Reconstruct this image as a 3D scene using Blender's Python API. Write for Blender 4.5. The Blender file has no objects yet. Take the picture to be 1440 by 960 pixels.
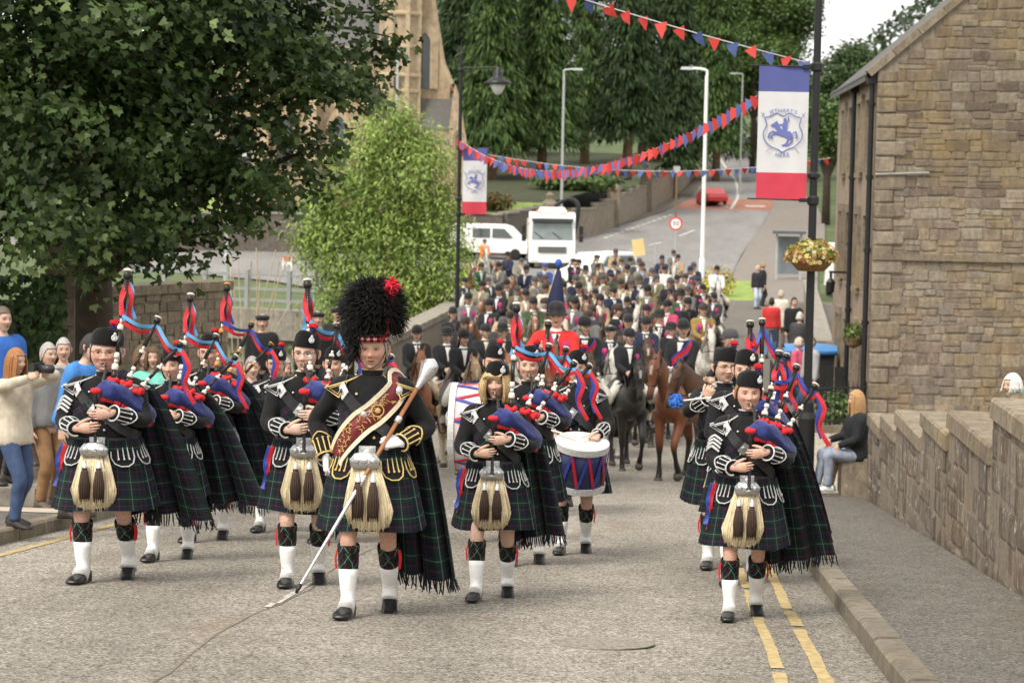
import bpy, bmesh, math, random
import numpy as np
from mathutils import Vector, Matrix
R = math.radians
rnd = random.Random(11)
rng = np.random.default_rng(5)
sc = bpy.context.scene
COL = sc.collection

# ---------------------------------------------------------------- camera, world, sun, exposure
YAW, PITCH, ROLL = R(4.08), R(4.18), R(1.1)
EYE = Vector((0, 0, 1.6))
CM = Matrix.Rotation(YAW, 4, 'Z') @ Matrix.Rotation(R(90) - PITCH, 4, 'X') @ Matrix.Rotation(ROLL, 4, 'Z')
cd = bpy.data.cameras.new('camera')
cam = bpy.data.objects.new('camera', cd)
COL.objects.link(cam)
cam.matrix_world = Matrix.Translation(EYE) @ CM
cd.lens = 78.75; cd.sensor_width = 36; cd.clip_end = 3000; cd.clip_start = .3
cd.dof.use_dof = True; cd.dof.focus_distance = 15.4; cd.dof.aperture_fstop = 4.6
sc.camera = cam
w = bpy.data.worlds.new('World'); sc.world = w; w.use_nodes = True
nt = w.node_tree; nt.nodes.clear()
sky = nt.nodes.new('ShaderNodeTexSky'); sky.sky_type = 'NISHITA'; sky.sun_disc = False
SUN_EL, SUN_AZ = 52, 215
sky.sun_elevation = R(SUN_EL); sky.sun_rotation = R(SUN_AZ); sky.air_density = 1.4; sky.dust_density = 5; sky.ozone_density = .6
hs = nt.nodes.new('ShaderNodeHueSaturation'); hs.inputs['Saturation'].default_value = .22
tint = nt.nodes.new('ShaderNodeMixRGB'); tint.blend_type = 'MULTIPLY'; tint.inputs[0].default_value = 1
tint.inputs[2].default_value = (1.0, .97, .91, 1)
bg = nt.nodes.new('ShaderNodeBackground'); bg.inputs[1].default_value = .13
wo = nt.nodes.new('ShaderNodeOutputWorld')
nt.links.new(sky.outputs[0], hs.inputs['Color']); nt.links.new(hs.outputs[0], tint.inputs[1])
tc = nt.nodes.new('ShaderNodeTexCoord'); cn = nt.nodes.new('ShaderNodeTexNoise'); cn.inputs['Scale'].default_value = 3.2; cn.inputs['Detail'].default_value = 5
cr_ = nt.nodes.new('ShaderNodeValToRGB'); cr_.color_ramp.elements[0].position = .3; cr_.color_ramp.elements[0].color = (5.2, 5.2, 5.2, 1); cr_.color_ramp.elements[1].position = .7; cr_.color_ramp.elements[1].color = (6.6, 6.5, 6.35, 1)
cl_ = nt.nodes.new('ShaderNodeMixRGB'); cl_.inputs[0].default_value = .72                     # thin unbroken cloud over the sky
nt.links.new(tc.outputs['Generated'], cn.inputs['Vector']); nt.links.new(cn.outputs['Fac'], cr_.inputs[0]); nt.links.new(tint.outputs[0], cl_.inputs[1]); nt.links.new(cr_.outputs[0], cl_.inputs[2])
nt.links.new(cl_.outputs[0], bg.inputs[0]); nt.links.new(bg.outputs[0], wo.inputs[0])
sd = bpy.data.lights.new('sun', 'SUN'); sd.energy = 1.3; sd.angle = R(20); sd.color = (1, .95, .86)
sun = bpy.data.objects.new('sun', sd); COL.objects.link(sun)
sun.rotation_euler = (R(90 - SUN_EL), 0, R(180 - SUN_AZ))
sc.view_settings.view_transform = 'Standard'; sc.view_settings.look = 'None'
sc.view_settings.exposure = 1.10; sc.view_settings.gamma = 1; sc.view_settings.use_curve_mapping = False
sc.cycles.use_denoising = True
sc.cycles.max_bounces = 6; sc.cycles.diffuse_bounces = 3; sc.cycles.glossy_bounces = 2; sc.cycles.transmission_bounces = 4; sc.cycles.transparent_max_bounces = 6

# ---------------------------------------------------------------- layout helpers
_gy = [-60, 0, 8, 30, 36, 42, 50, 60, 80, 100, 120, 150, 170, 185, 205, 230, 260, 300, 360, 420, 700]
_gz = [5.2, 0, -.70, -2.62, -3.05, -3.28, -3.42, -3.5, -3.5, -3.42, -3.2, -2.6, -1.6, -.65, .75, 2.7, 5.2, 9, 14.5, 20, 46]
def g(y): return float(np.interp(y, _gy, _gz))
def W(px, py, D):
    return EYE + CM.to_3x3() @ Vector(((px - 720) / 3150 * D, -(py - 480) / 3150 * D, -D))
def G(px, D, dz=0.0):
    """the spot on the street that lies D metres ahead and in the direction of column px"""
    lo, hi = -1500.0, 3500.0
    for _ in range(40):
        m = (lo + hi) / 2
        p = W(px, m, D)
        if p.z > g(p.y) + dz: lo = m
        else: hi = m
    return p

# ---------------------------------------------------------------- mesh helpers
class MB:
    def __init__(s): s.v = []; s.f = []; s.m = []; s.uv = []; s.c = []; s.hasuv = False; s.hasc = False
    def add(s, v, f, mi=0, uv=None, col=None, M=None):
        b = len(s.v)
        if M is not None: v = [M @ Vector(p) for p in v]
        s.v += [tuple(p) for p in v]
        s.f += [tuple(b + i for i in q) for q in f]
        s.m += [mi] * len(f)
        if uv is not None: s.hasuv = True; s.uv += list(uv)
        else: s.uv += [(0, 0)] * len(v)
        if col is not None:
            s.hasc = True
            s.c += (list(col) if isinstance(col, list) else [tuple(col)] * len(v))
        else: s.c += [(1, 1, 1, 1)] * len(v)
        return s
    def merge(s, o, M=None):
        b = len(s.v)
        s.v += [tuple(M @ Vector(p)) for p in o.v] if M is not None else o.v
        s.f += [tuple(b + i for i in q) for q in o.f]; s.m += o.m; s.uv += o.uv; s.c += o.c
        s.hasuv |= o.hasuv; s.hasc |= o.hasc
        return s
    def box(s, c, size, mi=0, M=None, col=None, taper=1.0):
        x, y, z = size[0] / 2, size[1] / 2, size[2] / 2
        v = [(c[0] + a * x * (taper if k > 0 else 1), c[1] + b_ * y * (taper if k > 0 else 1), c[2] + k * z) for k in (-1, 1) for b_ in (-1, 1) for a in (-1, 1)]
        return s.add(v, [(0, 2, 3, 1), (4, 5, 7, 6), (0, 1, 5, 4), (2, 6, 7, 3), (0, 4, 6, 2), (1, 3, 7, 5)], mi, None, col, M)
    def tube(s, pts, rad, n=8, mi=0, cap=True, up=None, col=None, uvs=None, M=None):
        """sections swept along pts; rad is a number, a list of numbers or of (rx, ry)"""
        P = [Vector(p) for p in pts]; k = len(P)
        if not isinstance(rad, (list, tuple)): rad = [rad] * k
        V = []; uv = []
        T = [(P[min(i + 1, k - 1)] - P[max(i - 1, 0)]).normalized() for i in range(k)]
        a = Vector(up) if up is not None else (Vector((0, 0, 1)) if abs(T[0].z) < .9 else Vector((0, 1, 0)))
        L = 0
        for i in range(k):
            t = T[i]
            x = a.cross(t)
            if x.length < 1e-5: x = Vector((1, 0, 0)).cross(t)
            x.normalize(); yv = t.cross(x).normalized(); a = yv
            r = rad[i]; rx, ry = (r if isinstance(r, (list, tuple)) else (r, r))
            if i: L += (P[i] - P[i - 1]).length
            for j in range(n):
                an = 2 * math.pi * j / n
                V.append(P[i] + x * (rx * math.cos(an)) + yv * (ry * math.sin(an)))
                uv.append((j / n * 2 * math.pi * (rx + ry) / 2 if uvs else 0, L))
        Fc = [(i * n + j, i * n + (j + 1) % n, (i + 1) * n + (j + 1) % n, (i + 1) * n + j) for i in range(k - 1) for j in range(n)]
        if cap: Fc += [tuple(range(n))[::-1], tuple((k - 1) * n + j for j in range(n))]
        return s.add(V, Fc, mi, uv if uvs else None, col, M)
    def lathe(s, prof, n=12, mi=0, M=None, col=None):
        V = [(r * math.cos(2 * math.pi * j / n), r * math.sin(2 * math.pi * j / n), z) for r, z in prof for j in range(n)]
        k = len(prof)
        Fc = [(i * n + j, i * n + (j + 1) % n, (i + 1) * n + (j + 1) % n, (i + 1) * n + j) for i in range(k - 1) for j in range(n)]
        Fc += [tuple(range(n))[::-1], tuple((k - 1) * n + j for j in range(n))]
        return s.add(V, Fc, mi, None, col, M)
    def ell(s, c, r, n=12, m=8, mi=0, M=None, col=None):
        V = [(c[0], c[1], c[2] - r[2])]
        for i in range(1, m):
            ph = -math.pi / 2 + math.pi * i / m
            for j in range(n):
                an = 2 * math.pi * j / n
                V.append((c[0] + r[0] * math.cos(ph) * math.cos(an), c[1] + r[1] * math.cos(ph) * math.sin(an), c[2] + r[2] * math.sin(ph)))
        V.append((c[0], c[1], c[2] + r[2]))
        Fc = [(0, 1 + (j + 1) % n, 1 + j) for j in range(n)]
        Fc += [(1 + i * n + j, 1 + i * n + (j + 1) % n, 1 + (i + 1) * n + (j + 1) % n, 1 + (i + 1) * n + j) for i in range(m - 2) for j in range(n)]
        e = 1 + (m - 2) * n; Fc += [(e + j, e + (j + 1) % n, len(V) - 1) for j in range(n)]
        return s.add(V, Fc, mi, None, col, M)
    def grid(s, nu, nv, fn, mi=0, uvf=None, col=None, M=None, closed=False):
        V = []; uv = []
        for j in range(nv):
            for i in range(nu):
                u, v = i / (nu if closed else nu - 1), j / (nv - 1)
                V.append(fn(u, v)); uv.append(uvf(u, v) if uvf else (u, v))
        Fc = []
        for j in range(nv - 1):
            for i in range(nu if closed else nu - 1):
                Fc.append((j * nu + i, j * nu + (i + 1) % nu, (j + 1) * nu + (i + 1) % nu, (j + 1) * nu + i))
        return s.add(V, Fc, mi, uv, col, M)
    def prism(s, poly, d, mi=0, M=None, col=None):
        """polygon in the XZ plane, extruded from y=0 to y=d"""
        n = len(poly)
        V = [(x, 0, z) for x, z in poly] + [(x, d, z) for x, z in poly]
        Fc = [tuple(range(n)), tuple(range(n, 2 * n))[::-1]] + [(i, i + n, (i + 1) % n + n, (i + 1) % n) for i in range(n)]
        return s.add(V, Fc, mi, None, col, M)
    def mesh(s, name, mats, smooth=False):
        me = bpy.data.meshes.new(name)
        me.from_pydata(s.v, [], s.f); me.validate(verbose=False)
        for m in (mats if isinstance(mats, (list, tuple)) else [mats]): me.materials.append(m)
        if len(me.polygons) == len(s.f):
            me.polygons.foreach_set('material_index', s.m)
        if smooth: me.polygons.foreach_set('use_smooth', [True] * len(me.polygons))
        li = np.zeros(len(me.loops), dtype=np.int32); me.loops.foreach_get('vertex_index', li)
        if s.hasuv:
            ul = me.uv_layers.new(name='UVMap'); ul.data.foreach_set('uv', np.array(s.uv, dtype=np.float32)[li].ravel())
        if s.hasc:
            ca = me.color_attributes.new('tint', 'FLOAT_COLOR', 'POINT'); ca.data.foreach_set('color', np.array(s.c, dtype=np.float32).ravel())
        me.update()
        return me
    def build(s, name, mats, parent=None, smooth=False):
        return ob(name, s.mesh(name, mats, smooth), parent)

def ob(name, data, parent=None, loc=None, rz=None, scale=None, M=None):
    o = bpy.data.objects.new(name, data); COL.objects.link(o)
    if parent is not None: o.parent = parent
    if loc is not None: o.location = loc
    if rz is not None: o.rotation_euler = (0, 0, rz)
    if scale is not None: o.scale = scale if isinstance(scale, (tuple, list, Vector)) else (scale,) * 3
    if M is not None: o.matrix_basis = M
    return o
def tag(o, label=None, cat=None, group=None, kind=None):
    if label: o['label'] = label
    if cat: o['category'] = cat
    if group: o['group'] = group
    if kind: o['kind'] = kind
    return o
def thing(name, label, cat, loc=(0, 0, 0), rz=0, group=None, scale=1):
    return tag(ob(name, None, None, loc, rz, scale), label, cat, group)
def np_mesh(name, V, Fa, mats, col=None, smooth=False):
    """V (N,3), Fa (M,k) from numpy"""
    me = bpy.data.meshes.new(name); k = Fa.shape[1]
    me.vertices.add(len(V)); me.vertices.foreach_set('co', V.astype(np.float32).ravel())
    me.loops.add(Fa.size); me.loops.foreach_set('vertex_index', Fa.astype(np.int32).ravel())
    me.polygons.add(len(Fa)); me.polygons.foreach_set('loop_start', np.arange(0, Fa.size, k, dtype=np.int32))
    me.update(calc_edges=True)
    for m in (mats if isinstance(mats, (list, tuple)) else [mats]): me.materials.append(m)
    if col is not None:
        ca = me.color_attributes.new('tint', 'FLOAT_COLOR', 'POINT'); ca.data.foreach_set('color', col.astype(np.float32).ravel())
    if smooth: me.polygons.foreach_set('use_smooth', [True] * len(Fa))
    me.update()
    return me
def remesh(mb, voxel, smooth=4, name='body'):
    """weld everything in mb into one continuous skin"""
    me = bpy.data.meshes.new('weld'); me.from_pydata(mb.v, [], mb.f)
    o = bpy.data.objects.new('weld', me); COL.objects.link(o)
    m = o.modifiers.new('r', 'REMESH'); m.mode = 'VOXEL'; m.voxel_size = voxel; m.use_smooth_shade = True
    if smooth:
        m = o.modifiers.new('s', 'SMOOTH'); m.iterations = smooth; m.factor = .5
    dg = bpy.context.evaluated_depsgraph_get()
    r = bpy.data.meshes.new_from_object(o.evaluated_get(dg)); r.name = name
    bpy.data.objects.remove(o); bpy.data.meshes.remove(me)
    return r
def to_mb(me, col=None):
    v = np.zeros(len(me.vertices) * 3, dtype=np.float32); me.vertices.foreach_get('co', v)
    b = MB(); b.add([tuple(p) for p in v.reshape(-1, 3)], [tuple(p.vertices) for p in me.polygons], 0, None, col)
    bpy.data.meshes.remove(me)
    return b
def spline(pts, n=4):
    """Catmull-Rom through tuples of any width"""
    P = [np.array(p, float) for p in pts]; out = []
    for i in range(len(P) - 1):
        p0, p1, p2, p3 = P[max(i - 1, 0)], P[i], P[i + 1], P[min(i + 2, len(P) - 1)]
        for k in range(n):
            t = k / n
            out.append(.5 * (2 * p1 + (p2 - p0) * t + (2 * p0 - 5 * p1 + 4 * p2 - p3) * t * t + (3 * p1 - p0 - 3 * p2 + p3) * t ** 3))
    out.append(P[-1])
    return out

# ---------------------------------------------------------------- materials
def nodes(name):
    m = bpy.data.materials.new(name); m.use_nodes = True
    n = m.node_tree; b = n.nodes['Principled BSDF']
    return m, n, b
def lk(n, a, b): n.links.new(a, b)
def mix(n, t, fac, a, b):
    x = n.nodes.new('ShaderNodeMixRGB'); x.blend_type = t
    for i, v in enumerate((fac, a, b)):
        if isinstance(v, (int, float)): x.inputs[i].default_value = v if i == 0 else (v, v, v, 1)
        elif isinstance(v, tuple): x.inputs[i].default_value = (*v[:3], 1)
        else: lk(n, v, x.inputs[i])
    return x.outputs[0]
def noise(n, scale, detail=3, co=None, stretch=None, rough=.55):
    x = n.nodes.new('ShaderNodeTexNoise'); x.inputs['Scale'].default_value = scale; x.inputs['Detail'].default_value = detail; x.inputs['Roughness'].default_value = rough
    if co is not None:
        if stretch:
            mp = n.nodes.new('ShaderNodeMapping'); mp.inputs['Scale'].default_value = stretch; lk(n, co, mp.inputs[0]); co = mp.outputs[0]
        lk(n, co, x.inputs['Vector'])
    return x.outputs['Fac']
def ramp(n, fac, stops, const=False):
    x = n.nodes.new('ShaderNodeValToRGB'); cr = x.color_ramp
    if const: cr.interpolation = 'CONSTANT'
    while len(cr.elements) < len(stops): cr.elements.new(.5)
    for e, (p, c) in zip(cr.elements, stops):
        e.position = p; e.color = (c, c, c, 1) if isinstance(c, (int, float)) else (*c[:3], 1)
    lk(n, fac, x.inputs[0])
    return x.outputs[0]
def bump(n, b, h, strength, dist=.02):
    x = n.nodes.new('ShaderNodeBump'); x.inputs['Strength'].default_value = strength; x.inputs['Distance'].default_value = dist
    lk(n, h, x.inputs['Height']); lk(n, x.outputs[0], b.inputs['Normal'])
def coord(n, kind='Object'):
    return n.nodes.new('ShaderNodeTexCoord').outputs[kind]
_mats = {}
def M(name, col=(.5, .5, .5), rough=.7, var=.2, scale=15, bmp=0, bscale=60, metal=0, spec=.4, rand=0, attr=False, trans=0, sheen=0, coat=0):
    if name in _mats: return _mats[name]
    m, n, b = nodes(name); co = coord(n)
    base = (*col, 1)
    if attr:
        a = n.nodes.new('ShaderNodeAttribute'); a.attribute_name = 'tint'
        c = mix(n, 'MULTIPLY', 1, a.outputs['Color'], tuple(col))
    else:
        rgb = n.nodes.new('ShaderNodeRGB'); rgb.outputs[0].default_value = base; c = rgb.outputs[0]
    if var:
        f = ramp(n, noise(n, scale, 4, co), [(.25, 1 - var), (.75, 1 + var)])
        c = mix(n, 'MULTIPLY', 1, c, f)
    if rand:
        oi = n.nodes.new('ShaderNodeObjectInfo')
        c = mix(n, 'MULTIPLY', 1, c, ramp(n, oi.outputs['Random'], [(0, 1 - rand), (1, 1 + rand)]))
    lk(n, c, b.inputs['Base Color'])
    b.inputs['Roughness'].default_value = rough; b.inputs['Metallic'].default_value = metal
    b.inputs['Specular IOR Level'].default_value = spec
    if sheen: b.inputs['Sheen Weight'].default_value = sheen
    if coat: b.inputs['Coat Weight'].default_value = coat
    if bmp: bump(n, b, noise(n, bscale, 4, co, (1.5, 1.5, .45) if bscale < 30 and bmp > .5 else None), bmp * (.6 if bscale < 30 and bmp > .5 else 1))
    if trans:
        tr = n.nodes.new('ShaderNodeBsdfTranslucent'); lk(n, c, tr.inputs['Color'])
        ms = n.nodes.new('ShaderNodeMixShader'); ms.inputs[0].default_value = trans
        out = n.nodes['Material Output']; lk(n, b.outputs[0], ms.inputs[1]); lk(n, tr.outputs[0], ms.inputs[2]); lk(n, ms.outputs[0], out.inputs[0])
    _mats[name] = m
    return m
def mat_tartan(name, S, argyle=False):
    m, n, b = nodes(name); uv = coord(n, 'UV')
    if argyle:
        mp = n.nodes.new('ShaderNodeMapping'); mp.inputs['Rotation'].default_value = (0, 0, R(45)); mp.inputs['Scale'].default_value = (1.25, .8, 1); lk(n, uv, mp.inputs[0]); uv = mp.outputs[0]
    sx = n.nodes.new('ShaderNodeSeparateXYZ'); lk(n, uv, sx.inputs[0])
    navy, blk, grn, wht, red = (.0045, .0065, .016), (.004, .004, .006), (.0035, .017, .011), (.11, .18, .145), (.15, .014, .02)
    st = [(0, navy), (.17, blk), (.25, grn), (.44, wht), (.475, grn), (.66, blk), (.74, navy), (.86, red), (.885, navy)]
    if argyle: st = [(0, blk), (.2, grn), (.46, (.26, .36, .31)), (.51, grn), (.72, blk), (.9, red), (.96, blk)]
    o = []
    for k in ('X', 'Y'):
        d = n.nodes.new('ShaderNodeMath'); d.operation = 'DIVIDE'; d.inputs[1].default_value = S; lk(n, sx.outputs[k], d.inputs[0])
        fr = n.nodes.new('ShaderNodeMath'); fr.operation = 'FRACT'; lk(n, d.outputs[0], fr.inputs[0])
        o.append(ramp(n, fr.outputs[0], st, True))
    c = mix(n, 'MIX', .5, o[0], o[1])
    f = ramp(n, noise(n, 9, 3, coord(n)), [(.3, .75), (.7, 1.25)])
    lk(n, mix(n, 'MULTIPLY', 1, c, f), b.inputs['Base Color'])
    b.inputs['Roughness'].default_value = .85; b.inputs['Specular IOR Level'].default_value = .2; b.inputs['Sheen Weight'].default_value = .05
    bump(n, b, noise(n, 260, 2, coord(n)), .25, .004)
    return m
def mat_road(name, c0, c1, dark, patch=.25, grain=70):
    m, n, b = nodes(name); co = coord(n)
    vo = n.nodes.new('ShaderNodeTexVoronoi'); vo.inputs['Scale'].default_value = grain; lk(n, co, vo.inputs['Vector'])
    sep = n.nodes.new('ShaderNodeSeparateColor'); lk(n, vo.outputs['Color'], sep.inputs[0])
    chip = ramp(n, sep.outputs[0], [(0, dark), (.3, c0), (.75, c1), (1, tuple(min(1, x * 1.5) for x in c1))])
    big = ramp(n, noise(n, .55, 5, co, (1, .25, 1)), [(.3, 1 - patch), (.7, 1 + patch * .6)])
    mid = ramp(n, noise(n, 3.5, 4, co), [(.3, .88), (.7, 1.08)])
    c = mix(n, 'MULTIPLY', 1, mix(n, 'MULTIPLY', 1, chip, big), mid)
    stain = ramp(n, noise(n, .9, 4, co, (1, .18, 1)), [(.60, 0), (.72, .55)])
    c = mix(n, 'MIX', stain, c, (c0[0] * .95, c0[1] * .80, c0[2] * .58))
    lk(n, c, b.inputs['Base Color']); b.inputs['Roughness'].default_value = .9; b.inputs['Specular IOR Level'].default_value = .25
    bump(n, b, vo.outputs['Distance'], .6, .008)
    return m
def mat_stone(name, cols, moss=.0, lich=.0, streak=0, rand=True, grain=14, tint=False):
    """weathered stone: one tone per piece, darker crust, pale lichen, ochre bloom"""
    m, n, b = nodes(name); co = coord(n)
    geo = n.nodes.new('ShaderNodeNewGeometry').outputs['Position']
    oi = n.nodes.new('ShaderNodeObjectInfo')
    if tint:
        a = n.nodes.new('ShaderNodeAttribute'); a.attribute_name = 'tint'; src = a.outputs['Fac']
    else: src = oi.outputs['Random'] if rand else noise(n, 1.6, 3, geo)
    k = len(cols)
    c = ramp(n, src, [(i / max(k - 1, 1), cc) for i, cc in enumerate(cols)])
    f = ramp(n, noise(n, grain, 6, geo, None, .65), [(.28, .62), (.5, 1), (.75, 1.22)])
    c = mix(n, 'MULTIPLY', 1, c, f)
    if moss:
        mk = ramp(n, noise(n, .55, 6, geo, None, .7), [(.50, 0), (.66, moss)])
        c = mix(n, 'MIX', mk, c, (.36, .24, .07))
    if streak:
        mk = ramp(n, noise(n, 7, 5, geo, (1, 1, .22), .7), [(.42, 0), (.62, streak)])
        c = mix(n, 'MIX', mk, c, (.055, .045, .038))
    if lich:
        mk = ramp(n, noise(n, 16, 5, geo, (1, 1, .45), .7), [(.58, 0), (.66, lich)])
        c = mix(n, 'MIX', mk, c, (.52, .50, .44))
    lk(n, c, b.inputs['Base Color']); b.inputs['Roughness'].default_value = .92; b.inputs['Specular IOR Level'].default_value = .2
    bump(n, b, noise(n, grain * 2.2, 6, geo, None, .7), .7, .02)
    return m
# ================================================================ SETTING
m_road = mat_road('road_chippings', (.195, .173, .142), (.325, .292, .245), (.06, .052, .042), .36, 72)
m_path = mat_road('path_asphalt', (.115, .102, .086), (.175, .158, .135), (.04, .035, .03), .15, 80)
m_farroad = mat_road('far_asphalt', (.19, .182, .172), (.25, .24, .23), (.11, .105, .10), .15, 30)
m_redpatch = mat_road('red_surfacing', (.30, .13, .09), (.36, .17, .12), (.16, .07, .05), .2, 30)
m_paving = mat_road('pale_paving', (.32, .27, .21), (.40, .35, .28), (.20, .17, .13), .12, 25)
m_kerb = mat_stone('kerb_stone', [(.17, .145, .11), (.23, .20, .155), (.27, .235, .18)], .1, .1, .25)
m_grass = M('grass', (.21, .28, .06), .95, .35, 1.2, .5, 30)
m_field = M('rough_ground', (.075, .10, .035), .95, .4, .4)
m_yel = M('yellow_line_paint', (.40, .30, .14), .9, .4, 18)
m_wht = M('road_paint', (.46, .44, .40), .85, .35, 12)
m_conc = mat_stone('weathered_concrete', [(.25, .22, .18), (.33, .30, .25)], 0, .15, .35, False, 5)

def sheet(name, rows, mat, nx=6, dz=.0, kind='structure', uvs=False):
    """rows of (y, xl, xr[, extra z]) laid on the street profile"""
    b = MB(); V = []
    for r in rows:
        e = r[3] if len(r) > 3 else 0
        for i in range(nx + 1):
            V.append((r[1] + (r[2] - r[1]) * i / nx, r[0], g(r[0]) + dz + e))
    Fc = [(j * (nx + 1) + i, j * (nx + 1) + i + 1, (j + 1) * (nx + 1) + i + 1, (j + 1) * (nx + 1) + i) for j in range(len(rows) - 1) for i in range(nx)]
    b.add(V, Fc); o = b.build(name, mat, None, False)
    if kind: tag(o, kind=kind)
    return o
YS = sorted(set([-8, -4] + list(np.linspace(0, 60, 31)) + list(range(60, 100, 4))))
# terrain
b = MB()
xs = [-420, -200, -110, -60, -40, -28, -20, -14, -10, -8.2, -7.4, -6.6, -4, 0, 4, 8, 14, 24, 40, 70, 120, 220, 420]
ys = [-30, -10, 0, 10, 20, 28, 33, 38, 42, 48, 56, 66, 76, 84, 92, 100, 110, 120, 130, 140, 150, 160, 170, 185, 200, 215, 230, 260, 300, 360, 420, 560, 800]
def terr(x, y):
    z = g(y) - (.3 if -7.4 < x < 5 and y < 100 else .06) if y < 430 else 20.6 - (y - 430) * .01
    if x < -7 and 36 < y < 84: z -= 2.6 * min(1, (-7 - x) / 1.4) * min(1, (y - 36) / 6) * min(1, (84 - y) / 8)
    if x > 20 and y > 90: z += (x - 20) * .10 * min(1, (y - 90) / 80)
    if x < -30 and y > 170: z += min(12, (-30 - x) * .08)
    return z
V = [(x, y, terr(x, y)) for y in ys for x in xs]
n_ = len(xs)
b.add(V, [(j * n_ + i, j * n_ + i + 1, (j + 1) * n_ + i + 1, (j + 1) * n_ + i) for j in range(len(ys) - 1) for i in range(n_ - 1)])
tag(b.build('ground', m_field), kind='structure')
# near road, pavements
sheet('road', [(y, -5.72, 1.2) for y in YS if y <= 90] + [(92, -5.7, 1.6)], m_road, 8, .0)
rp = sheet('pavement_right', [(y, 1.36, 2.5) for y in YS if y < 29] + [(29, 1.36, 2.5)], m_path, 3, .11)
sheet('paving', [(y, 1.36, 6 if y > 31 else 2.5 + (y - 29) * 1.7) for y in [29, 30, 31, 33, 35, 37, 39, 41, 43, 44.8]], m_paving, 3, .112)
sheet('pavement_far', [(y, 1.2, 4.6 + max(0, y - 60) * .06) for y in [44.8, 48, 52, 56, 60, 66, 72, 80, 88, 94]], m_path, 3, .11)
sheet('pavement_left', [(y, -9.5, -5.88) for y in YS if y <= 36], m_path, 3, .12)
# pale crossing bars on the left pavement
b = MB()
for k in range(5):
    y = 21.2 + k * 1.05
    b.add([(-9.3, y, g(y) + .126), (-5.9, y, g(y) + .126), (-5.9, y + .62, g(y + .62) + .126), (-9.3, y + .62, g(y + .62) + .126)], [(0, 1, 2, 3)])
tag(b.build('pavement_left_bars', M('pale_slabs', (.46, .38, .30), .9, .2, 3)), kind='structure')
# kerbs, stone by stone
kv = []
for q in range(4):
    b = MB(); r_ = random.Random(q)
    j = lambda a: r_.uniform(-a, a)
    x0, x1, h = 0, .16, .125
    V = [(x0, 0, -.12), (x1, 0, -.12), (x1, 1, -.12), (x0, 1, -.12)]
    V += [(x0 + .004, .006, h - .02 + j(.004)), (x1, .006, h + j(.003)), (x1, .994, h + j(.003)), (x0 + .004, .994, h - .02 + j(.004))]
    V += [(x0 + .03, .008, h + j(.004)), (x0 + .03, .992, h + j(.004))]
    b.add(V, [(0, 4, 8, 5, 1), (2, 6, 9, 7, 3), (0, 3, 7, 4), (4, 7, 9, 8), (8, 9, 6, 5), (1, 5, 6, 2)])
    kv.append(b.mesh('kerb_stone', m_kerb))
for side, X, y0, y1 in (('right', 1.2, 5.5, 70), ('left', -5.72, 11, 36)):
    root = tag(ob('kerb_' + side, None), kind='structure')
    y = y0; i = 0
    while y < y1:
        L = rnd.uniform(.8, 1.05)
        sl = math.atan2(g(y + L) - g(y), L)
        sx = 1 if side == 'right' else -1
        o = ob('kerb_stone', kv[i % 4], root)
        o.matrix_basis = Matrix.Translation((X, y, g(y) + rnd.uniform(-.004, .004))) @ Matrix.Rotation(sl, 4, 'X') @ Matrix.Diagonal((sx, L, 1, 1))
        y += L + .012; i += 1
# worn paint: double yellow lines on the right, one on the left, broken centre line
def paint(name, x, y0, y1, wd, mat, gap=.0, dx=0):
    b = MB(); n = int((y1 - y0) / .18); V = []; dr = 0
    for i in range(n + 1):
        y = y0 + (y1 - y0) * i / n; dr = dr * .9 + rnd.uniform(-.004, .004)
        V += [(x + dr - wd / 2 + rnd.uniform(-.006, .006), y, g(y) + .005), (x + dr + wd / 2 + rnd.uniform(-.006, .006), y, g(y) + .005)]
    b.add(V, [(2 * i, 2 * i + 1, 2 * i + 3, 2 * i + 2) for i in range(n) if rnd.random() > gap])
    return tag(b.build(name, mat), kind='structure')
paint('yellow_line_outer', .86, 4, 40, .08, m_yel, .03)
paint('yellow_line_inner', .62, 4, 40, .07, m_yel, .08)
paint('yellow_line_left', -5.42, 9, 44, .09, m_yel, .03)
b = MB()
for y0, y1 in ((14.2, 16.6), (20.4, 23), (27, 29.5), (34, 36)):
    y = y0
    while y < y1:
        L = rnd.uniform(.15, .4)
        if rnd.random() > .12:
            a = -2.62 + rnd.uniform(-.02, .02); h_ = .028 * rnd.uniform(.5, 1.1)
            b.add([(a - h_, y, g(y) + .005), (a + h_, y, g(y) + .005), (a + h_ * rnd.uniform(.6, 1.1), y + L, g(y + L) + .005), (a - h_ * rnd.uniform(.6, 1.1), y + L, g(y + L) + .005)], [(0, 1, 2, 3)])
        y += L
tag(b.build('centre_line', m_wht), kind='structure')
# tarred joint along the middle of the road, iron cover
b = MB(); pts = []
for k in range(60):
    y = 6 + k * .35; pts.append((-2.60 + .05 * math.sin(y * 1.3) + rnd.uniform(-.015, .015), y))
V = []
for x, y in pts:
    h_ = rnd.uniform(.003, .013); V += [(x - h_, y, g(y) + .0035), (x + h_, y, g(y) + .0035)]
b.add(V, [(2 * i, 2 * i + 1, 2 * i + 3, 2 * i + 2) for i in range(len(pts) - 1)])
tag(b.build('road_joint', M('tar_joint', (.17, .135, .095), .9, .4, 14)), kind='structure')
p = G(850, 13.3); b = MB()
b.lathe([(.0, .0), (.30, .0), (.30, .006), (.275, .007), (.27, .003), (0.01, .003)], 28)
for k in range(-3, 4): b.box((k * .07, 0, .004), (.03, .4 - abs(k) * .06, .004))
o = b.build('manhole_cover', M('worn_iron', (.235, .208, .17), .9, .45, 26, .5, 60)); o.location = p + Vector((0, 0, .003)); o.rotation_euler = (math.atan(-.0873), 0, .2)
tag(o, 'round worn iron manhole cover set in the road in front', 'manhole cover')

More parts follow.
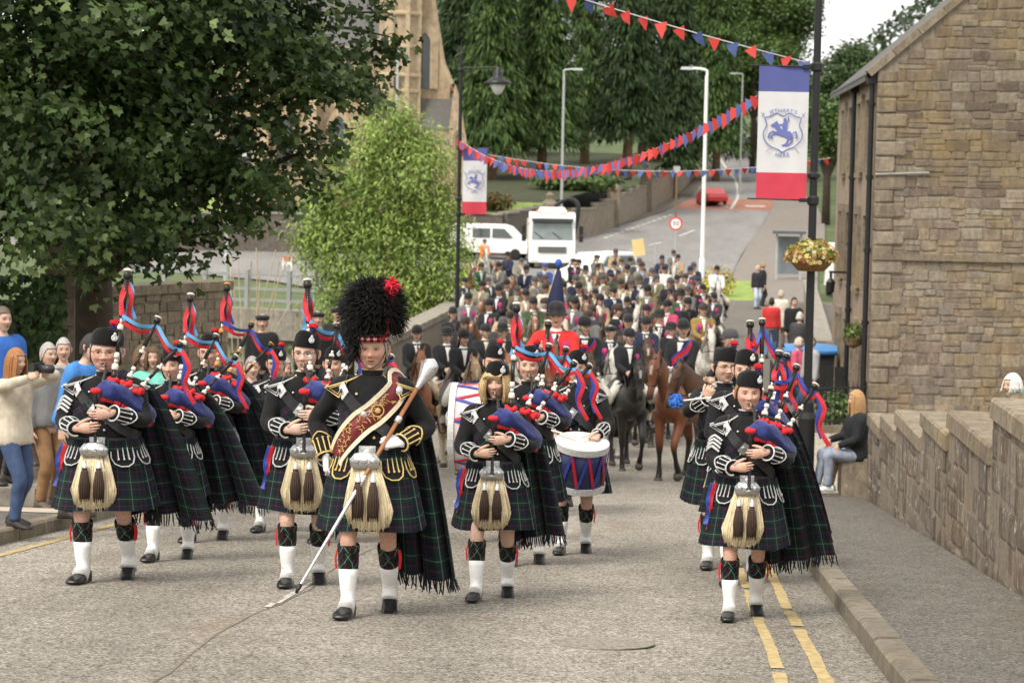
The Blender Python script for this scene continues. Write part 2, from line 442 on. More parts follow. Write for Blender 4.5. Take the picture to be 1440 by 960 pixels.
# far roads
def gsheet(name, rows, mat, dz=.004, nx=6, kind='structure'):
    b = MB(); V = []
    for D, pl, pr in rows:
        a, c = G(pl, D), G(pr, D)
        for i in range(nx + 1):
            q = a.lerp(c, i / nx); V.append((q.x, q.y, g(q.y) + dz))
    b.add(V, [(j * (nx + 1) + i, j * (nx + 1) + i + 1, (j + 1) * (nx + 1) + i + 1, (j + 1) * (nx + 1) + i) for j in range(len(rows) - 1) for i in range(nx)])
    o = b.build(name, mat)
    return tag(o, kind=kind) if kind else o
gsheet('road_junction', [(88, 500, 1020), (96, 470, 1022), (104, 380, 1024), (112, 200, 1028), (124, 60, 1034), (136, 0, 1042), (147, 0, 1050)], m_farroad, .01)
gsheet('road_far', [(147, 760, 1050), (153, 800, 1056), (160, 840, 1064), (170, 890, 1073), (178, 925, 1080), (186, 950, 1086), (195, 970, 1087), (205, 980, 1082), (217, 989, 1074), (230, 1000, 1066), (245, 1010, 1061), (260, 1024, 1064), (275, 1044, 1080), (292, 1075, 1110)], m_farroad, .012)
gsheet('road_red_patch', [(183, 948, 1085), (187, 955, 1087), (194, 970, 1088)], m_redpatch, .025)
gsheet('pavement_beyond', [(147, 740, 760), (153, 772, 800), (160, 800, 840), (170, 852, 890), (178, 888, 925), (186, 920, 950), (195, 948, 970), (205, 965, 980), (217, 977, 989), (245, 1000, 1010)], M('far_pavement', (.15, .125, .10), .9, .15, 2), .06)
gsheet('pavement_opposite', [(92, 1054, 1150), (104, 1060, 1150), (112, 1029, 1150), (124, 1035, 1150), (147, 1051, 1160), (170, 1074, 1160), (186, 1087, 1150), (205, 1083, 1125), (230, 1067, 1105)], M('far_pavement2', (.19, .165, .14), .9, .15, 2), .06)
gsheet('grass_verge', [(86, 1012, 1052), (92, 1014, 1056), (100, 1014, 1064), (110, 1012, 1060)], m_grass, .08)
b = MB()
def dash(px0, D0, px1, D1, wd):
    a, c = G(px0, D0), G(px1, D1); d = (c - a).normalized(); s = Vector((-d.y, d.x, 0)).normalized() * wd / 2
    b.add([(q.x, q.y, g(q.y) + .03) for q in (a - s, a + s, c + s, c - s)], [(0, 1, 2, 3)])
for p0, D0, p1, D1 in ((884, 139, 902, 143), (912, 146, 934, 151), (955, 156, 976, 162), (820, 126, 856, 132)): dash(p0, D0, p1, D1, .22)
for k in range(13):
    t = k / 13; dash(850 + 98 * t, 153 + 25 * t, 850 + 98 * (t + .045), 153 + 25 * (t + .045), .3)
prev = None
for D, px in ((184, 1028), (195, 1037), (205, 1038), (217, 1034), (230, 1022), (245, 1012)):
    if prev: dash(prev[1], prev[0], px, D, .25)
    prev = (D, px)
prev = None
for D, px in ((178, 1074), (186, 1079), (195, 1080), (210, 1072)):
    prev = (D, px)
for D, px in ((186, 1010), (187, 1062)): dash(px - 14, D, px + 14, D, 1.4)
tag(b.build('far_road_markings', m_wht), kind='structure')
# lawn behind its retaining wall, in front of the church
b = MB(); V = []
lw = [(132, 120, 712, -.95), (138, 100, 738, -.55), (146, 60, 768, .0), (156, 40, 826, .7), (170, 30, 874, 1.6), (186, 0, 918, 2.6), (205, 0, 955, 4)]
for D, pl, pr, z in lw:
    for i in range(9):
        q = W(pl + (pr - pl) * i / 8, 300, D); V.append((q.x, q.y, z + (.25 if i == 0 else 0)))
b.add(V, [(j * 9 + i, j * 9 + i + 1, (j + 1) * 9 + i + 1, (j + 1) * 9 + i) for j in range(2) for i in range(8)])
tag(b.build('lawn', m_grass), kind='structure')
b = MB(); b.add(V, [(j * 9 + i, j * 9 + i + 1, (j + 1) * 9 + i + 1, (j + 1) * 9 + i) for j in range(2, len(lw) - 1) for i in range(8)])
tag(b.build('forest_floor', M('forest_floor', (.040, .045, .018), .95, .5, 1.5)), kind='structure')  # undergrowth green-brown, with the conifers' shade put into its dark tone

m_rub = mat_stone('rubble_sandstone', [(.15, .115, .092), (.245, .195, .148), (.20, .16, .12), (.30, .255, .20), (.245, .18, .125), (.19, .16, .135), (.27, .225, .175), (.28, .215, .135)], .34, .25, .32)
m_rubs = mat_stone('rubble_sandstone_mass', [(.12, .092, .072), (.21, .165, .122), (.17, .135, .098), (.26, .22, .165)], .4, .12, .3, True, 14, True)
m_mortar = mat_stone('lime_mortar', [(.235, .195, .15), (.29, .245, .195)], .2, 0, .3, False, 20)
m_dress = mat_stone('dressed_sandstone', [(.23, .185, .135), (.28, .235, .18), (.20, .16, .115)], .3, .15, .4)
m_slate = mat_stone('slate', [(.10, .105, .11), (.15, .15, .15), (.13, .125, .115)], 0, .2, .2)
m_black = M('black_iron', (.012, .012, .013), .45, .1, 20)
m_glassd = M('dark_window_glass', (.03, .035, .04), .08, .2, 3, spec=.8)
m_whtp = M('white_frame_paint', (.75, .74, .7), .6, .08, 8)

# stone blanks: back rectangle, uneven proud front
SB = []
for q in range(8):
    b = MB(); r_ = random.Random(q + 50); j = lambda a: r_.uniform(-a, a)
    V = [(0, 0, 0), (1, 0, 0), (1, 0, 1), (0, 0, 1)]
    ins = [(.10, .02), (.9, .02), (.98, .14), (.98, .86), (.9, .98), (.1, .98), (.02, .86), (.02, .14)]
    V += [(x + j(.03), -.78 + j(.12), z + j(.05)) for x, z in ins]
    ins2 = [(.16, .14), (.84, .14), (.84, .86), (.16, .86)]
    V += [(x + j(.04), -1 + j(.12), z + j(.05)) for x, z in ins2]
    Fc = [(0, 1, 5, 4), (1, 6, 5), (1, 2, 7, 6), (2, 8, 7), (2, 3, 9, 8), (3, 10, 9), (3, 0, 11, 10), (0, 4, 11)]
    Fc += [(4, 5, 13, 12), (5, 6, 13), (6, 7, 14, 13), (7, 8, 14), (8, 9, 15, 14), (9, 10, 15), (10, 11, 12, 15), (11, 4, 12), (12, 13, 14, 15)]
    b.add(V, Fc); SB.append(b)
def blanks(mat): return [s.mesh('stone', mat, False) for s in SB]
def coursed(M0, Wd, H, hmin, hmax, wmin, wmax, put, clip=None, joint=.012, seed=1, xmin=None):
    """lay stones in courses over a Wd x H face; put(matrix, x, z) places one"""
    r_ = random.Random(seed); z = 0
    while z < H - .04:
        h = min(r_.uniform(hmin, hmax), H - z)
        x = -r_.uniform(0, wmin) if xmin is None else xmin(z + h)
        while x < Wd:
            wd = r_.uniform(wmin, wmax)
            x0, x1 = max(x, 0), min(x + wd, Wd)
            if x1 - x0 > .05 and (clip is None or clip(x0, x1, z, z + h)):
                split = h > (hmin + hmax) * .52 and r_.random() < .28
                for zz, hh in (((z, h * .5), (z + h * .5, h * .5)) if split else ((z, h),)):
                    dz = r_.uniform(-.022, .022)
                    put(M0 @ Matrix.Translation((x0 + joint / 2, 0, zz + joint / 2 + dz)) @ Matrix.Rotation(r_.uniform(-.035, .035), 4, 'Y') @ Matrix.Diagonal((x1 - x0 - joint, .024 * r_.uniform(.5, 1.4), hh - joint, 1)), x0, zz)
            x += wd
        z += h

# ---- stone house with its gable to the street
HX, HY, HB, HE, HW, HL = 3.95, 45.0, -3.55, 3.85, 8.4, 10.6
TANP = math.tan(R(41))
house = thing('stone_house', 'sandstone rubble house with its gable end beside the parapet', 'house', (HX, HY, HB))
HH = HE - HB
b = MB()
b.prism([(0.02, 0), (HW, 0), (HW, HH), (HW / 2, HH + HW / 2 * TANP), (0.02, HH)], .45)
b.build('gable_wall', m_mortar, house)
bl = blanks(m_rub); bq = blanks(m_dress); cnt = [0, 0]
mass = MB()
def put_gable(Mx, x, z):
    i = rnd.randrange(8)
    if x < 3.35 and cnt[0] < 298 - 28 and z < HH + 2.2:
        cnt[0] += 1
        ob('stone', bl[i], house, M=Mx)
    else:
        s = SB[i]; q = rnd.random(); mass.add(s.v, s.f, 0, None, (q, q, q, 1), Mx)
coursed(Matrix.Translation((.02, .0, 0)), HW - .04, HH + 3.4, .12, .25, .17, .56, put_gable,
        lambda x0, x1, z0, z1: z1 < HH + (HW - x1) * TANP - .06, .012, 1, lambda z1: max(.36, (z1 - HH + .04) / TANP))
mass.build('stone_face', m_rubs, house)['kind'] = 'stuff'
z = 0; k = 0
while z < HH - .1:                                      # quoins up the corner
    h = rnd.uniform(.26, .34); h = min(h, HH - z); L = .62 if k % 2 else .40
    o = ob('quoin', bq[k % 8], house, M=Matrix.Translation((-.004, 0, z + .005)) @ Matrix.Diagonal((L - .02, .055, h - .012, 1)))
    z += h; k += 1
o = MB().box((HW / 2, -.035, 3.72), (HW, .09, .12)).build('string_course', m_dress, house)
# skew copings up the gable
for sgn in (1, -1):
    L = HW / 2 / math.cos(R(41)) + .2; nst = 9
    for k in range(nst):
        s0 = (-.18 + k * L / nst)
        x, zz = s0 * math.cos(R(41)), HH + s0 * math.sin(R(41))
        o = MB().box((L / nst / 2 - .004, .16, .07), (L / nst - .012, .46, .15)).build('skew_stone', m_dress, house)
        o.matrix_basis = (Matrix.Translation((x, 0, zz)) if sgn > 0 else Matrix.Translation((HW - x, 0, zz))) @ Matrix.Rotation(-R(41) if sgn > 0 else R(180 + 41), 4, 'Y') @ (Matrix.Identity(4) if sgn > 0 else Matrix.Diagonal((1, 1, -1, 1)))
b = MB()
for sgn in (0, 1):
    P = [(-.22, HH - .2), (HW / 2, HH + HW / 2 * TANP + .02), (HW / 2, HH + HW / 2 * TANP + .12), (-.22, HH - .08)]
    b.prism([(x if sgn == 0 else HW - x, z) for x, z in P], HL - .4, 0, Matrix.Translation((0, .4, 0)))
b.build('roof', m_slate, house)
# street front with real openings
bays = [(1.25, .85), (3.5, .85), (5.9, .85), (8.2, .85)]; floors = [(.55, 2.1), (2.95, 4.5), (5.4, 6.85)]
b = MB(); th = .4
ye = [0.46] + sum(([c - w_ / 2, c + w_ / 2] for c, w_ in bays), []) + [HL]
for i in range(0, len(ye), 2): b.box((th / 2, (ye[i] + ye[i + 1]) / 2, HH / 2), (th, ye[i + 1] - ye[i], HH))
zz = [0] + sum(([a, c] for a, c in floors), []) + [HH]
for c, w_ in bays:
    for i in range(0, len(zz), 2): b.box((th / 2, c, (zz[i] + zz[i + 1]) / 2), (th, w_, zz[i + 1] - zz[i]))
b.box((HW - .2, HL / 2 + .2, HH / 2), (.4, HL - .5, HH)); b.box((HW / 2, HL - .2, HH / 2), (HW - .9, .4, HH))
b.build('front_wall', mat_stone('front_sandstone', [(.27, .205, .15), (.33, .255, .19), (.24, .18, .13)], .05, .1, .35, False, 9), house)
for c, w_ in bays:
    for a, t in floors:
        f = MB().box((.22, c, (a + t) / 2), (.04, w_ - .02, t - a - .02)).build('window', m_glassd, house)
        fr = MB()
        for dy in (-w_ / 2 + .04, 0, w_ / 2 - .04): fr.box((.18, c + dy, (a + t) / 2), (.05, .06, t - a - .004))
        for dz in (a + .04, (a + t) / 2, t - .04): fr.box((.175, c, dz), (.05, w_ - .006, .06))
        fr.build('frame', m_whtp, f)
        MB().box((-.02, c, a - .06), (.16, w_ + .2, .11)).build('sill', m_dress, f)
        s_ = MB()
        for e in (-1, 1): s_.box((-.03, c + e * (w_ / 2 + .1), (a + t) / 2), (.10, .17, t - a))
        s_.box((-.03, c, t + .10), (.10, w_ + .38, .18)).build('surround', m_dress, f)
for yy, x_ in ((.20, -.09), (4.65, -.09)):
    b = MB(); b.tube([(x_, yy, .1), (x_, yy, HH - .35), (x_ - .02, yy, HH - .15)], .055, 10)
    for k in range(5): b.tube([(x_, yy, .9 + k * 1.45), (x_, yy, .98 + k * 1.45)], .075, 10)
    b.box((x_ - .01, yy, HH - .16), (.2, .2, .2)); b.build('drainpipe', m_black, house)
MB().tube([(-.16, .1, HH - .08), (-.16, HL, HH - .08)], .07, 8).build('gutter', m_black, house)
b = MB(); b.box((-.25, 5.0, 3.2), (.5, .05, .05)); b.tube([(-.46, 5, 3.2), (-.46, 5, 3.0)], .03, 6); b.lathe([(.04, .2), (.1, .12), (.08, -.1), (.02, -.16)], 8, 0, Matrix.Translation((-.46, 5, 2.86))); b.build('wall_lamp', m_black, house)
MB().tube([(.0, -.07, HH - 2.05), (1.05, -.07, HH - 2.0)], .028, 6).build('wall_rod', M('galvanised', (.26, .25, .23), .6, .2, 9), house)

# ---- right-hand bridge parapet: level sections stepping up towards the camera, block by block
m_par = mat_stone('parapet_stone', [(.17, .14, .11), (.235, .19, .15), (.195, .155, .12), (.28, .235, .185), (.21, .155, .115)], .08, .85, .7, True, 11)
m_cop = mat_stone('coping_stone', [(.235, .195, .14), (.28, .23, .165), (.21, .17, .12)], .25, .3, .35, True, 8)
PX, PT = 2.5, .46
par = thing('parapet_wall', 'weathered stone parapet stepping up along the right pavement', 'wall', (PX, 0, 0))
secs = [(28.7, 27.0, -1.30), (27.0, 25.3, -1.14), (25.3, 22.7, -.92), (22.7, 20.55, -.66), (20.55, 17.8, -.44), (17.8, 13.9, -.06), (13.9, 9.6, .30), (9.6, 6, .66)]
bp = blanks(m_par)
core = MB()
for y1, y0, zt in secs:
    zb = g(y1) - .1
    core.box((.045 + (PT - .06) / 2, (y0 + y1) / 2, (zt - .15 + zb) / 2), (PT - .06, y1 - y0 - .005, zt - .15 - zb))
    # facing blocks on the road side (local x -> -Y so that the face looks to -X)
    M0 = Matrix.Translation((.06, y1, zb)) @ Matrix.Rotation(R(-90), 4, 'Z')
    def putp(Mx, x, z): ob('stone_block', bp[rnd.randrange(8)], par, M=Mx)
    coursed(M0, y1 - y0, zt - .14 - zb, .2, .34, .3, .72, putp, None, .014, int(y1 * 7))
    M1 = Matrix.Translation((.05, y0, zb))
    coursed(M1, PT - .06, zt - .14 - zb, .2, .3, .3, .5, putp, lambda x0, x1, z0, z1, zt=zt, y0=y0: zb + z1 > zt - .75, .014, int(y1 * 3))
    n2 = max(1, round((y1 - y0) / 1.3)); L = (y1 - y0) / n2
    for k in range(n2):
        c = MB(); y = y0 + k * L; r0 = rnd.uniform(-.008, .008)
        a = [(.012, .0), (PT, 0), (PT, .125), (PT - .03, .148), (.04, .15 + r0), (.014 + abs(r0), .132)]
        c.prism([(x, z + zt - .15) for x, z in a], L - .01, 0, Matrix.Translation((0, y + .005, 0)))
        c.build('coping_stone', m_cop, par)
core.build('wall_core', m_mortar, par)
for k in range(2):
    zb = g(29.0) + .1
    MB().box((-.02 + k * .01, 29.12 + k * .42, zb + .25), (.50, .40, .52)).build('end_block', m_cop, par)
# bridge parapet on the far left side
lp = thing('bridge_parapet', 'long pale stone bridge parapet behind the riders on the left', 'wall', (-6.15, 46, 0))
b = MB(); V = []
for k in range(12):
    y = 46 + k * 2.2
    t = g(y) + 1.35
    o = MB().box((-.2, (y - 46) + 1.1, t - 1.1), (.4, 2.2 - .006, 2.1)).build('wall_panel', m_conc, lp)
    o2 = MB().box((-.2, (y - 46) + 1.1, t + .02), (.56, 2.2 - .02, .16)).build('coping_stone', m_conc, lp)
# ================================================================ WALLS, CHURCH, POSTS, TREES, VEHICLES
# ---- rubble wing wall on the left, gate pillar, ivy wall
lw_ = thing('rubble_wall', 'pale rubble wall under the dark tree behind the pipers', 'wall', (-7.75, 29.6, -2.75), R(64))
b = MB(); b.box((1.5, .25, 1.32), (3.0, .42, 2.64)); b.build('wall_core', m_mortar, lw_)
m_rubl = mat_stone('pale_rubble', [(.20, .16, .115), (.30, .245, .175), (.25, .20, .14), (.36, .30, .22)], .05, .2, .3)
bl2 = blanks(m_rubl); c2 = [0]
def put2(Mx, x, z):
    c2[0] += 1
    if c2[0] < 298: ob('stone', bl2[rnd.randrange(8)], lw_, M=Mx)
coursed(Matrix.Translation((0, .04, .25)), 3.0, 2.38, .10, .2, .14, .34, put2, None, .014, 91)
for k in range(4): MB().box((.38 + k * .76, .25, 2.70), (.745, .56, .13)).build('coping_stone', m_cop, lw_)
p = G(80, 28.4)
gp = thing('gate_pillar', 'tall square stone gate pillar beside the ivy', 'pillar', (p.x, p.y, g(p.y)), R(14))
for k in range(9): MB().box((0, 0, .16 + k * .345), (.42 + rnd.uniform(-.008, .008), .42, .338)).build('stone_block', m_dress, gp)
MB().box((0, 0, 3.17), (.54, .54, .12)).build('pillar_cap', m_dress, gp)
p0 = G(-130, 27.4)
iw = thing('garden_wall', 'low stone garden wall at the left edge behind the spectators', 'wall', (p0.x, p0.y, g(p0.y) - .1), R(8))
MB().box((.9, .2, 1.2), (1.75, .36, 2.4)).build('wall_core', m_mortar, iw)
coursed(Matrix.Translation((0.02, .03, .1)), 1.75, 2.3, .2, .3, .3, .6, lambda Mx, x, z: ob('stone_block', bp[rnd.randrange(8)], iw, M=Mx), None, .014, 17)

# ---- leaves
MAPLE = np.array([(0, 0), (.18, -.02), (.5, .05), (.32, .22), (.55, .5), (.26, .48), (.0, 1.0), (-.26, .48), (-.55, .5), (-.32, .22), (-.5, .05), (-.18, -.02)])
OVAL = np.array([(0, 0), (.22, .3), (.2, .65), (0, 1), (-.2, .65), (-.22, .3)])
DIAM = np.array([(0, 0), (.5, .45), (0, 1), (-.5, .45)])
def leaves(P, N, size, shape, cols, axis=None, curl=.0):
    """one small leaf at each P with normal N; returns V, F, colour arrays"""
    n, k = len(P), len(shape)
    N = N / np.maximum(np.linalg.norm(N, axis=1, keepdims=True), 1e-6)
    if axis is None: axis = rng.normal(size=(n, 3))
    T = axis - N * np.sum(axis * N, axis=1, keepdims=True); T /= np.maximum(np.linalg.norm(T, axis=1, keepdims=True), 1e-6)
    B = np.cross(N, T)
    sz = (size * rng.uniform(.6, 1.25, n))[:, None, None]
    x = shape[:, 0][None, :, None]; y = shape[:, 1][None, :, None]
    V = P[:, None, :] + sz * (x * B[:, None, :] + y * T[:, None, :]) + sz * (np.abs(x) ** 1 * curl) * N[:, None, :]
    V = V.reshape(-1, 3)
    F = np.concatenate([np.stack([np.arange(n) * k, np.arange(n) * k + i, np.arange(n) * k + i + 1], 1) for i in range(1, k - 1)])
    return V, F, np.repeat(np.concatenate([cols, np.ones((n, 1))], 1), k, axis=0)
def pick(n, pal, w=None, jit=.25):
    pal = np.array(pal); i = rng.choice(len(pal), n, p=w)
    return np.clip(pal[i] * rng.uniform(1 - jit, 1 + jit, (n, 1)), 0, 1)
def unit(n):
    v = rng.normal(size=(n, 3)); return v / np.linalg.norm(v, axis=1, keepdims=True)
m_leaf = M('leaf', (1, 1, 1), .5, 0, 1, attr=True, trans=.25, spec=.35)
m_needle = M('needle', (1, 1, 1), .7, 0, 1, attr=True, trans=.12, spec=.2)
m_bark = M('bark', (.06, .045, .032), .95, .35, 6, .8, 25)
m_bark2 = M('bark_brown', (.20, .13, .08), .95, .3, 4, .6, 12)
def blob_crown(blobs, per_m3, leaf, shape, pal, wts, twig=12, spread=.28, droop=.25, shell=.55, curl=.15, clump=False):
    """twigs of leaves scattered through a union of balls"""
    PP = []; NN = []
    for c, r in blobs:
        c = np.array(c); n = max(6, int(per_m3 * r ** 2.2))
        d = unit(n); rad = r * (shell + (1 - shell) * rng.random(n) ** .6)
        if clump and r > .3:                                             # foliage in tiers: twigs gather round the bough ends
            kc = max(4, n // 16); dc = unit(kc) * np.array([1, 1, .85]); pk_ = rng.integers(0, kc, n); on = rng.random(n) < .8
            dd = dc[pk_] + rng.normal(size=(n, 3)) * np.array([.30, .30, .11]); dd /= np.linalg.norm(dd, axis=1, keepdims=True); d = np.where(on[:, None], dd, d); rad = np.where(on, r * (.80 + .3 * rng.random(n)), r * .55)
        rad *= 1 + .16 * np.sin(d[:, 0] * 7 + c[0]) * np.cos(d[:, 2] * 6 + c[1])
        tp = c + d * rad[:, None]
        q = np.repeat(tp, twig, 0) + rng.normal(size=(n * twig, 3)) * spread * np.array([1, 1, .7])
        PP.append(q); NN.append(np.repeat(d, twig, 0) * .6 + rng.normal(size=(n * twig, 3)) * .55 + np.array([0, 0, .55]))
    P = np.concatenate(PP); N = np.concatenate(NN)
    ax = rng.normal(size=P.shape) * .8 + np.array([0, 0, -droop * 3])
    tw = np.repeat(pick(len(P) // twig, pal, wts), twig, 0) * rng.uniform(.75, 1.25, (len(P), 1))
    return leaves(P, N, leaf, shape, np.clip(tw, 0, 1), ax, curl)
def limbs(mb, base, tops, r0, n=9):
    for t in tops:
        t = Vector(t); q = base.lerp(t, .5) + Vector((rnd.uniform(-.3, .3), rnd.uniform(-.3, .3), rnd.uniform(.0, .5))) * (t - base).length * .2
        pts = spline([base, q, t], 5); k = len(pts)
        mb.tube(pts, [r0 * (1 - .85 * i / (k - 1)) for i in range(k)], 7)
# big dark sycamore hanging over the left
spec = [(60, 50, 26, 2.0), (250, 40, 27, 1.7), (380, 40, 27.6, 1.0), (455, 30, 28, .55), (515, 78, 28, .34), (490, 130, 28, .34), (420, 130, 27.8, .85), (370, 200, 27.6, .8), (425, 215, 27.8, .42), (375, 275, 27.6, .28), (525, 15, 28, .22), (545, 60, 28, .16), (455, 250, 27.9, .2),
        (290, 170, 27.2, 1.3), (110, 210, 26.2, 1.55), (235, 285, 27, .85), (320, 300, 27.4, .38), (262, 352, 27.2, .42), (185, 330, 26.6, .66), (70, 275, 25.2, .72), (20, 320, 25, .52), (8, 150, 26, 1.5), (200, 120, 28.4, 2.0), (90, 140, 28.6, 2.2), (120, 370, 26.8, .4),
        (-160, 60, 26, 2.3), (150, -150, 27, 2.4), (360, -140, 27.6, 1.6), (-60, -260, 27, 2.8), (200, -330, 28, 2.6)]
blobs = [(tuple(W(a, c, D)), r) for a, c, D, r in spec]
tb = G(120, 29.6)
syc = thing('sycamore_tree', 'large dark leafy sycamore overhanging the left of the street', 'tree', tb)
V, F, C = blob_crown([(tuple(Vector(c) - tb), r) for c, r in blobs], 60, .104, MAPLE[[0, 2, 4, 5, 6, 7, 8, 10]], [(.038, .064, .017), (.057, .095, .025), (.092, .14, .040), (.024, .042, .012), (.22, .28, .11)], [.30, .30, .23, .11, .06], 16, .15, .35, .45, .15, True)
ob('crown', np_mesh('crown', V, F, m_leaf, C), syc)
b = MB(); b.tube([(0, 0, -.3), (.05, .05, 1.2), (.0, .1, 3.0), (-.1, .1, 5.0)], [.45, .34, .30, .24], 12)
b.build('trunk', m_bark, syc, True)
b = MB(); limbs(b, Vector((0, .05, 2.6)), [Vector(c) - tb for c, r in blobs if r > .4][:16], .14); limbs(b, Vector((0, .1, 4.6)), [Vector(c) - tb for c, r in blobs if r > 1.2], .16)
limbs(b, Vector(blobs[2][0]) - tb, [W(545, 18, 28) - tb, W(560, 55, 28) - tb], .035)
b.build('limbs', m_bark, syc, True)
# ivy on the garden wall
n = 2600; P = np.stack([rng.uniform(-.1, 1.9, n), rng.uniform(-.16, -.02, n), rng.uniform(.7, 2.75, n)], 1)
V, F, C = leaves(P, np.stack([rng.normal(0, .4, n), -np.ones(n), rng.normal(.4, .4, n)], 1), .10, MAPLE, pick(n, [(.03, .06, .015), (.05, .10, .025), (.02, .035, .01)]), np.stack([rng.normal(0, .5, n), np.zeros(n), -np.ones(n)], 1))
iv = tag(ob('ivy', np_mesh('ivy', V, F, m_leaf, C), None, iw.location, R(8)), 'dark green ivy climbing the garden wall at the left edge', 'ivy')
# light green ash beside the bridge
tb = Vector((G(540, 66).x, G(540, 66).y, -5.2))
ash = thing('ash_tree', 'light green feathery ash tree beside the bridge parapet', 'tree', tb)
spec = [(540, 185, 66, 1.0), (505, 235, 66, 1.0), (585, 245, 66, 1.25), (470, 300, 66, .95), (545, 300, 66.5, 1.5), (620, 300, 66, .85), (450, 350, 66, .8), (520, 365, 66, 1.35), (600, 365, 66, 1.2), (640, 350, 66, .55), (430, 330, 66, .5), (560, 425, 66, 1.3), (480, 420, 66, 1.0), (625, 415, 66, .9), (550, 165, 66, .6), (590, 205, 66, .7), (455, 275, 66, .6)]
V, F, C = blob_crown([(tuple(W(a, c, D) - tb), r) for a, c, D, r in spec], 150, .17, DIAM * np.array([.34, 1]), [(.22, .31, .07), (.28, .37, .09), (.35, .43, .12), (.16, .23, .05)], [.32, .35, .2, .13], 18, .24, .45, .3)
ob('crown', np_mesh('crown', V, F, m_leaf, C), ash)
b = MB(); b.tube([(0, 0, -.5), (.1, 0, 2.5), (0, 0, 5)], [.2, .16, .1], 8); limbs(b, Vector((.05, 0, 2.4)), [W(a, c, D) - tb for a, c, D, r in spec], .07); b.build('trunk', m_bark2, ash, True)
# bare pale stems by the side bridge
bs = thing('bare_shrub', 'bare pale stemmed shrub rising behind the left pipers', 'shrub', G(345, 44)); b = MB()
for k in range(16):
    a = rnd.uniform(-.9, .9); h = rnd.uniform(2.0, 3.6)
    b.tube(spline([(a * .3, rnd.uniform(-.2, .2), 0), (a * .5, rnd.uniform(-.2, .2), h * .5), (a * 1.1 + rnd.uniform(-.3, .3), rnd.uniform(-.3, .3), h)], 4), .012, 5)
b.build('stem', M('pale_twig', (.42, .34, .24), .9, .2, 8), bs)
n = 900; P = np.stack([rng.normal(.4, .5, n), rng.normal(0, .3, n), rng.uniform(.2, 1.5, n)], 1)
V, F, C = leaves(P, unit(n) + np.array([0, -.3, .5]), .11, OVAL, pick(n, [(.10, .17, .03), (.16, .24, .05)]))
ob('foliage', np_mesh('foliage', V, F, m_leaf, C), bs)

def conifer(px, D, H, Rb, pal, label, nspray=6500, lean=0, z0=None, clear=.17, name='conifer_tree'):
    q = W(px, 300, D); zb = z0 if z0 is not None else max(g(q.y), np.interp(D, [l[0] for l in lw], [l[3] for l in lw]) if px < 930 else -99)
    t = thing(name, label, 'tree', (q.x, q.y, zb), 0, 'conifers behind the church lawn')
    b = MB(); b.tube([(0, 0, -.4), (.1, 0, H * .4), (lean, 0, H * .97)], [.42, .3, .05], 9); b.build('trunk', m_bark2, t, True)
    # boughs: every spray hangs from a bough that leaves the trunk, dips and lifts
    nspray = int(nspray * 2.6); nb = nspray // 26
    hz = clear + (1 - clear) * rng.random(nb) ** 1.15; az = rng.uniform(0, 2 * np.pi, nb)
    ln = Rb * .80 * (1 - hz) ** .85 * rng.uniform(.65, 1.12, nb) + .35
    s = rng.random((nb, 26)) ** .65; r = ln[:, None] * s
    z = H * hz[:, None] - .35 * r * s + .04 * r
    x = r * np.cos(az)[:, None] + lean * hz[:, None]; y = r * np.sin(az)[:, None]
    P = np.stack([x, y, z], -1).reshape(-1, 3) + rng.normal(size=(nb * 26, 3)) * np.array([.28, .28, .16])
    out = np.stack([np.cos(az)[:, None] * np.ones_like(s), np.sin(az)[:, None] * np.ones_like(s), np.zeros_like(s)], -1).reshape(-1, 3)
    n = len(P)
    N = out * .7 + np.array([0, 0, .5]) + rng.normal(size=(n, 3)) * .35
    ax = np.array([0, 0, -1.0]) + out * .55 + rng.normal(size=(n, 3)) * .25
    V, F, C = leaves(P, N, .75, DIAM * np.array([.19, 1]), pick(n, pal, None, .35), ax, .2)
    ob('crown', np_mesh('crown', V, F, m_needle, C), t)
    return t
dk = [(.022, .042, .016), (.034, .06, .021), (.048, .08, .026)]; md = [(.045, .082, .022), (.07, .118, .03), (.095, .145, .04), (.03, .06, .018)]
for px, D, H, Rb, pal, lb, n in ((690, 168, 17, 4.6, md, 'broad mid green conifer right of the street lantern', 7800), (760, 172, 19, 4.6, md, 'drooping green conifer behind the pale street light', 7800), (880, 176, 21, 4.2, dk, 'dark upright conifer with a bare brown trunk above the roadside wall', 6500),
                                 (640, 180, 16, 4.2, dk, 'dark conifer close to the right side of the church', 6000), (820, 190, 22, 4.6, md, 'tall green conifer between the pale street light and the dark conifer', 6500), (945, 196, 20, 4.4, dk, 'dark conifer overhanging the bend of the far road', 6500),
                                 (730, 200, 24, 5.5, dk, 'very dark conifer filling the back above the lantern', 6000), (1005, 215, 21, 4.6, md, 'green conifer left of the white banner top', 6000), (650, 205, 24, 5, dk, 'dark conifer behind the church gable', 5500), (900, 214, 26, 6, dk, 'deep shaded conifer at the back above the bunting', 6000)):
    conifer(px, D, H, Rb, pal, lb, n)
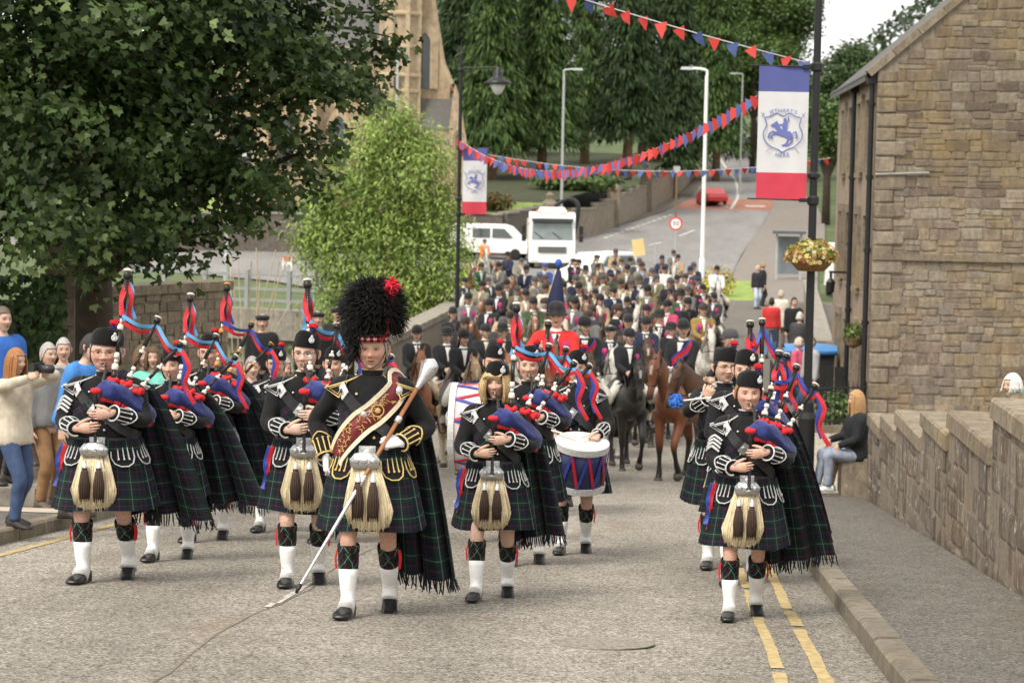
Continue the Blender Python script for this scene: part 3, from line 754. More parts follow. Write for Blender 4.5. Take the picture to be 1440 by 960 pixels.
def broadleaf(px, py, D, r, label, pal, leaf=.30, zb=None, name='broadleaf_tree', dens=18, grp='trees beyond the far road'):
    c = W(px, py, D); zb = g(c.y) if zb is None else zb
    t = thing(name, label, 'tree', (c.x, c.y, zb), 0, grp)
    h = c.z - zb; bl_ = []
    for k in range(15):
        d = unit(1)[0]; bl_.append((tuple(np.array([0, 0, h]) + d * r * .62 * np.array([1, 1, .9])), r * rnd.uniform(.32, .5)))
    V, F, C = blob_crown(bl_, dens * min(1, 5 / r) ** 2, leaf * max(1, r / 5) * 1.1, DIAM * np.array([.85, 1]), pal, None, 12, leaf * 1.5, .1, .45)
    ob('crown', np_mesh('crown', V, F, m_leaf, C), t)
    b = MB(); b.tube([(0, 0, -.5), (0, 0, h * .6), (0.1, 0, h)], [.35, .25, .1], 8); limbs(b, Vector((0, 0, h * .45)), [q for q, _ in bl_[:8]], .14); b.build('trunk', m_bark, t, True)
gl = [(.07, .12, .025), (.10, .16, .035), (.05, .09, .02)]; gd = [(.035, .065, .018), (.05, .09, .025), (.065, .11, .03)]
for a in ((1062, 80, 225, 5.0, 'yellowish green tree behind the banner and right lamp post', gl), (1040, 120, 245, 5, 'green tree above the top of the far road', gd), (1120, 150, 215, 4, 'tree right of the far road behind the banner pole', gd), (1195, 118, 190, 3.6, 'rounded green tree left of the house roof', gd),
          (1165, 180, 170, 2.6, 'small bright green tree beside the house eaves', gl), (1095, 190, 250, 3.2, 'low green tree at the far bend of the road', gl), (1010, 20, 260, 7, 'tall tree crown right of the conifers at the top', gl), (1092, 25, 228, 5.0, 'tall pale green tree right above the large banner', gl), (1270, 150, 210, 4, 'green tree behind the house roof', gd), (560, 40, 215, 7, 'dark tree crown behind the church', gd), (430, 60, 225, 8, 'dark tree crown far left of the church', gd)):
    broadleaf(*a)
# wooded hill at the right
b = MB(); q = W(1450, 60, 520); hV = []
for j in range(9):
    for i in range(17):
        x = (i - 8) * 26; y = j * 30
        hV.append((x, y, 40 * math.exp(-(x / 40) ** 2) * min(1, j / 3) - 6 + 2 * math.sin(i * 2.1 + j)))
b.add(hV, [(j * 17 + i, j * 17 + i + 1, (j + 1) * 17 + i + 1, (j + 1) * 17 + i) for j in range(8) for i in range(16)])
o = b.build('hill', m_field, None, True); o.location = (q.x, q.y, 18); tag(o, kind='structure')
ii = rng.integers(0, 16 * 4, 2600); P = []
for k in range(14000):
    i = rnd.uniform(0, 15.99); j = rnd.uniform(.6, 5); x = (i - 8) * 26; y = j * 30
    P.append((x, y, 40 * math.exp(-(x / 40) ** 2) * min(1, j / 3) + rnd.uniform(-6, 1)))
V, F, C = leaves(np.array(P), unit(14000) + np.array([0, -.6, .6]), 1.8, OVAL * np.array([1.6, 1]), pick(14000, [(.045, .065, .035), (.06, .08, .045), (.035, .052, .03)]))
tag(ob('hillside_wood', np_mesh('hillside_wood', V, F, m_leaf, C), None, o.location), 'far wooded hillside above the house roof', 'wood', kind='stuff')
# undergrowth below the conifers, shrubs
def bush(name, label, px, D, w_, h_, pal, n=700, leaf=.22, z0=None, grp=None):
    q = W(px, 300, D); zb = g(q.y) if z0 is None else z0
    d = unit(n) * (rng.random((n, 1)) ** .35); P = d * np.array([w_ / 2, w_ / 2.4, h_ / 2]) + np.array([0, 0, h_ * .48])
    V, F, C = leaves(P, d + np.array([0, 0, .5]) + unit(n) * .4, leaf, OVAL * np.array([1.5, 1]), pick(n, pal))
    t = thing(name, label, 'shrub', (q.x, q.y, zb), 0, grp)
    ob('foliage', np_mesh('foliage', V, F, m_leaf, C), t)
    b = MB()
    for k in range(5): b.tube([(0, 0, -.05), (rnd.uniform(-.3, .3) * w_, rnd.uniform(-.2, .2) * w_, h_ * .7)], [.03, .01], 5)
    b.build('stem', m_bark, t)
    return t
bush('shrub', 'reddish brown shrub on the lawn beside the small banner', 700, 139, 2.2, 1.2, [(.22, .12, .04), (.16, .13, .04), (.12, .13, .03)], 700, .25, -.45)
for k, (px, lb) in enumerate(((825, 'low hedge at the foot of the conifers by the wall'), (790, 'low green bush behind the lorry'), (1095, 'green hedge at the far bend'))):
    bush('hedge_bush', lb, px, 158 if px < 900 else 225, 5, 1.4, gl, 900, .4, .8 if px < 900 else None)
# ---- church
m_ch = mat_stone('church_sandstone', [(.34, .255, .17), (.42, .33, .225), (.37, .275, .175), (.30, .225, .16)], .1, .1, .25, False, 3)
m_chd = mat_stone('church_dressings', [(.42, .325, .215), (.46, .36, .24)], 0, .1, .2, False, 3)
q = W(587, 300, 132); SC = 3150 / 132
ch = thing('church', 'sandstone church with turret, big pointed arch and slate porch roof', 'church', (q.x, q.y, 0), YAW)
cx = lambda px: (px - 600) / SC
cz = lambda py: 1.6 + (247 - py) / SC
def arch_pts(cxm, w_, zb, zs, n=9):
    """pointed arch outline from left foot to right foot"""
    L = [(cxm - w_ / 2, zb), (cxm - w_ / 2, zs)]
    for k in range(1, n + 1):
        a = R(60) * k / n; L.append((cxm + w_ / 2 - w_ * math.cos(a), zs + w_ * math.sin(a)))
    return L + [(2 * cxm - x, z) for x, z in L[-2::-1]]
def ring(outer, inner, d0, d1, mat, par, name):
    b = MB(); n = len(outer)
    V = [(x, d0, z) for x, z in outer] + [(x, d0, z) for x, z in inner] + [(x, d1, z) for x, z in outer] + [(x, d1, z) for x, z in inner]
    Fc = []
    for i in range(n - 1): Fc += [(i, i + 1, n + i + 1, n + i), (2 * n + i, 3 * n + i, 3 * n + i + 1, 2 * n + i + 1), (i, 2 * n + i, 2 * n + i + 1, i + 1), (n + i, n + i + 1, 3 * n + i + 1, 3 * n + i)]
    b.add(V, Fc); return b.build(name, mat, par)
tz = [(1.32, -2), (1.32, 1.2), (1.25, 1.4), (1.25, 6.4), (1.18, 6.6), (1.18, 16)]
T0 = Matrix.Translation((cx(572), .6, 0)) @ Matrix.Rotation(R(22.5), 4, 'Z')
MB().lathe(tz, 8, 0, T0).build('turret', m_ch, ch)
for py in (22, 68, 108, 130): MB().lathe([(1.2, cz(py) - .16), (1.36, cz(py) - .06), (1.36, cz(py) + .06), (1.2, cz(py) + .16)], 8, 0, T0).build('string_course', m_chd, ch)
for k in range(8):
    a = 2 * math.pi * k / 8 + R(22.5) - R(0)
    MB().box((cx(572) + 1.20 * math.cos(a), .6 + 1.20 * math.sin(a), 6.5), (.26, .26, 17)).build('turret_corner', m_chd, ch)
MB().box((cx(569), -.62, cz(119)), (.28, .2, .5)).build('turret_slit', m_glassd, ch)
gpz = [(cx(592), -2), (cx(592), cz(-120)), (cx(600), cz(-90)), (cx(612), cz(-10)), (cx(620), cz(40)), (cx(628), cz(85)), (cx(630), cz(92)), (cx(642), cz(118)), (cx(645), -2)]
MB().prism(gpz, 6, 0, Matrix.Translation((0, .9, 0))).build('gable_front', m_ch, ch)
cop = [(gpz[i][0], gpz[i][1]) for i in range(2, 8)]
MB().tube([(x + .05, 1.1, z) for x, z in cop], .22, 6).build('gable_coping', m_chd, ch)
for k, (a, d) in enumerate(((1.55, .74), (1.25, .66), (.95, .58))):
    ring(arch_pts(cx(606), a, cz(125), cz(60)), arch_pts(cx(606), a - .3, cz(125), cz(60)), d, d + .25, m_chd, ch, 'arch_moulding')
MB().prism(arch_pts(cx(606), .7, cz(125), cz(60)), .1, 0, Matrix.Translation((0, .86, 0))).build('arch_window', m_glassd, ch)
# nave to the left, porch to the right
MB().box((cx(430), 5, cz(180)), (9.6, 7, 9.5)).build('nave_wall', m_ch, ch)
b = MB(); b.add([(cx(315), 1.2, cz(80)), (cx(548), 1.2, cz(80)), (cx(548), 5.2, cz(-60)), (cx(315), 5.2, cz(-60)), (cx(315), 9.5, cz(80)), (cx(548), 9.5, cz(80))], [(0, 1, 2, 3), (3, 2, 5, 4), (0, 3, 4), (1, 5, 2), (0, 4, 5, 1)]); b.build('nave_roof', m_slate, ch)
for px in (350, 410, 485):
    ww = MB().prism(arch_pts(cx(px), 1.0, cz(235), cz(185)), .1, 0, Matrix.Translation((0, 1.42, 0))).build('nave_window', m_glassd, ch)
    ring(arch_pts(cx(px), 1.5, cz(240), cz(185)), arch_pts(cx(px), 1.0, cz(240), cz(185)), 1.3, 1.6, m_chd, ww, 'arch_surround')
for px in (320, 380, 448, 520): MB().box((cx(px), 1.0, cz(190)), (.7, 1.2, 7), taper=.75).build('buttress', m_chd, ch)
MB().box((cx(622), .6, cz(235)), (1.9, 2.2, 4.2)).build('porch_wall', m_ch, ch)
b = MB(); b.add([(cx(600), -.6, cz(200)), (cx(648), -.6, cz(200)), (cx(648), 1.2, cz(126)), (cx(600), 1.2, cz(126)), (cx(600), 1.2, cz(200)), (cx(648), 1.2, cz(200))], [(0, 1, 2, 3), (0, 3, 4), (1, 5, 2), (4, 3, 2, 5), (0, 4, 5, 1)]); b.build('porch_roof', m_slate, ch)
MB().box((cx(624), 1.15, cz(125)), (2.1, .2, .22)).build('roof_ridge', M('ridge_tile', (.35, .16, .09), .85, .2, 5), ch)
MB().prism([(cx(644), -2), (cx(644), cz(170)), (cx(650), cz(118)), (cx(656), cz(135)), (cx(670), cz(215)), (cx(671), -2)], 2.4, 0, Matrix.Translation((0, -.9, 0))).build('porch_gable', m_ch, ch)
for a, d in ((.86, -1.1), (.62, -1.02)): ring(arch_pts(cx(657), a, cz(280), cz(195)), arch_pts(cx(657), a - .2, cz(280), cz(195)), d, d + .22, m_chd, ch, 'arch_moulding')
MB().prism(arch_pts(cx(657), .42, cz(280), cz(195)), .08, 0, Matrix.Translation((0, -.95, 0))).build('porch_door', m_bark2, ch)
# ---- walls beyond the junction
def ghwall(name, label, pts, h0, h1, th, mat, zbase=None):
    t = thing(name, label, 'wall', (0, 0, 0))
    q = [G(px, D) for px, D in pts]
    for i in range(len(q) - 1):
        a, c = q[i], q[i + 1]; d = Vector((c.x - a.x, c.y - a.y, 0)); L = d.length; n2 = max(1, int(L / 3.2)); ang = math.atan2(d.y, d.x)
        for k in range(n2):
            t0 = (k + .5) / n2; p = a.lerp(c, t0); h = h0 + (h1 - h0) * (i + t0) / (len(q) - 1)
            zb = g(p.y) if zbase is None else zbase
            MB().box((0, 0, h / 2 - .2), (L / n2 - .01, th, h + .4)).build('wall_panel', mat, t).matrix_basis = Matrix.Translation((p.x, p.y, zb)) @ Matrix.Rotation(ang, 4, 'Z')
            MB().box((0, 0, h + .05), (L / n2 - .02, th + .12, .12)).build('coping_stone', m_conc, t).matrix_basis = Matrix.Translation((p.x, p.y, zb)) @ Matrix.Rotation(ang, 4, 'Z')
    return t
m_wall2 = mat_stone('roadside_wall_stone', [(.20, .165, .13), (.28, .235, .185), (.24, .195, .15)], .1, .1, .4, False, 4)
m_wall3 = mat_stone('retaining_wall_stone', [(.10, .085, .075), (.16, .135, .115)], 0, .1, .3, False, 4)
ghwall('retaining_wall', 'dark low retaining wall below the church lawn', [(60, 131.4), (330, 131.4), (450, 131.4), (600, 131.4), (706, 131.4), (770, 146)], 2.1, 2.5, .5, m_wall3)
rw = ghwall('roadside_wall', 'grey roadside wall climbing past the conifers to the bend', [(770, 146), (800, 151), (835, 157), (872, 168), (912, 182), (940, 194), (962, 208), (975, 222)], 1.7, 2.7, .5, m_wall2)
for px, D, h in ((862, 164.5, 2.7), (908, 180, 3.0), (772, 146, 2.4)):
    p = G(px, D)
    MB().box((p.x, p.y - .1, g(p.y) + h / 2), (.95, .95, h)).build('pier', m_dress, rw)
    MB().lathe([(.1, h), (.65, h), (.62, h + .22), (.25, h + .5), (.3, h + .8), (.05, h + 1.0)], 8, 0, Matrix.Translation((p.x, p.y - .1, g(p.y)))).build('pier_cap', m_dress, rw)
# side bridge with railings, to the left of the ash
p0, p1 = G(235, 72), G(470, 70)
sb = thing('side_bridge', 'concrete side bridge with grey railings behind the left pipers', 'bridge', (p0.x, p0.y, -3.35), math.atan2(p1.y - p0.y, p1.x - p0.x))
L = (p1 - p0).length; 
MB().box((L / 2, 3, .0), (L + 4, 6.4, .55)).build('deck', m_conc, sb)
MB().box((L / 2, -.25, .2), (L + 4, .25, .95)).build('edge_beam', m_conc, sb)
for k in range(4): MB().box((.6 + k * L / 3.4, 2.5, -2.4), (.9, 5, 4.4)).build('pier', m_conc, sb)
m_rail = M('grey_railing_paint', (.27, .28, .27), .6, .15, 4)
for k in range(5): MB().box((k * L / 4, -.2, 1.25), (.13, .13, 1.3)).build('post', m_rail, sb)
for z in (.95, 1.3, 1.75): MB().box((L / 2, -.2, z), (L + 3, .07, .08)).build('rail', m_rail, sb)
sheet('river', [(40, -40, -6.7, -2.3), (86, -40, -6.7, -2.3)], M('river_water', (.03, .035, .03), .12, .1, 2, .3, 8), 4)
# ================================================================ STREET FURNITURE, VEHICLES
m_grey = M('galvanised_pole', (.42, .43, .42), .5, .1, 5, metal=.4)
m_white = M('white_paint', (.78, .77, .74), .5, .06, 5)
m_red = M('banner_red', (.62, .055, .09), .75, .08, 5, trans=.15)
m_blue = M('banner_blue', (.10, .115, .33), .75, .08, 5, trans=.15)
m_bwht = M('banner_white', (.70, .69, .70), .75, .05, 5, trans=.2)
m_ink = M('banner_ink', (.13, .15, .40), .75, .05, 5)
def text_mb(s, size, M0, mb, mi=0, arc=None):
    """lettering as flat outlines; arc = (radius, centre angle) bends it"""
    cu = bpy.data.curves.new('t', 'FONT'); cu.body = s; cu.size = size; cu.align_x = 'CENTER'; cu.align_y = 'CENTER'; cu.resolution_u = 2; cu.offset = size * .004; cu.space_character = 1.12
    o = bpy.data.objects.new('t', cu); COL.objects.link(o)
    me = bpy.data.meshes.new_from_object(o.evaluated_get(bpy.context.evaluated_depsgraph_get()))
    V = []
    for v in me.vertices:
        x, y = v.co.x, v.co.y
        if arc:
            r_, up = arc; a = x / r_; rr = r_ + (y if up else -y); x = rr * math.sin(a); y = (rr * math.cos(a) - r_) * (1 if up else -1)
        V.append((x, 0, y))
    mb.add(V, [tuple(p.vertices) for p in me.polygons], mi, None, None, M0)
    bpy.data.objects.remove(o); bpy.data.curves.remove(cu); bpy.data.meshes.remove(me)
def lantern_post(px, D, label, h, armdir):
    p = G(px, D); t = thing('lamp_post', label, 'lamp post', (p.x, p.y, g(p.y) + (.11 if p.x > 1 else 0)))
    MB().lathe([(.11, 0), (.11, 1.0), (.085, 1.08), (.085, 1.2), (.055, 1.3), (.045, h), (.05, h + .02), (.05, h + .12), (.02, h + .2), (.012, h + .45)], 14).build('post', m_black, t, False)
    for z in (1.05, h * .55, h - .35): MB().lathe([(.05, z), (.085, z + .03), (.085, z + .07), (.05, z + .1)], 12).build('collar', m_black, t)
    MB().tube([(0, 0, h - .25), (armdir * .95, 0, h - .22)], .022, 8).build('arm', m_black, t)
    ln = ob('lantern', MB().lathe([(.02, .22), (.08, .18), (.08, .1), (.13, .05), (.12, -.02), (.2, -.1), (.36, -.19), (.35, -.22), (.1, -.2)], 20, 0, Matrix.Translation((armdir * .95, 0, h - .42))).mesh('lantern', m_black, True), t)
    MB().lathe([(.03, -.5), (.1, -.45), (.17, -.33), (.2, -.22)], 16, 0, Matrix.Translation((armdir * .95, 0, h - .42))).build('lamp_bowl', M('frosted_glass', (.75, .76, .74), .25, .05, 5), ln, True)
    return t, p
def banner(root_label, x, y, ztop, w_, h_, side):
    """cloth hung from two arms; side -1: hangs to the left of the post"""
    t = thing('banner', root_label, 'banner', (x, y, ztop))
    def cloth(v0, v1, mat, nm):
        b = MB(); nu, nv = 9, 8
        fn = lambda d: (lambda u, v: (side * (.07 + u * w_) + .0, .02 * math.sin(u * 5 + (v0 + v * (v1 - v0)) * 4) + d, -h_ * (v0 + v * (v1 - v0))))
        b.grid(nu, nv, fn(0)); b.grid(nu, nv, fn(.004)); return b.build(nm, mat, t, True)
    cloth(0, .19, m_blue, 'blue_band'); pan = cloth(.19, .80, m_bwht, 'white_panel'); cloth(.80, 1, m_red, 'red_band')
    b = MB(); cx_ = side * (.07 + w_ / 2); cz_ = -h_ * .49; M0 = Matrix.Translation((cx_, -.028, cz_)); k = w_ / .66
    # shield outline with a scalloped top and drawn-in sides
    S = [(-.16, .20), (-.08, .24), (0, .205), (.08, .24), (.16, .20), (.235, .17), (.215, .08), (.255, -.02), (.235, -.12), (.15, -.20), (.06, -.235), (0, -.27), (-.06, -.235), (-.15, -.20), (-.235, -.12), (-.255, -.02), (-.215, .08), (-.235, .17)]
    pts = [(x_ * k, 0, z_ * k) for x_, z_ in spline([(*a, ) for a in S + S[:1]], 4)]
    def stroke(P, r): b.tube(P, [(r, .003)] * len(P), 4, 0, True, (0, 1, 0), None, None, M0)
    stroke(pts, .007 * k)
    for sx in (-1, 1):
        stroke([(sx * .24 * k, 0, .18 * k), (sx * .29 * k, 0, .25 * k)], .004 * k); stroke([(sx * .25 * k, 0, .24 * k), (sx * .28 * k, 0, .19 * k)], .004 * k)
        stroke([(sx * .16 * k, 0, -.21 * k), (sx * .22 * k, 0, -.28 * k)], .003 * k)
    # rearing horse and rider
    def poly(P): b.prism([(x_ * k, z_ * k) for x_, z_ in P], .004, 0, M0 @ Matrix.Translation((0, -.004, 0)))
    poly([(-.02, .03), (.10, .0), (.14, -.05), (.09, -.10), (.02, -.07), (-.05, -.05), (-.07, .0)])
    poly([(-.02, .03), (-.07, .0), (-.12, .07), (-.155, .06), (-.16, .085), (-.10, .125), (-.08, .14), (-.06, .10)])
    for P in ([(-.05, -.02), (-.14, .0), (-.175, -.03), (-.19, -.09)], [(-.05, -.04), (-.12, -.03), (-.15, -.07), (-.14, -.10)], [(.08, -.08), (.06, -.14), (.02, -.18), (-.01, -.18)], [(.12, -.06), (.12, -.13), (.07, -.18), (.04, -.185)], [(.13, -.02), (.17, -.0), (.185, -.06), (.175, -.09)]):
        stroke([(x_ * k, 0, z_ * k) for x_, z_ in P], .011 * k)
    poly([(.0, .02), (.05, .02), (.06, .10), (.035, .13), (.0, .12), (-.01, .06)])
    b.ell((.025 * k, -.002, .155 * k), (.022 * k, .003, .026 * k), 8, 6, 0, M0)
    for P in ([(.04, .10), (.07, .15), (.065, .20)], [(.02, .04), (-.0, -.02), (.01, -.06)], [(.0, .09), (-.05, .09)]): stroke([(x_ * k, 0, z_ * k) for x_, z_ in P], .009 * k)
    b.build('emblem', m_ink, pan)
    tb_ = MB()
    text_mb("JETHART'S", .072 * k, M0 @ Matrix.Translation((0, -.002, .275 * k)), tb_, 0, (.55 * k, True))
    text_mb("HERE", .075 * k, M0 @ Matrix.Translation((0, -.002, -.31 * k)), tb_, 0, (.5 * k, False))
    tb_.build('lettering', m_ink, pan)
    return t
rpost, rp_ = lantern_post(1131, 29, 'black lamp post on the right pavement carrying the flower basket', 7.4, -1)
lpost, lp_ = lantern_post(641, 58, 'black lamp post with hanging lantern behind the left riders', 8.1, 1)
bz = 3.08
banner('large banner in blue, white and red with a horseman crest on the right post', rp_.x - .02, rp_.y, bz, .64, 1.69, -1)
zl = 1.6 + (247 - 207) / 3150 * 58
banner('small blue, white and red crest banner on the left lamp post', lp_.x + .02, lp_.y, zl, .62, 1.72, 1)
for root, p, zt, s in ((rpost, rp_, bz, -1), (lpost, lp_, zl, 1)):
    for z in (zt, zt - 1.7):
        b = MB(); z_ = z - root.location.z; b.tube([(0, 0, z_), (s * .84, 0, z_ + .01)], .011, 6); b.lathe([(.06, z_ - .06), (.075, z_ - .04), (.075, z_ + .04), (.06, z_ + .06)], 10); b.box((s * .1, 0, z_), (.16, .05, .05)); b.build('banner_arm', m_black, root)
# hanging basket
q = Vector((rp_.x, rp_.y - .02, 1.6 - (378 - 258) / 3150 * 29))
hb = thing('flower_basket', 'wicker basket of yellow and orange flowers round the right lamp post', 'flower basket', q, 0, None, .83)
MB().lathe([(.2, -.02), (.30, .08), (.335, .19), (.34, .2), (.12, .2)], 22).build('basket', M('wicker', (.24, .12, .05), .9, .35, 30, .8, 50), hb)
for k in range(4): MB().lathe([(.22 + k * .033, .0 + k * .05), (.245 + k * .033, .02 + k * .05), (.23 + k * .033, .045 + k * .05)], 22).build('weave_band', M('wicker_dark', (.19, .09, .035), .9, .3, 30), hb)
n = 1500; d = unit(n); d[:, 2] = np.abs(d[:, 2]) * 1 - .15; P = d * (rng.random((n, 1)) ** .3) * np.array([.40, .40, .30]) + np.array([0, 0, .22])
V, F, C = leaves(P, d + unit(n) * .5, .062, OVAL * np.array([1.8, 1]), pick(n, [(.10, .15, .03), (.20, .24, .05), (.36, .30, .05)]))
ob('foliage', np_mesh('foliage', V, F, m_leaf, C), hb)
n = 520; d = unit(n); d[:, 2] = np.abs(d[:, 2]) - .2; P = d * (.86 + .2 * rng.random((n, 1))) * np.array([.41, .41, .31]) + np.array([0, 0, .23])
V, F, C = leaves(P - np.array([0, 0, .03]), d + unit(n) * .4, .07, np.array([(0, 0), (.4, .1), (.5, .5), (.25, .9), (-.25, .9), (-.5, .5), (-.4, .1)]), pick(n, [(.62, .46, .12), (.55, .24, .08), (.66, .50, .32), (.50, .40, .16), (.5, .2, .12)]))
ob('flowers', np_mesh('flowers', V, F, m_leaf, C), hb)
# bunting
m_fr, m_fb = M('flag_red', (.62, .06, .05), .7, .1, 5, trans=.2), M('flag_blue', (.09, .13, .33), .7, .1, 5, trans=.2)
m_fw = M('flag_cream', (.62, .55, .5), .7, .1, 5, trans=.2)
def flag_mesh(mat, s, q):
    b = MB(); r_ = random.Random(q)
    bl_ = r_.uniform(-.4, .4)
    P = [(-.5, 0, 0), (.5, 0, 0), (.3 + r_.uniform(-.06, .06), bl_ * .25, -.5), (.05 + bl_ * .35, bl_ * .6, -1 - r_.uniform(0, .15)), (-.3 + r_.uniform(-.06, .06), bl_ * .22, -.5)]
    V = [(x * s, y * s, z * s * 1.15) for x, y, z in P] + [(x * s, y * s + .003, z * s * 1.15) for x, y, z in P]
    b.add(V, [(0, 1, 2, 4), (4, 2, 3), (5, 9, 7, 6), (9, 8, 7), (0, 5, 6, 1), (1, 6, 7, 2), (2, 7, 8, 3), (3, 8, 9, 4), (4, 9, 5, 0)])
    return b.mesh('flag', mat)
FM = {k: [flag_mesh(m_, .165, q) for q in range(4)] for k, m_ in (('r', m_fr), ('b', m_fb), ('w', m_fw))}
def bunting(label, A, B, sag, step=.225, wind=0):
    t = thing('bunting', label, 'bunting', (0, 0, 0)); n = int((B - A).length / step)
    pt = lambda s: A.lerp(B, s) + Vector((0, 0, -4 * sag * s * (1 - s)))
    b = MB(); b.tube([pt(i / 30) for i in range(31)], .007, 5); b.build('string', m_bwht, t)
    ang = math.atan2((B - A).y, (B - A).x)
    ang = ang * .35
    for i in range(n):
        k = 'rb'[i % 2] if rnd.random() > .06 else 'r'
        o = ob('flag', FM[k][rnd.randrange(4)], t)
        o.location = pt((i + .5) / n); o.rotation_euler = (rnd.uniform(-.35, .35), rnd.uniform(-.25, .3) + wind, ang + rnd.uniform(-.7, .7))
        if i == 0 or True: o.scale = (1, 1, rnd.uniform(.85, 1.1))
bunting('bunting of red and blue flags rising to the top edge from the right post', W(690, -44, 29), W(1143, 90, 29), .05, .24, -.3)
bunting('bunting of red and blue flags from left post up to the large banner', W(645, 196, 58), W(1137, 87, 29), 1.1, .25, .25)
bunting('lowest bunting of red and blue flags running level from the left post', W(645, 209, 58), W(1168, 222, 56), .45, .2)
# other poles and signs
def street_light(px, D, pytop, label, head):
    p = G(px, D); h = 1.6 + (249 - pytop) / 3150 * D - g(p.y); t = thing('street_light', label, 'street light', (p.x, p.y, g(p.y)))
    m = m_white if 'white' in label else m_grey
    b = MB(); b.lathe([(.13, 0), (.13, 1.6), (.09, 1.75), (.07, h - .3)], 12); b.build('column', m, t)
    MB().tube(spline([(0, 0, h - .35), (0, 0, h - .08), (head * .25, 0, h), (head * .6, 0, h + .02)], 4), .055, 8).build('bracket', m, t)
    MB().box((head * .85, 0, h + .02), (.6, .22, .12), taper=.8).build('lamp_head', m_grey, t)
    return t
street_light(986, 97, 93, 'plain white street light column beside the far road', -1)
t = street_light(788, 136, 97, 'slim grey street light by the conifers with yellow band', 1)
MB().lathe([(.14, 1.2), (.14, 2.3)], 10).build('reflective_band', M('yellow_band', (.75, .42, .04), .6, .1, 5), t)
street_light(555, 118, 62, 'pale grey street light in front of the church', -1)
street_light(318, 92, 225, 'pale grey lamp column seen under the dark tree', 1)
street_light(1040, 200, 98, 'far thin street light at the bend', -1)
def sign_text(s, size, z, par, mat, y=-.02):
    b = MB(); text_mb(s, size, Matrix.Translation((0, y, z)), b); b.build('number', mat, par)
p = G(948, 104); zc = 1.6 + (253 - 313) / 3150 * 104 - g(p.y)
sg = thing('speed_sign', 'round white thirty speed limit sign with red ring', 'road sign', (p.x, p.y, g(p.y)))
MB().tube([(0, .04, 0), (0, .04, zc + .3)], .04, 8).build('post', m_grey, sg)
Rz = Matrix.Translation((0, 0, zc)) @ Matrix.Rotation(R(90), 4, 'X')
MB().lathe([(.0, -.01), (.31, -.01), (.31, .008), (0, .008)], 28, 0, Rz).build('disc', m_white, sg)
b = MB(); n = 28
V = [(r_ * math.cos(2 * math.pi * i / n), -.014, zc + r_ * math.sin(2 * math.pi * i / n)) for r_ in (.31, .235) for i in range(n)]
b.add(V, [(i, (i + 1) % n, n + (i + 1) % n, n + i) for i in range(n)]); b.build('red_ring', M('sign_red', (.6, .03, .03), .5, .05, 5), sg)
sign_text('30', .30, zc, sg, m_black)
p = G(950, 168); ts = thing('thin_post', 'thin brown post at the roadside by the far wall', 'post', (p.x, p.y, g(p.y)))
MB().tube([(0, 0, 0), (0, 0, 4.2)], .07, 8).build('post', m_bark2, ts); MB().box((0, -.05, 4.1), (.5, .05, .5)).build('plate', m_grey, ts)
# blue bin in its dark store, railing, low wall, shelter
p = G(1137, 52); wb = thing('wheelie_bin', 'black wheeled bin with a bright blue lid', 'bin', (p.x, p.y, g(p.y) + .11))
MB().box((0, 0, .55), (.98, .75, 1.0), taper=1.12).build('bin_body', M('bin_dark', (.02, .022, .026), .5, .1, 8), wb)
b = MB(); b.grid(9, 7, lambda u, v: (-.6 + 1.2 * u, -.48 + .96 * v, 1.08 + .16 * math.sin(math.pi * v) * (.8 + .2 * math.sin(math.pi * u)))); b.box((0, -.46, 1.05), (1.2, .06, .1)); b.box((0, .46, 1.05), (1.2, .06, .1)); b.box((-.59, 0, 1.05), (.04, .9, .1)); b.box((.59, 0, 1.05), (.04, .9, .1))
b.build('lid', M('bin_blue', (.07, .22, .48), .45, .1, 6), wb, True)
for s in (-1, 1): MB().lathe([(.1, -.03), (.1, .03)], 12, 0, Matrix.Translation((s * .42, .3, .1)) @ Matrix.Rotation(R(90), 4, 'Y')).build('wheel', m_black, wb)
p = G(1137, 50.2); st = thing('bin_store', 'dark low fence panels in front of the blue bin', 'fence', (p.x, p.y, g(p.y) + .11))
for k in range(7): MB().box((-.66 + k * .22, 0, .42), (.20, .03, .84)).build('board', M('dark_boards', (.018, .017, .016), .8, .2, 10), st)
MB().box((-.80, .8, .42), (.03, 1.6, .84)).build('side_panel', M('dark_boards', (.018, .017, .016)), st)
pa, pb_ = G(1148, 43.2), G(1216, 43.6); rl = thing('iron_railing', 'black iron railing at the foot of the house corner', 'railing', (pa.x, pa.y, g(pa.y) + .112), math.atan2(pb_.y - pa.y, pb_.x - pa.x)); L = (pb_ - pa).length
MB().box((L / 2, 0, .07), (L, .2, .14)).build('plinth', m_dress, rl)
for k in range(12): MB().tube([(k * L / 11, 0, .1), (k * L / 11, 0, .92), (k * L / 11, 0, 1.0)], [.012, .012, .004], 6).build('bar', m_black, rl)
for z in (.22, .86): MB().box((L / 2, 0, z), (L + .04, .03, .03)).build('rail', m_black, rl)
bush('shrub', 'small green shrub behind the iron railing', 1185, 44.4, .9, .75, gl, 420, .1, g(44) + .1)
bush('shrub', 'pale flowering plants in the gap behind the parapet', 1350, 40.5, 1.3, .45, [(.45, .44, .34), (.25, .27, .12), (.4, .16, .08)], 260, .1, 1.6 - (612 - 262) / 3150 * 40.5)
b_ = tag(MB().box((0, 0, 0), (5, .5, .8)).build('planting_bed', m_conc), 'low stone planting bed behind the parapet', 'planter'); pq = W(1390, 622, 40.6); b_.location = (pq.x, pq.y, pq.z - .25)
hbq = G(1180, 44); hx = thing('wall_basket', 'small hanging basket of green plants on the house front', 'flower basket', (3.72, 46.1, -1.55))
MB().lathe([(.02, -.2), (.16, -.12), (.22, .02), (.2, .02)], 14).build('basket', m_bark2, hx)
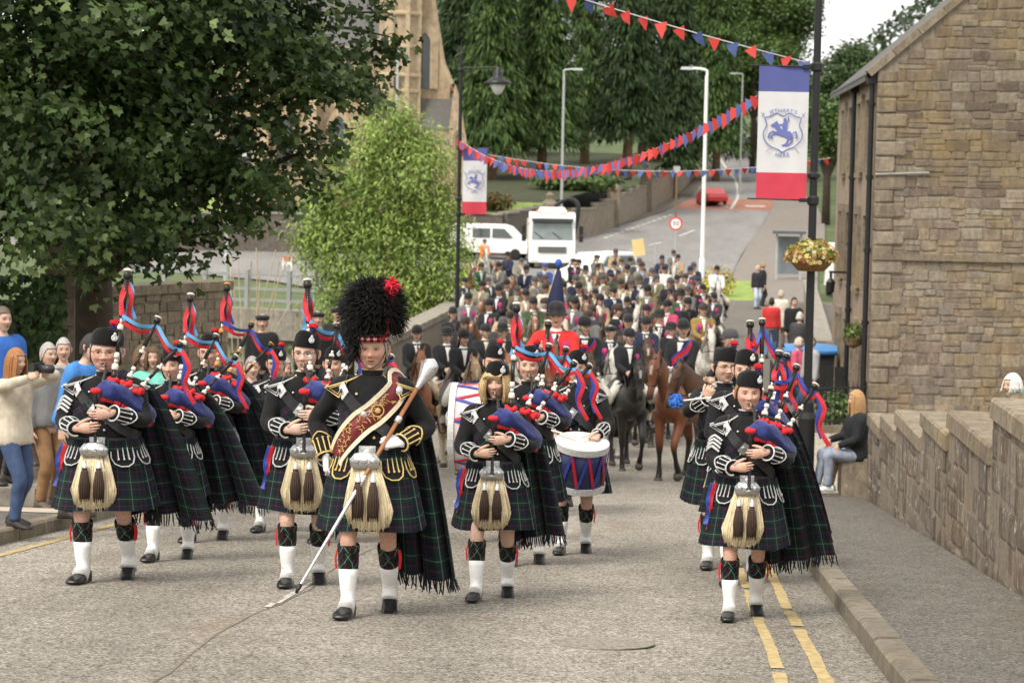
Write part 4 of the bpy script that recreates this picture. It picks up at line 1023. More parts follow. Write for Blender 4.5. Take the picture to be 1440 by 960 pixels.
n = 260; d = unit(n); P = d * .26 * rng.random((n, 1)) ** .3 + np.array([0, 0, .1]); V, F, C = leaves(P, d, .08, OVAL * np.array([1.6, 1]), pick(n, gl + [(.2, .25, .05)])); ob('foliage', np_mesh('foliage', V, F, m_leaf, C), hx)
ghwall('low_wall', 'pale low wall beyond the blue bin along the right pavement', [(1157, 57), (1150, 66), (1143, 78), (1136, 92)], 1.0, 1.0, .35, m_conc)
p = G(1108, 112); bsh = thing('bus_shelter', 'small grey bus shelter at the far right pavement', 'bus shelter', (p.x, p.y, g(p.y) + .06))
for x in (-.6, .6): MB().box((x, 0, 1.15), (.1, .1, 2.3)).build('post', m_grey, bsh)
MB().box((0, 0, 2.36), (1.6, 1.3, .14)).build('roof', M('shelter_dark', (.08, .09, .1), .5, .1, 5), bsh); MB().box((0, .5, 1.2), (1.1, .04, 1.9)).build('pane', M('shelter_glass', (.20, .23, .25), .15, .1, 4), bsh)
# flower bed
fb = [('purple', 940, [(.22, .10, .28), (.30, .14, .34), (.14, .2, .06)]), ('yellow', 985, [(.62, .48, .05), (.5, .42, .06), (.15, .22, .05)]), ('orange and yellow', 1012, [(.62, .36, .05), (.6, .5, .08), (.2, .2, .05)]), ('mixed lilac', 965, [(.34, .28, .45), (.2, .22, .1), (.15, .2, .06)])]
for c, px, pal in fb: bush('flower_bed', c + ' flowers in the bed behind the riders', px, 97, 2.2 if px != 1012 else 1.8, 1.0 if px != 1012 else 1.5, pal, 650, .14)
p = G(907, 94); nb_ = thing('yellow_board', 'tilted cream yellow board standing in the crowd by the flowers', 'board', (p.x, p.y, g(p.y)))
o = MB().box((0, 0, 2.25), (.50, .05, .70)).build('panel', M('cream_board', (.75, .55, .25), .7, .1, 3), nb_); o.rotation_euler = (0, -.15, .3); MB().tube([(.4, 0, 0), (.4, 0, 2.4)], .04, 6).build('post', m_grey, nb_)
for px, lb in ((404, 'small orange and white road barrier left of the ash tree'),):
    p = G(px, 112); bb = thing('road_barrier', lb, 'barrier', (p.x, p.y, g(p.y)), .1, None, .7)
    for s in (-1, 1): MB().box((s * .3, 0, .5), (.06, .35, 1.0)).build('leg', m_white, bb)
    for z in (.55, .95): MB().box((0, -.04, z), (.75, .05, .26)).build('board', M('barrier_orange', (.5, .12, .06), .6, .1, 4) if z > .6 else m_white, bb)
# ---- vehicles
m_glass = M('car_glass', (.035, .045, .05), .06, .15, 2, spec=.9)
m_tyre = M('tyre', (.02, .02, .02), .9, .1, 20)
def wheel(par, x, y, r, wd=.2):
    Mx = Matrix.Translation((x, y, r)) @ Matrix.Rotation(R(90), 4, 'Y')
    t = MB().lathe([(r * .62, -wd / 2), (r * .95, -wd / 2), (r, -wd / 3), (r, wd / 3), (r * .95, wd / 2), (r * .62, wd / 2)], 18, 0, Mx).build('wheel', m_tyre, par, True)
    MB().lathe([(.03, -wd * .42), (r * .62, -wd * .38), (r * .62, wd * .38), (.03, wd * .42)], 14, 0, Mx).build('rim', m_grey, t)
def car(name, label, cat, loc, rz, prof, wd, mat, glass, wheels, cab_in=.1, rear=True):
    """prof: side outline (y, z); glass: list of (y0,z0,y1,z1) bands on the sides"""
    t = thing(name, label, cat, loc, rz)
    b = MB(); n = len(prof)
    zt = max(z for y, z in prof)
    hw = lambda z: wd / 2 - cab_in * max(0, (z - zt * .58)) / (zt * .42) - .05 * max(0, (.45 - z))
    V = []; 
    for s in (-1, -.93, .93, 1):
        k = .97 if abs(s) == 1 else 1.0
        for y, z in prof: V.append((s * hw(z), y * k if abs(s) == 1 else y, z if abs(s) != 1 else zt * .45 + (z - zt * .45) * .96))
    Fc = [tuple(range(n))[::-1], tuple(3 * n + i for i in range(n))]
    for a in range(3): Fc += [(a * n + i, a * n + (i + 1) % n, (a + 1) * n + (i + 1) % n, (a + 1) * n + i) for i in range(n)]
    b.add(V, Fc); b.build('body', mat, t, False)
    for kind, P in glass:
        b = MB()
        if kind == 'side':
            for s in (-1, 1): b.add([(s * (hw(z) + .012), y, zt * .45 + (z - zt * .45) * .96) for y, z in P], [tuple(range(len(P)))])
        else:
            (y0, z0), (y1, z1) = P; nrm = Vector((0, z1 - z0, -(y1 - y0))).normalized() * .012 * (1 if kind == 'rear' else -1)
            b.add([(-hw(z0) * .86, y0 + nrm.y, z0 + nrm.z), (hw(z0) * .86, y0 + nrm.y, z0 + nrm.z), (hw(z1) * .84, y1 + nrm.y, z1 + nrm.z), (-hw(z1) * .84, y1 + nrm.y, z1 + nrm.z)], [(0, 1, 2, 3)])
        b.build('windscreen' if kind != 'side' else 'side_window', m_glass, t)
    for y in wheels:
        for s in (-1, 1): wheel(t, s * (wd / 2 - .1), y, .32)
    return t
hatch = [(-2.0, .25), (-2.05, .55), (-1.95, .85), (-1.15, .98), (-.55, 1.42), (.9, 1.46), (1.65, 1.1), (1.9, .9), (1.95, .5), (1.85, .25)]
p = G(1001, 187)
c = car('red_car', 'red hatchback driving away up the far road', 'car', (p.x, p.y, g(p.y) + .02), R(-14), [(-y, z) for y, z in hatch][::-1], 1.75, M('car_red', (.42, .03, .03), .3, .05, 4, coat=.5), [], (-1.25, 1.25))
c.rotation_euler = (R(5), 0, R(180 + 14))
b = MB(); b.add([(-.62, 1.93, .98), (.62, 1.93, .98), (.58, 1.05, 1.44), (-.58, 1.05, 1.44)], [(0, 1, 2, 3)]); 
for s in (-1, 1): MB().box((s * .72, -1.90, .86), (.2, .12, .26)).build('tail_light', M('tail_red', (.5, .02, .02), .3, .1, 5), c)
MB().box((0, -1.74, 1.08), (1.2, .04, .3)).build('rear_window', m_glass, c).rotation_euler = (R(-50) * 0, 0, 0)
p = G(693, 128)
c = car('white_van', 'long white van parked across the junction behind the small banner', 'van', (p.x, p.y, g(p.y)), R(82), [(-2.4, .35), (-2.45, .8), (-1.7, 1.15), (-1.0, 1.85), (-.6, 1.98), (2.1, 1.98), (2.4, 1.8), (2.45, .4)], 1.9, m_white,
    [('side', [(-1.35, 1.25), (-.85, 1.78), (-.15, 1.8), (-.15, 1.25)]), ('side', [(-.02, 1.25), (-.02, 1.8), (1.0, 1.78), (1.0, 1.25)])], (-1.5, 1.5))
p = G(842, 103)
c = car('white_car', 'white estate car half hidden behind the riders by the lorry', 'car', (p.x, p.y, g(p.y)), R(-35), [(-2.2, .3), (-2.2, .8), (-1.3, 1.0), (-.6, 1.62), (1.6, 1.66), (2.1, 1.1), (2.15, .4)], 1.8, m_white,
    [('side', [(-1.0, 1.05), (-.5, 1.5), (.3, 1.55), (.3, 1.05)]), ('side', [(.4, 1.05), (.4, 1.55), (1.5, 1.52), (1.7, 1.1)])], (-1.4, 1.4))
p = G(775, 120)
lo = thing('lorry', 'white lorry with orange beacons facing down the street', 'lorry', (p.x, p.y, g(p.y)), R(5))
b = MB()
P = [(-1.0, .35), (-1.05, 1.2), (-.98, 1.5), (-.72, 2.72), (-.4, 2.95), (1.0, 3.0), (1.0, .35)]
for s0, s1, k in ((-1.15, 1.15, 1),): b.add([(s, y, z) for s in (-1.22, 1.22) for y, z in P], [tuple(range(7))[::-1], tuple(range(7, 14))] + [(i, (i + 1) % 7, 7 + (i + 1) % 7, 7 + i) for i in range(7)])
b.build('cab', m_white, lo)
f = lambda z: np.interp(z, [.35, 1.2, 1.5, 2.72, 2.95], [-1.0, -1.05, -.98, -.72, -.4])
ws = MB(); Vw = [(x * (1.06 if z < 2 else 1.0), f(z) - .03, z) for z in (1.55, 2.6) for x in (-1.03, 1.03)]; ws.add(Vw, [(0, 1, 3, 2)]); ws = ws.build('windscreen', M('lorry_glass', (.16, .19, .19), .1, .25, 2, spec=.7), lo)
MB().box((0, -.98, 2.60), (2.2, .3, .16)).build('sun_visor', M('visor', (.05, .05, .05), .4), lo)
b = MB()
for s in (-.5, .45): b.tube([(s, f(1.6) - .06, 1.6), (s - .45, f(1.9) - .06, 1.95)], .02, 4)
b.build('wiper', m_black, lo)
MB().box((0, -1.08, 1.02), (1.5, .08, .34)).build('grille', M('lorry_grille', (.10, .10, .10), .5), lo)
MB().box((0, -1.14, .52), (2.46, .25, .34)).build('bumper', m_white, lo)
for s in (-1, 1):
    MB().box((s * .95, -1.28, .55), (.34, .06, .2)).build('headlight', M('headlight', (.8, .8, .78), .1), lo)
    MB().lathe([(.0, 0), (.11, 0), (.1, .14), (.03, .17)], 10, 0, Matrix.Translation((s * .75, -.3, 2.95))).build('beacon', M('beacon_orange', (.85, .25, .02), .3), lo)
    mr = MB().box((s * 1.52, -1.0, 2.05), (.22, .12, .46)).build('mirror', m_black, lo); MB().box((s * 1.52, -1.0, 1.62), (.22, .12, .34)).build('lower_mirror', m_black, mr); MB().tube([(s * 1.2, -.9, 2.4), (s * 1.5, -1.0, 2.3)], .02, 5).build('mirror_arm', m_black, mr)
    wheel(lo, s * 1.05, -.1, .48, .3); wheel(lo, s * 1.05, 4.0, .48, .3)
MB().box((0, 3.4, 1.2), (2.4, 4.5, .3)).build('load_bed', m_grey, lo)
for k in range(5): MB().box((-1.18, 1.3 + k, 1.9), (.08, .08, 1.3)).build('bed_post', M('bed_cream', (.55, .5, .38), .6), lo)
for z in (1.7, 2.1, 2.5): MB().box((-1.18, 3.4, z), (.06, 4.6, .12)).build('bed_rail', M('bed_cream', (.55, .5, .38)), lo)
MB().box((0, 0, 3.12), (1.6, 1.0, .3), taper=.8).build('roof_deflector', m_white, lo)
b = MB(); b.tube(spline([(1.2, 2.5, 1.3), (1.5, 2.4, 3.2), (1.0, 2.6, 3.7), (.2, 2.6, 3.3)], 5), .12, 8); b.build('loader_crane', m_black, lo)
p = G(1158, 75); 
c = car('parked_van', 'white van seen between lamp post and house front', 'van', (p.x + 2.9, p.y + 25, g(p.y + 25)), R(4), [(-2.4, .35), (-2.45, .9), (-1.9, 1.3), (-1.4, 2.2), (-.9, 2.35), (2.4, 2.35), (2.45, .4)], 1.9, m_white, [('front', [(-1.85, 1.35), (-1.42, 2.12)])], (-1.5, 1.5))
# ================================================================ PEOPLE: common anatomy (figures face -Y, +X is their left)
V3 = lambda *a: Vector(a)
m_skin = M('skin', (1, 1, 1), .52, .16, 55, .35, 130, attr=True, spec=.35)
m_skin.node_tree.nodes['Principled BSDF'].inputs['Subsurface Weight'].default_value = .08
m_skin.node_tree.nodes['Principled BSDF'].inputs['Subsurface Radius'].default_value = (.012, .005, .003)
SK = (.60, .385, .285)
_hs = {}
def head_mb(seed=0, fem=False, wide=1.0, age=.5, n=56, m=50, tone=SK, ruddy=.5):
    """skull, jaw, brow, nose, lips, ears and eyes in one skin; centre of the head at the origin, face to -Y"""
    key = (seed, fem, wide, age, n, tone, ruddy)
    if key in _hs: return _hs[key]
    r_ = random.Random(seed); b = MB()
    th = np.linspace(-np.pi / 2, np.pi / 2, m); ph = np.linspace(0, 2 * np.pi, n, endpoint=False)
    T, Ph = np.meshgrid(th, ph, indexing='ij')
    dx, dy, dz = np.cos(T) * np.sin(Ph), -np.cos(T) * np.cos(Ph), np.sin(T)
    rx, ry, rz = .074 * wide * (.96 if fem else 1), .096, .118
    x, y, z = dx * rx, dy * ry, dz * rz
    low = np.clip(-dz, 0, 1)
    x *= 1 - (.30 if fem else .22) * low ** 1.6; y = np.where(y > 0, y * (1 - .35 * low ** 1.2), y * (1 - .05 * low))
    x *= 1 + .05 * np.clip(dz, 0, 1) * (1 - np.clip(dz, 0, 1)) * 2
    fr = np.clip(-dy, 0, 1) ** .5
    y = np.where(dy < 0, np.maximum(y, -.089 + .25 * x ** 2 / .07), y)
    ga = lambda cx, cz, sx, sz: np.exp(-((x - cx) / sx) ** 2 - ((z - cz) / sz) ** 2) * (dy < 0)
    nl = r_.uniform(.022, .029) * (.82 if fem else 1); jaw = r_.uniform(.9, 1.08); x *= 1 + (jaw - 1) * low
    bridge = np.clip((.030 - z) / .050, 0, 1) * np.clip((z + .036) / .010, 0, 1)
    y -= nl * bridge * np.exp(-(x / (.0105 + .004 * np.clip(-z / .03, 0, 1))) ** 2) * (dy < 0)
    y -= .006 * (ga(.012, -.024, .007, .008) + ga(-.012, -.024, .007, .008))
    for s in (-1, 1): y += .016 * ga(s * .031, .010, .016, .011); y -= .009 * ga(s * .03, .031, .020, .007) * (.55 if fem else 1); y -= .008 * ga(s * .044, -.020, .017, .014); y += .006 * ga(s * .037, -.052, .014, .02); y += .0055 * age * ga(s * (.022 + .4 * np.clip(-.02 - z, 0, .04)), -.040, .004, .016); y -= .004 * age * ga(s * .036, -.068, .012, .012); y += .003 * age * ga(s * .030, -.006, .012, .003)
    zs = z; z = z + 7.0 * x ** 2                                          # mouth corners turn slightly down
    y -= .0085 * ga(0, -.047, .020, .0055) + .009 * ga(0, -.060, .018, .006); y += .008 * ga(0, -.0535, .024, .0026)
    z = zs
    y -= .013 * ga(0, -.090, .022, .014); y += .007 * ga(0, -.074, .022, .006)
    col = np.ones(x.shape + (4,)); base = np.array(tone)
    red = np.array([tone[0] * 1.02, tone[1] * .72, tone[2] * .70]); c = np.tile(base, x.shape + (1,))
    def blend(k, t):
        nonlocal c; c = c * (1 - k[..., None]) + np.array(t) * k[..., None]
    for s in (-1, 1): blend(np.clip(ruddy * ga(s * .043, -.025, .022, .018), 0, 1), red)
    blend(np.clip(.8 * ruddy * ga(0, -.022, .016, .012), 0, 1), red)
    z = z + 7.0 * x ** 2
    blend(np.clip(.85 * (ga(0, -.047, .021, .005) + ga(0, -.060, .019, .006)), 0, 1), (tone[0] * .72, tone[1] * .42, tone[2] * .42) if not fem else (tone[0] * .72, tone[1] * .34, tone[2] * .38))
    blend(np.clip(1.3 * ga(0, -.0535, .021, .0030), 0, 1), (.08, .02, .018)); blend(np.clip(.35 * (ga(.024, -.036, .005, .016) + ga(-.024, -.036, .005, .016)) * age, 0, 1), tuple(np.array(tone) * .55))  # dark mouth line; fold shading beside the mouth painted into the skin
    z = zs
    bc = (.10, .06, .035) if not fem else (.16, .10, .06)
    if age > .7: bc = (.28, .24, .20)
    for s in (-1, 1): blend(np.clip(1.1 * ga(s * .032, .0285, .016, .0042), 0, 1), bc); blend(np.clip(.55 * ga(s * .031, .008, .017, .011), 0, 1), tuple(np.array(tone) * .5))  # brow hair, then eye socket shade painted as darker skin
    for s in (-1, 1): blend(np.clip(1.1 * ga(s * .010, -.0325, .006, .0042), 0, 1), (.12, .05, .04))  # nostril shading painted as dark spots under the nose
    col[..., :3] = c
    b.add(list(zip(x.ravel(), y.ravel(), z.ravel())), [(j * n + i, j * n + (i + 1) % n, (j + 1) * n + (i + 1) % n, (j + 1) * n + i) for j in range(m - 1) for i in range(n)], 0, None, [tuple(q) for q in col.reshape(-1, 4)])
    for s in (-1, 1):
        b.ell((s * .031, -.0712, .0095), (.0120, .0095, .0070), 10, 8, 0, None, (.55, .51, .48, 1)); b.ell((s * .031, -.0700, .0160), (.0150, .0115, .0068), 10, 8, 0, None, (tone[0] * .82, tone[1] * .72, tone[2] * .68, 1)); b.ell((s * .031, -.0705, .0025), (.0140, .0095, .0045), 10, 8, 0, None, (tone[0] * .85, tone[1] * .75, tone[2] * .72, 1))
        b.ell((s * .031, -.0788, .0090), (.0056, .0036, .0050), 8, 6, 0, None, (.02, .017, .015, 1))
        lid = (tone[0] * .38, tone[1] * .28, tone[2] * .25, 1)
        b.tube([(s * (.031 - .014), -.0735, .0105), (s * (.031 - .005), -.0815, .0128), (s * (.031 + .006), -.0812, .0128), (s * (.031 + .015), -.0725, .0095)], [.0010, .0016, .0016, .0010], 6, 0, True, None, lid)
        b.tube([(s * .072 * wide, .012, .022), (s * .084 * wide, .024, .018), (s * .086 * wide, .020, -.004), (s * .078 * wide, .008, -.026), (s * .072 * wide, .006, -.02)], [.006, .011, .010, .007, .004], 7, 0, True, None, (tone[0], tone[1] * .85, tone[2] * .85, 1))
    _hs[key] = b
    return b
def hair_shell(front, side, back, thick, n=40, m=30, wide=1.0, seed=0, wave=.006):
    """hair over the skull down to the given heights at brow, temples and nape"""
    b = MB(); r_ = random.Random(seed)
    V = []; keep = []
    for j in range(m):
        t = math.pi / 2 - j / (m - 1) * (math.pi * .98)
        for i in range(n):
            p = 2 * math.pi * i / n; d = Vector((math.cos(t) * math.sin(p), -math.cos(t) * math.cos(p), math.sin(t)))
            z = d.z * .122; fr = -d.y
            cut = np.interp(math.cos(p), [-1, -.45, .02, .34, .6, 1], [back, back, side, side * .6 + front * .4, front, front])
            k = 1 + thick * (1 + .35 * math.sin(p * 9 + j * .5 + seed)) / .1
            x, y = d.x * .077 * wide * k, (d.y * .099) * k
            if d.z < 0: x = math.sin(p) * .077 * wide * k * (1 - .12 * -d.z); y = -math.cos(p) * .099 * k * (1 - .25 * -d.z if math.cos(p) < 0 else 1)
            V.append((x, y + .004, max(z * (1 + thick / .14), cut - .004 * r_.random())))
            keep.append(z >= cut - .012)
    Fc = []
    for j in range(m - 1):
        for i in range(n):
            q = (j * n + i, (j + 1) * n + i, (j + 1) * n + (i + 1) % n, j * n + (i + 1) % n)
            if sum(keep[a] for a in q) >= 2: Fc.append(q)
    b.add(V, Fc)
    return b
def hand(mb, wr, d, n, thumb=1, curl=(.35, .5, .4), col=None, spread=.0, s=1.0, r=1.0):
    """palm, four jointed fingers and a thumb; d points along the hand, n out of the palm"""
    d = Vector(d).normalized(); n = Vector(n); n = (n - d * n.dot(d)).normalized(); w_ = n.cross(d)
    col = col or (*SK, 1); wr = Vector(wr)
    P = [wr - d * .02, wr + d * .015, wr + d * .05, wr + d * .085, wr + d * .1]
    mb.tube(P, [(.026 * s * r, .019 * s * r), (.029 * s, .019 * s * r), (.039 * s, .017 * s * r), (.041 * s, .0145 * s * r), (.036 * s, .009 * s)], 10, 0, True, n, col)
    for k, (o, L) in enumerate(((.030, .070), (.010, .079), (-.010, .074), (-.029, .058))):
        p = wr + d * (.092 - .006 * abs(k - 1)) * s + w_ * o * thumb * s; dr = (d + w_ * spread * (1.5 - k) * thumb).normalized(); pts = [p - d * .02]; L *= s
        a = 0
        pts.append(p)
        for q, f in enumerate((.44, .31, .25)):
            a += curl[q] * (1 + .08 * k); pts.append(pts[-1] + (dr * math.cos(a) + n * math.sin(a)) * L * f)
        mb.tube(pts, [.0095 * s * r, .0095 * s * r, .0088 * s * r, .008 * s * r, .0055 * s * r], 7, 0, True, w_, col)
    p = wr + d * .028 * s + w_ * thumb * .030 * s
    q = (d * .72 + w_ * thumb * .55 + n * .35).normalized(); q2 = (d * .9 + n * .55 + w_ * thumb * .1).normalized()
    mb.tube([p - q * .02, p + q * .03 * s, p + q * .045 * s + q2 * .025 * s, p + q * .045 * s + q2 * .048 * s], [.013 * s * r, .0125 * s * r, .011 * s * r, .007 * s * r], 7, 0, True, w_, col)
def ik(S, T, a, c, pole):
    S, T = Vector(S), Vector(T); d = T - S; L = min(d.length, (a + c) * .999); u = d.normalized()
    k = (a * a - c * c + L * L) / (2 * L); h = math.sqrt(max(0, a * a - k * k)); p = Vector(pole); p = (p - u * p.dot(u)).normalized()
    return S + u * k + p * h
TZ = [.80, .90, .98, 1.06, 1.14, 1.22, 1.30, 1.37, 1.42, 1.455, 1.485, 1.53]
def torso_fn(fem=False, belly=0.0, bust=0.0, chest=1.0, pad=0.0):
    RX = np.array([.172, .182, .176, .166, .168, .178, .186, .188, .176, .140, .090, .062]) * (np.array([1.03, 1.05, 1.02, .93, .90, .92, .93, .92, .91, .9, .9, .88]) if fem else 1) * chest
    RY = np.array([.120, .128, .124, .118, .120, .125, .128, .122, .110, .092, .074, .060]) * (.97 if fem else 1)
    BL = np.array([.2, .6, .9, 1, .95, .7, .4, .15, 0, 0, 0, 0]) * belly
    BU = np.array([0, 0, 0, 0, .1, .6, 1, .6, .15, 0, 0, 0]) * bust
    def f(ang, z, off=0.0):
        rx = float(np.interp(z, TZ, RX)) + pad; ry = float(np.interp(z, TZ, RY)) + pad; bl = float(np.interp(z, TZ, BL)); bu = float(np.interp(z, TZ, BU))
        rx += bl * .35; c, s = math.cos(ang), math.sin(ang)
        p = 2 / 2.35; X = math.copysign(abs(s) ** p, s) * (rx + off)
        Y = -math.copysign(abs(c) ** p, c) * (ry + off)
        if c > 0: Y -= (bl * c ** 1.0 + bu * (math.exp(-((abs(X) - .075) / .06) ** 2)))
        return V3(X, Y + .005, z)
    return f
def torso_mb(mb, f, z0, z1, off=0.0, n=28, k=16, col=None):
    V = []; zs = np.linspace(z0, z1, k)
    for z in zs: V += [f(2 * math.pi * i / n, z, off) for i in range(n)]
    Fc = [(j * n + i, j * n + (i + 1) % n, (j + 1) * n + (i + 1) % n, (j + 1) * n + i) for j in range(k - 1) for i in range(n)]
    Fc += [tuple(range(n))[::-1], tuple((k - 1) * n + i for i in range(n))]
    mb.add(V, Fc, 0, None, col)
def arm_mb(mb, S, E, Wr, r=(.07, .072, .058, .052, .045, .040), n=12, col=None):
    S, E, Wr = Vector(S), Vector(E), Vector(Wr); i_ = V3(S.x * .45, S.y * .6, S.z - .005)
    P = [(*i_, r[0]), (*S, r[1]), (*S.lerp(E, .5), (r[1] + r[2]) / 2), (*E, r[3]), (*E.lerp(Wr, .5), r[4]), (*Wr, r[5])]
    Q = spline(P, 5)
    mb.tube([q[:3] for q in Q], [float(q[3]) for q in Q], n, 0, True, None, col)
def leg_mb(mb, hip, knee, ank, r=(.085, .075, .055, .052, .05, .038), n=12, col=None):
    hip, knee, ank = Vector(hip), Vector(knee), Vector(ank)
    back = V3(0, .012, 0)
    P = [(*hip, r[0]), (*hip.lerp(knee, .5), r[1]), (*knee, r[2]), (*(knee.lerp(ank, .3) + back), r[3]), (*(knee.lerp(ank, .6) + back * .6), r[4]), (*ank, r[5])]
    Q = spline(P, 5); mb.tube([q[:3] for q in Q], [float(q[3]) for q in Q], n, 0, True, (0, 1, 0), col)
SHOE = [(.085, .030, .03, .000), (.075, .034, .085, .0), (.04, .036, .10, .0), (0, .037, .098, .004), (-.05, .040, .075, .006), (-.10, .046, .058, .004), (-.15, .047, .047, .002), (-.185, .040, .038, .006), (-.205, .024, .026, .012)]
def shoe_mb(mb, ank, pitch=0, yaw=0, mi=0, s=1.0, prof=SHOE):
    Mx = Matrix.Translation(ank) @ Matrix.Rotation(yaw, 4, 'Z') @ Matrix.Rotation(pitch, 4, 'X') @ Matrix.Diagonal((s, s, s, 1)) @ Matrix.Translation((0, 0, -.085))
    n = 12; V = []
    for y, hw, tz, bz in prof:
        for i in range(n):
            a = 2 * math.pi * i / n; cx_ = math.copysign(abs(math.cos(a)) ** .7, math.cos(a)); sz = math.copysign(abs(math.sin(a)) ** .6, math.sin(a))
            V.append((hw * cx_ * (1 if sz > -.5 else 1.06), y, bz + (tz - bz) * (sz + 1) / 2))
    k = len(prof)
    Fc = [(j * n + i, (j + 1) * n + i, (j + 1) * n + (i + 1) % n, j * n + (i + 1) % n) for j in range(k - 1) for i in range(n)] + [tuple(range(n)), tuple((k - 1) * n + i for i in range(n))[::-1]]
    mb.add(V, Fc, mi, None, None, Mx)
    return Mx
def band(mb, pts, nrm, width, thick, mi=0, u0=0, M0=None, wf=None):
    """flat strap along pts lying on a surface with normals nrm; UVs in metres"""
    P = [Vector(p) for p in pts]; k = len(P); V = []; uv = []; L = 0
    for i in range(k):
        t = (P[min(i + 1, k - 1)] - P[max(i - 1, 0)]).normalized(); n = Vector(nrm[i]); n = (n - t * n.dot(t)).normalized(); s = t.cross(n)
        if i: L += (P[i] - P[i - 1]).length
        w_ = (width if wf is None else width * wf(i / (k - 1))) / 2
        V += [P[i] - s * w_, P[i] - s * w_ + n * thick, P[i] + s * w_ + n * thick, P[i] + s * w_]
        uv += [(L, u0), (L, u0), (L, u0 + 2 * w_), (L, u0 + 2 * w_)]
    Fc = [(i * 4 + j, i * 4 + (j + 1) % 4, i * 4 + 4 + (j + 1) % 4, i * 4 + 4 + j) for i in range(k - 1) for j in range(4)]
    Fc += [(0, 3, 2, 1), ((k - 1) * 4, (k - 1) * 4 + 1, (k - 1) * 4 + 2, (k - 1) * 4 + 3)]
    mb.add(V, Fc, mi, uv, None, M0)
def on_torso(f, az, off, n=6):
    """smooth path over the torso through (angle deg, z) pairs: points and normals"""
    Q = spline([(a, z) for a, z in az], n); P = []; N = []
    for a, z in Q:
        a = R(a); p = f(a, z, off); q = f(a, z, off + .02)
        N.append((q - p).normalized() + V3(0, 0, max(0, z - 1.40) * 9)); P.append(p)
    return P, N
m_wool = M('black_doublet', (.0085, .0085, .0095), .85, .35, 8, .9, 16, sheen=.06, spec=.22)
m_silver = M('silver_braid', (.56, .56, .55), .55, .25, 60)
m_gold = M('gold_braid', (.62, .46, .17), .45, .2, 60)
m_metal = M('silver_metal', (.62, .62, .62), .28, .25, 60, .3, 90, metal=.8)
m_leath = M('black_leather', (.028, .028, .030), .35, .2, 30)
m_kilt = mat_tartan('kilt_tartan', .125); m_plaid = mat_tartan('plaid_tartan', .15); m_hose = mat_tartan('hose_tartan', .085, True)
m_spat = M('white_spats', (.78, .77, .75), .85, .08, 12, .6, 22)
m_shoe = M('black_shoe', (.008, .008, .008), .28, .2, 20, spec=.5)
m_hairc = M('cream_horsehair', (.66, .56, .38), .75, .15, 30, attr=True)
m_tass = M('brown_tassel', (.05, .028, .018), .8, .3, 60)
m_redw = M('red_wool', (.55, .02, .025), .85, .15, 30)
m_bluew = M('blue_wool', (.02, .03, .16), .85, .15, 30)
m_velv = M('blue_velvet', (.016, .026, .14), .8, .45, 22, 1.0, 24, sheen=.2)  # strong colour noise paints the velvet's highlights into the blue
m_rr = M('red_ribbon', (.52, .02, .03), .5, .1, 8, trans=.1); m_rb = M('royal_ribbon', (.03, .06, .33), .5, .1, 8, trans=.1); m_rl = M('light_blue_ribbon', (.13, .40, .72), .5, .1, 8, trans=.1)
m_wood = M('drone_wood', (.014, .011, .010), .3, .2, 30); m_ivory = M('ivory_mount', (.68, .62, .52), .4, .1, 30); m_amber = M('amber_mount', (.50, .22, .05), .4, .1, 30)
m_glove = M('white_glove', (.78, .78, .77), .8, .05, 20)
def tassel(mb_top, mb_hair, p, L, r):
    T_ = Matrix.Translation(p)
    mb_top.lathe([(.004, 0), (r * .45, -.008), (r * .75, -.05), (r * .8, -.055), (.004, -.055)], 10, 0, T_)
    b = mb_hair
    b.lathe([(r * .6, -.05), (r * .95, -.05 - L * .3), (r * 1.15, -.05 - L * .7), (r * 1.1, -.05 - L * .95), (r * .5, -.05 - L)], 12, 0, T_)
    for k in range(14):
        a = 2 * math.pi * k / 14; q = r * 1.05
        b.tube([Vector(p) + V3(math.cos(a) * q * .7, math.sin(a) * q * .7, -.08), Vector(p) + V3(math.cos(a) * q * 1.15, math.sin(a) * q * 1.15, -.05 - L * .6), Vector(p) + V3(math.cos(a) * q * 1.1, math.sin(a) * q * 1.1, -.055 - L - rnd.uniform(0, .02))], [.004, .006, .002], 4)
# ================================================================ THE PIPE BAND
def drone(mb, a, c, s=1.0, amber=False):
    """turned pipe from a to c: wood (0), ivory or silver (1) mounts, beaded comb"""
    a, c = Vector(a), Vector(c); L = (c - a).length; d = (c - a).normalized()
    Mx = Matrix.Translation(a) @ d.to_track_quat('Z', 'Y').to_matrix().to_4x4()
    def seg(t0, t1, r0, r1, mi): mb.lathe([(r0 * s, t0 * L), (r1 * s, t1 * L)], 10, mi, Mx)
    seg(0, .10, .017, .017, 0); mb.lathe([(.014 * s, .09 * L), (.021 * s, .105 * L), (.022 * s, .125 * L), (.017 * s, .15 * L)], 10, 1, Mx)
    seg(.15, .19, .013, .012, 2); mb.lathe([(.012 * s, .2 * L), (.018 * s, .215 * L), (.014 * s, .25 * L)], 10, 1, Mx)
    seg(.25, .45, .012, .013, 0); mb.lathe([(.013 * s, .45 * L), (.02 * s, .46 * L), (.02 * s, .48 * L), (.015 * s, .5 * L)], 10, 1, Mx)
    seg(.5, .56, .010, .010, 2)
    seg(.56, .92, .0165, .0165, 0)
    for k in range(12): mb.lathe([(.0165 * s, (.58 + k * .027) * L), (.0185 * s, (.585 + k * .027) * L), (.0165 * s, (.592 + k * .027) * L)], 9, 0, Mx)
    mb.lathe([(.017 * s, .9 * L), (.026 * s, .92 * L), (.027 * s, .95 * L), (.022 * s, .97 * L)], 12, 0, Mx)
    mb.lathe([(.022 * s, .97 * L), (.028 * s, .98 * L), (.028 * s, .99 * L), (.012 * s, 1.0 * L)], 12, 1, Mx)
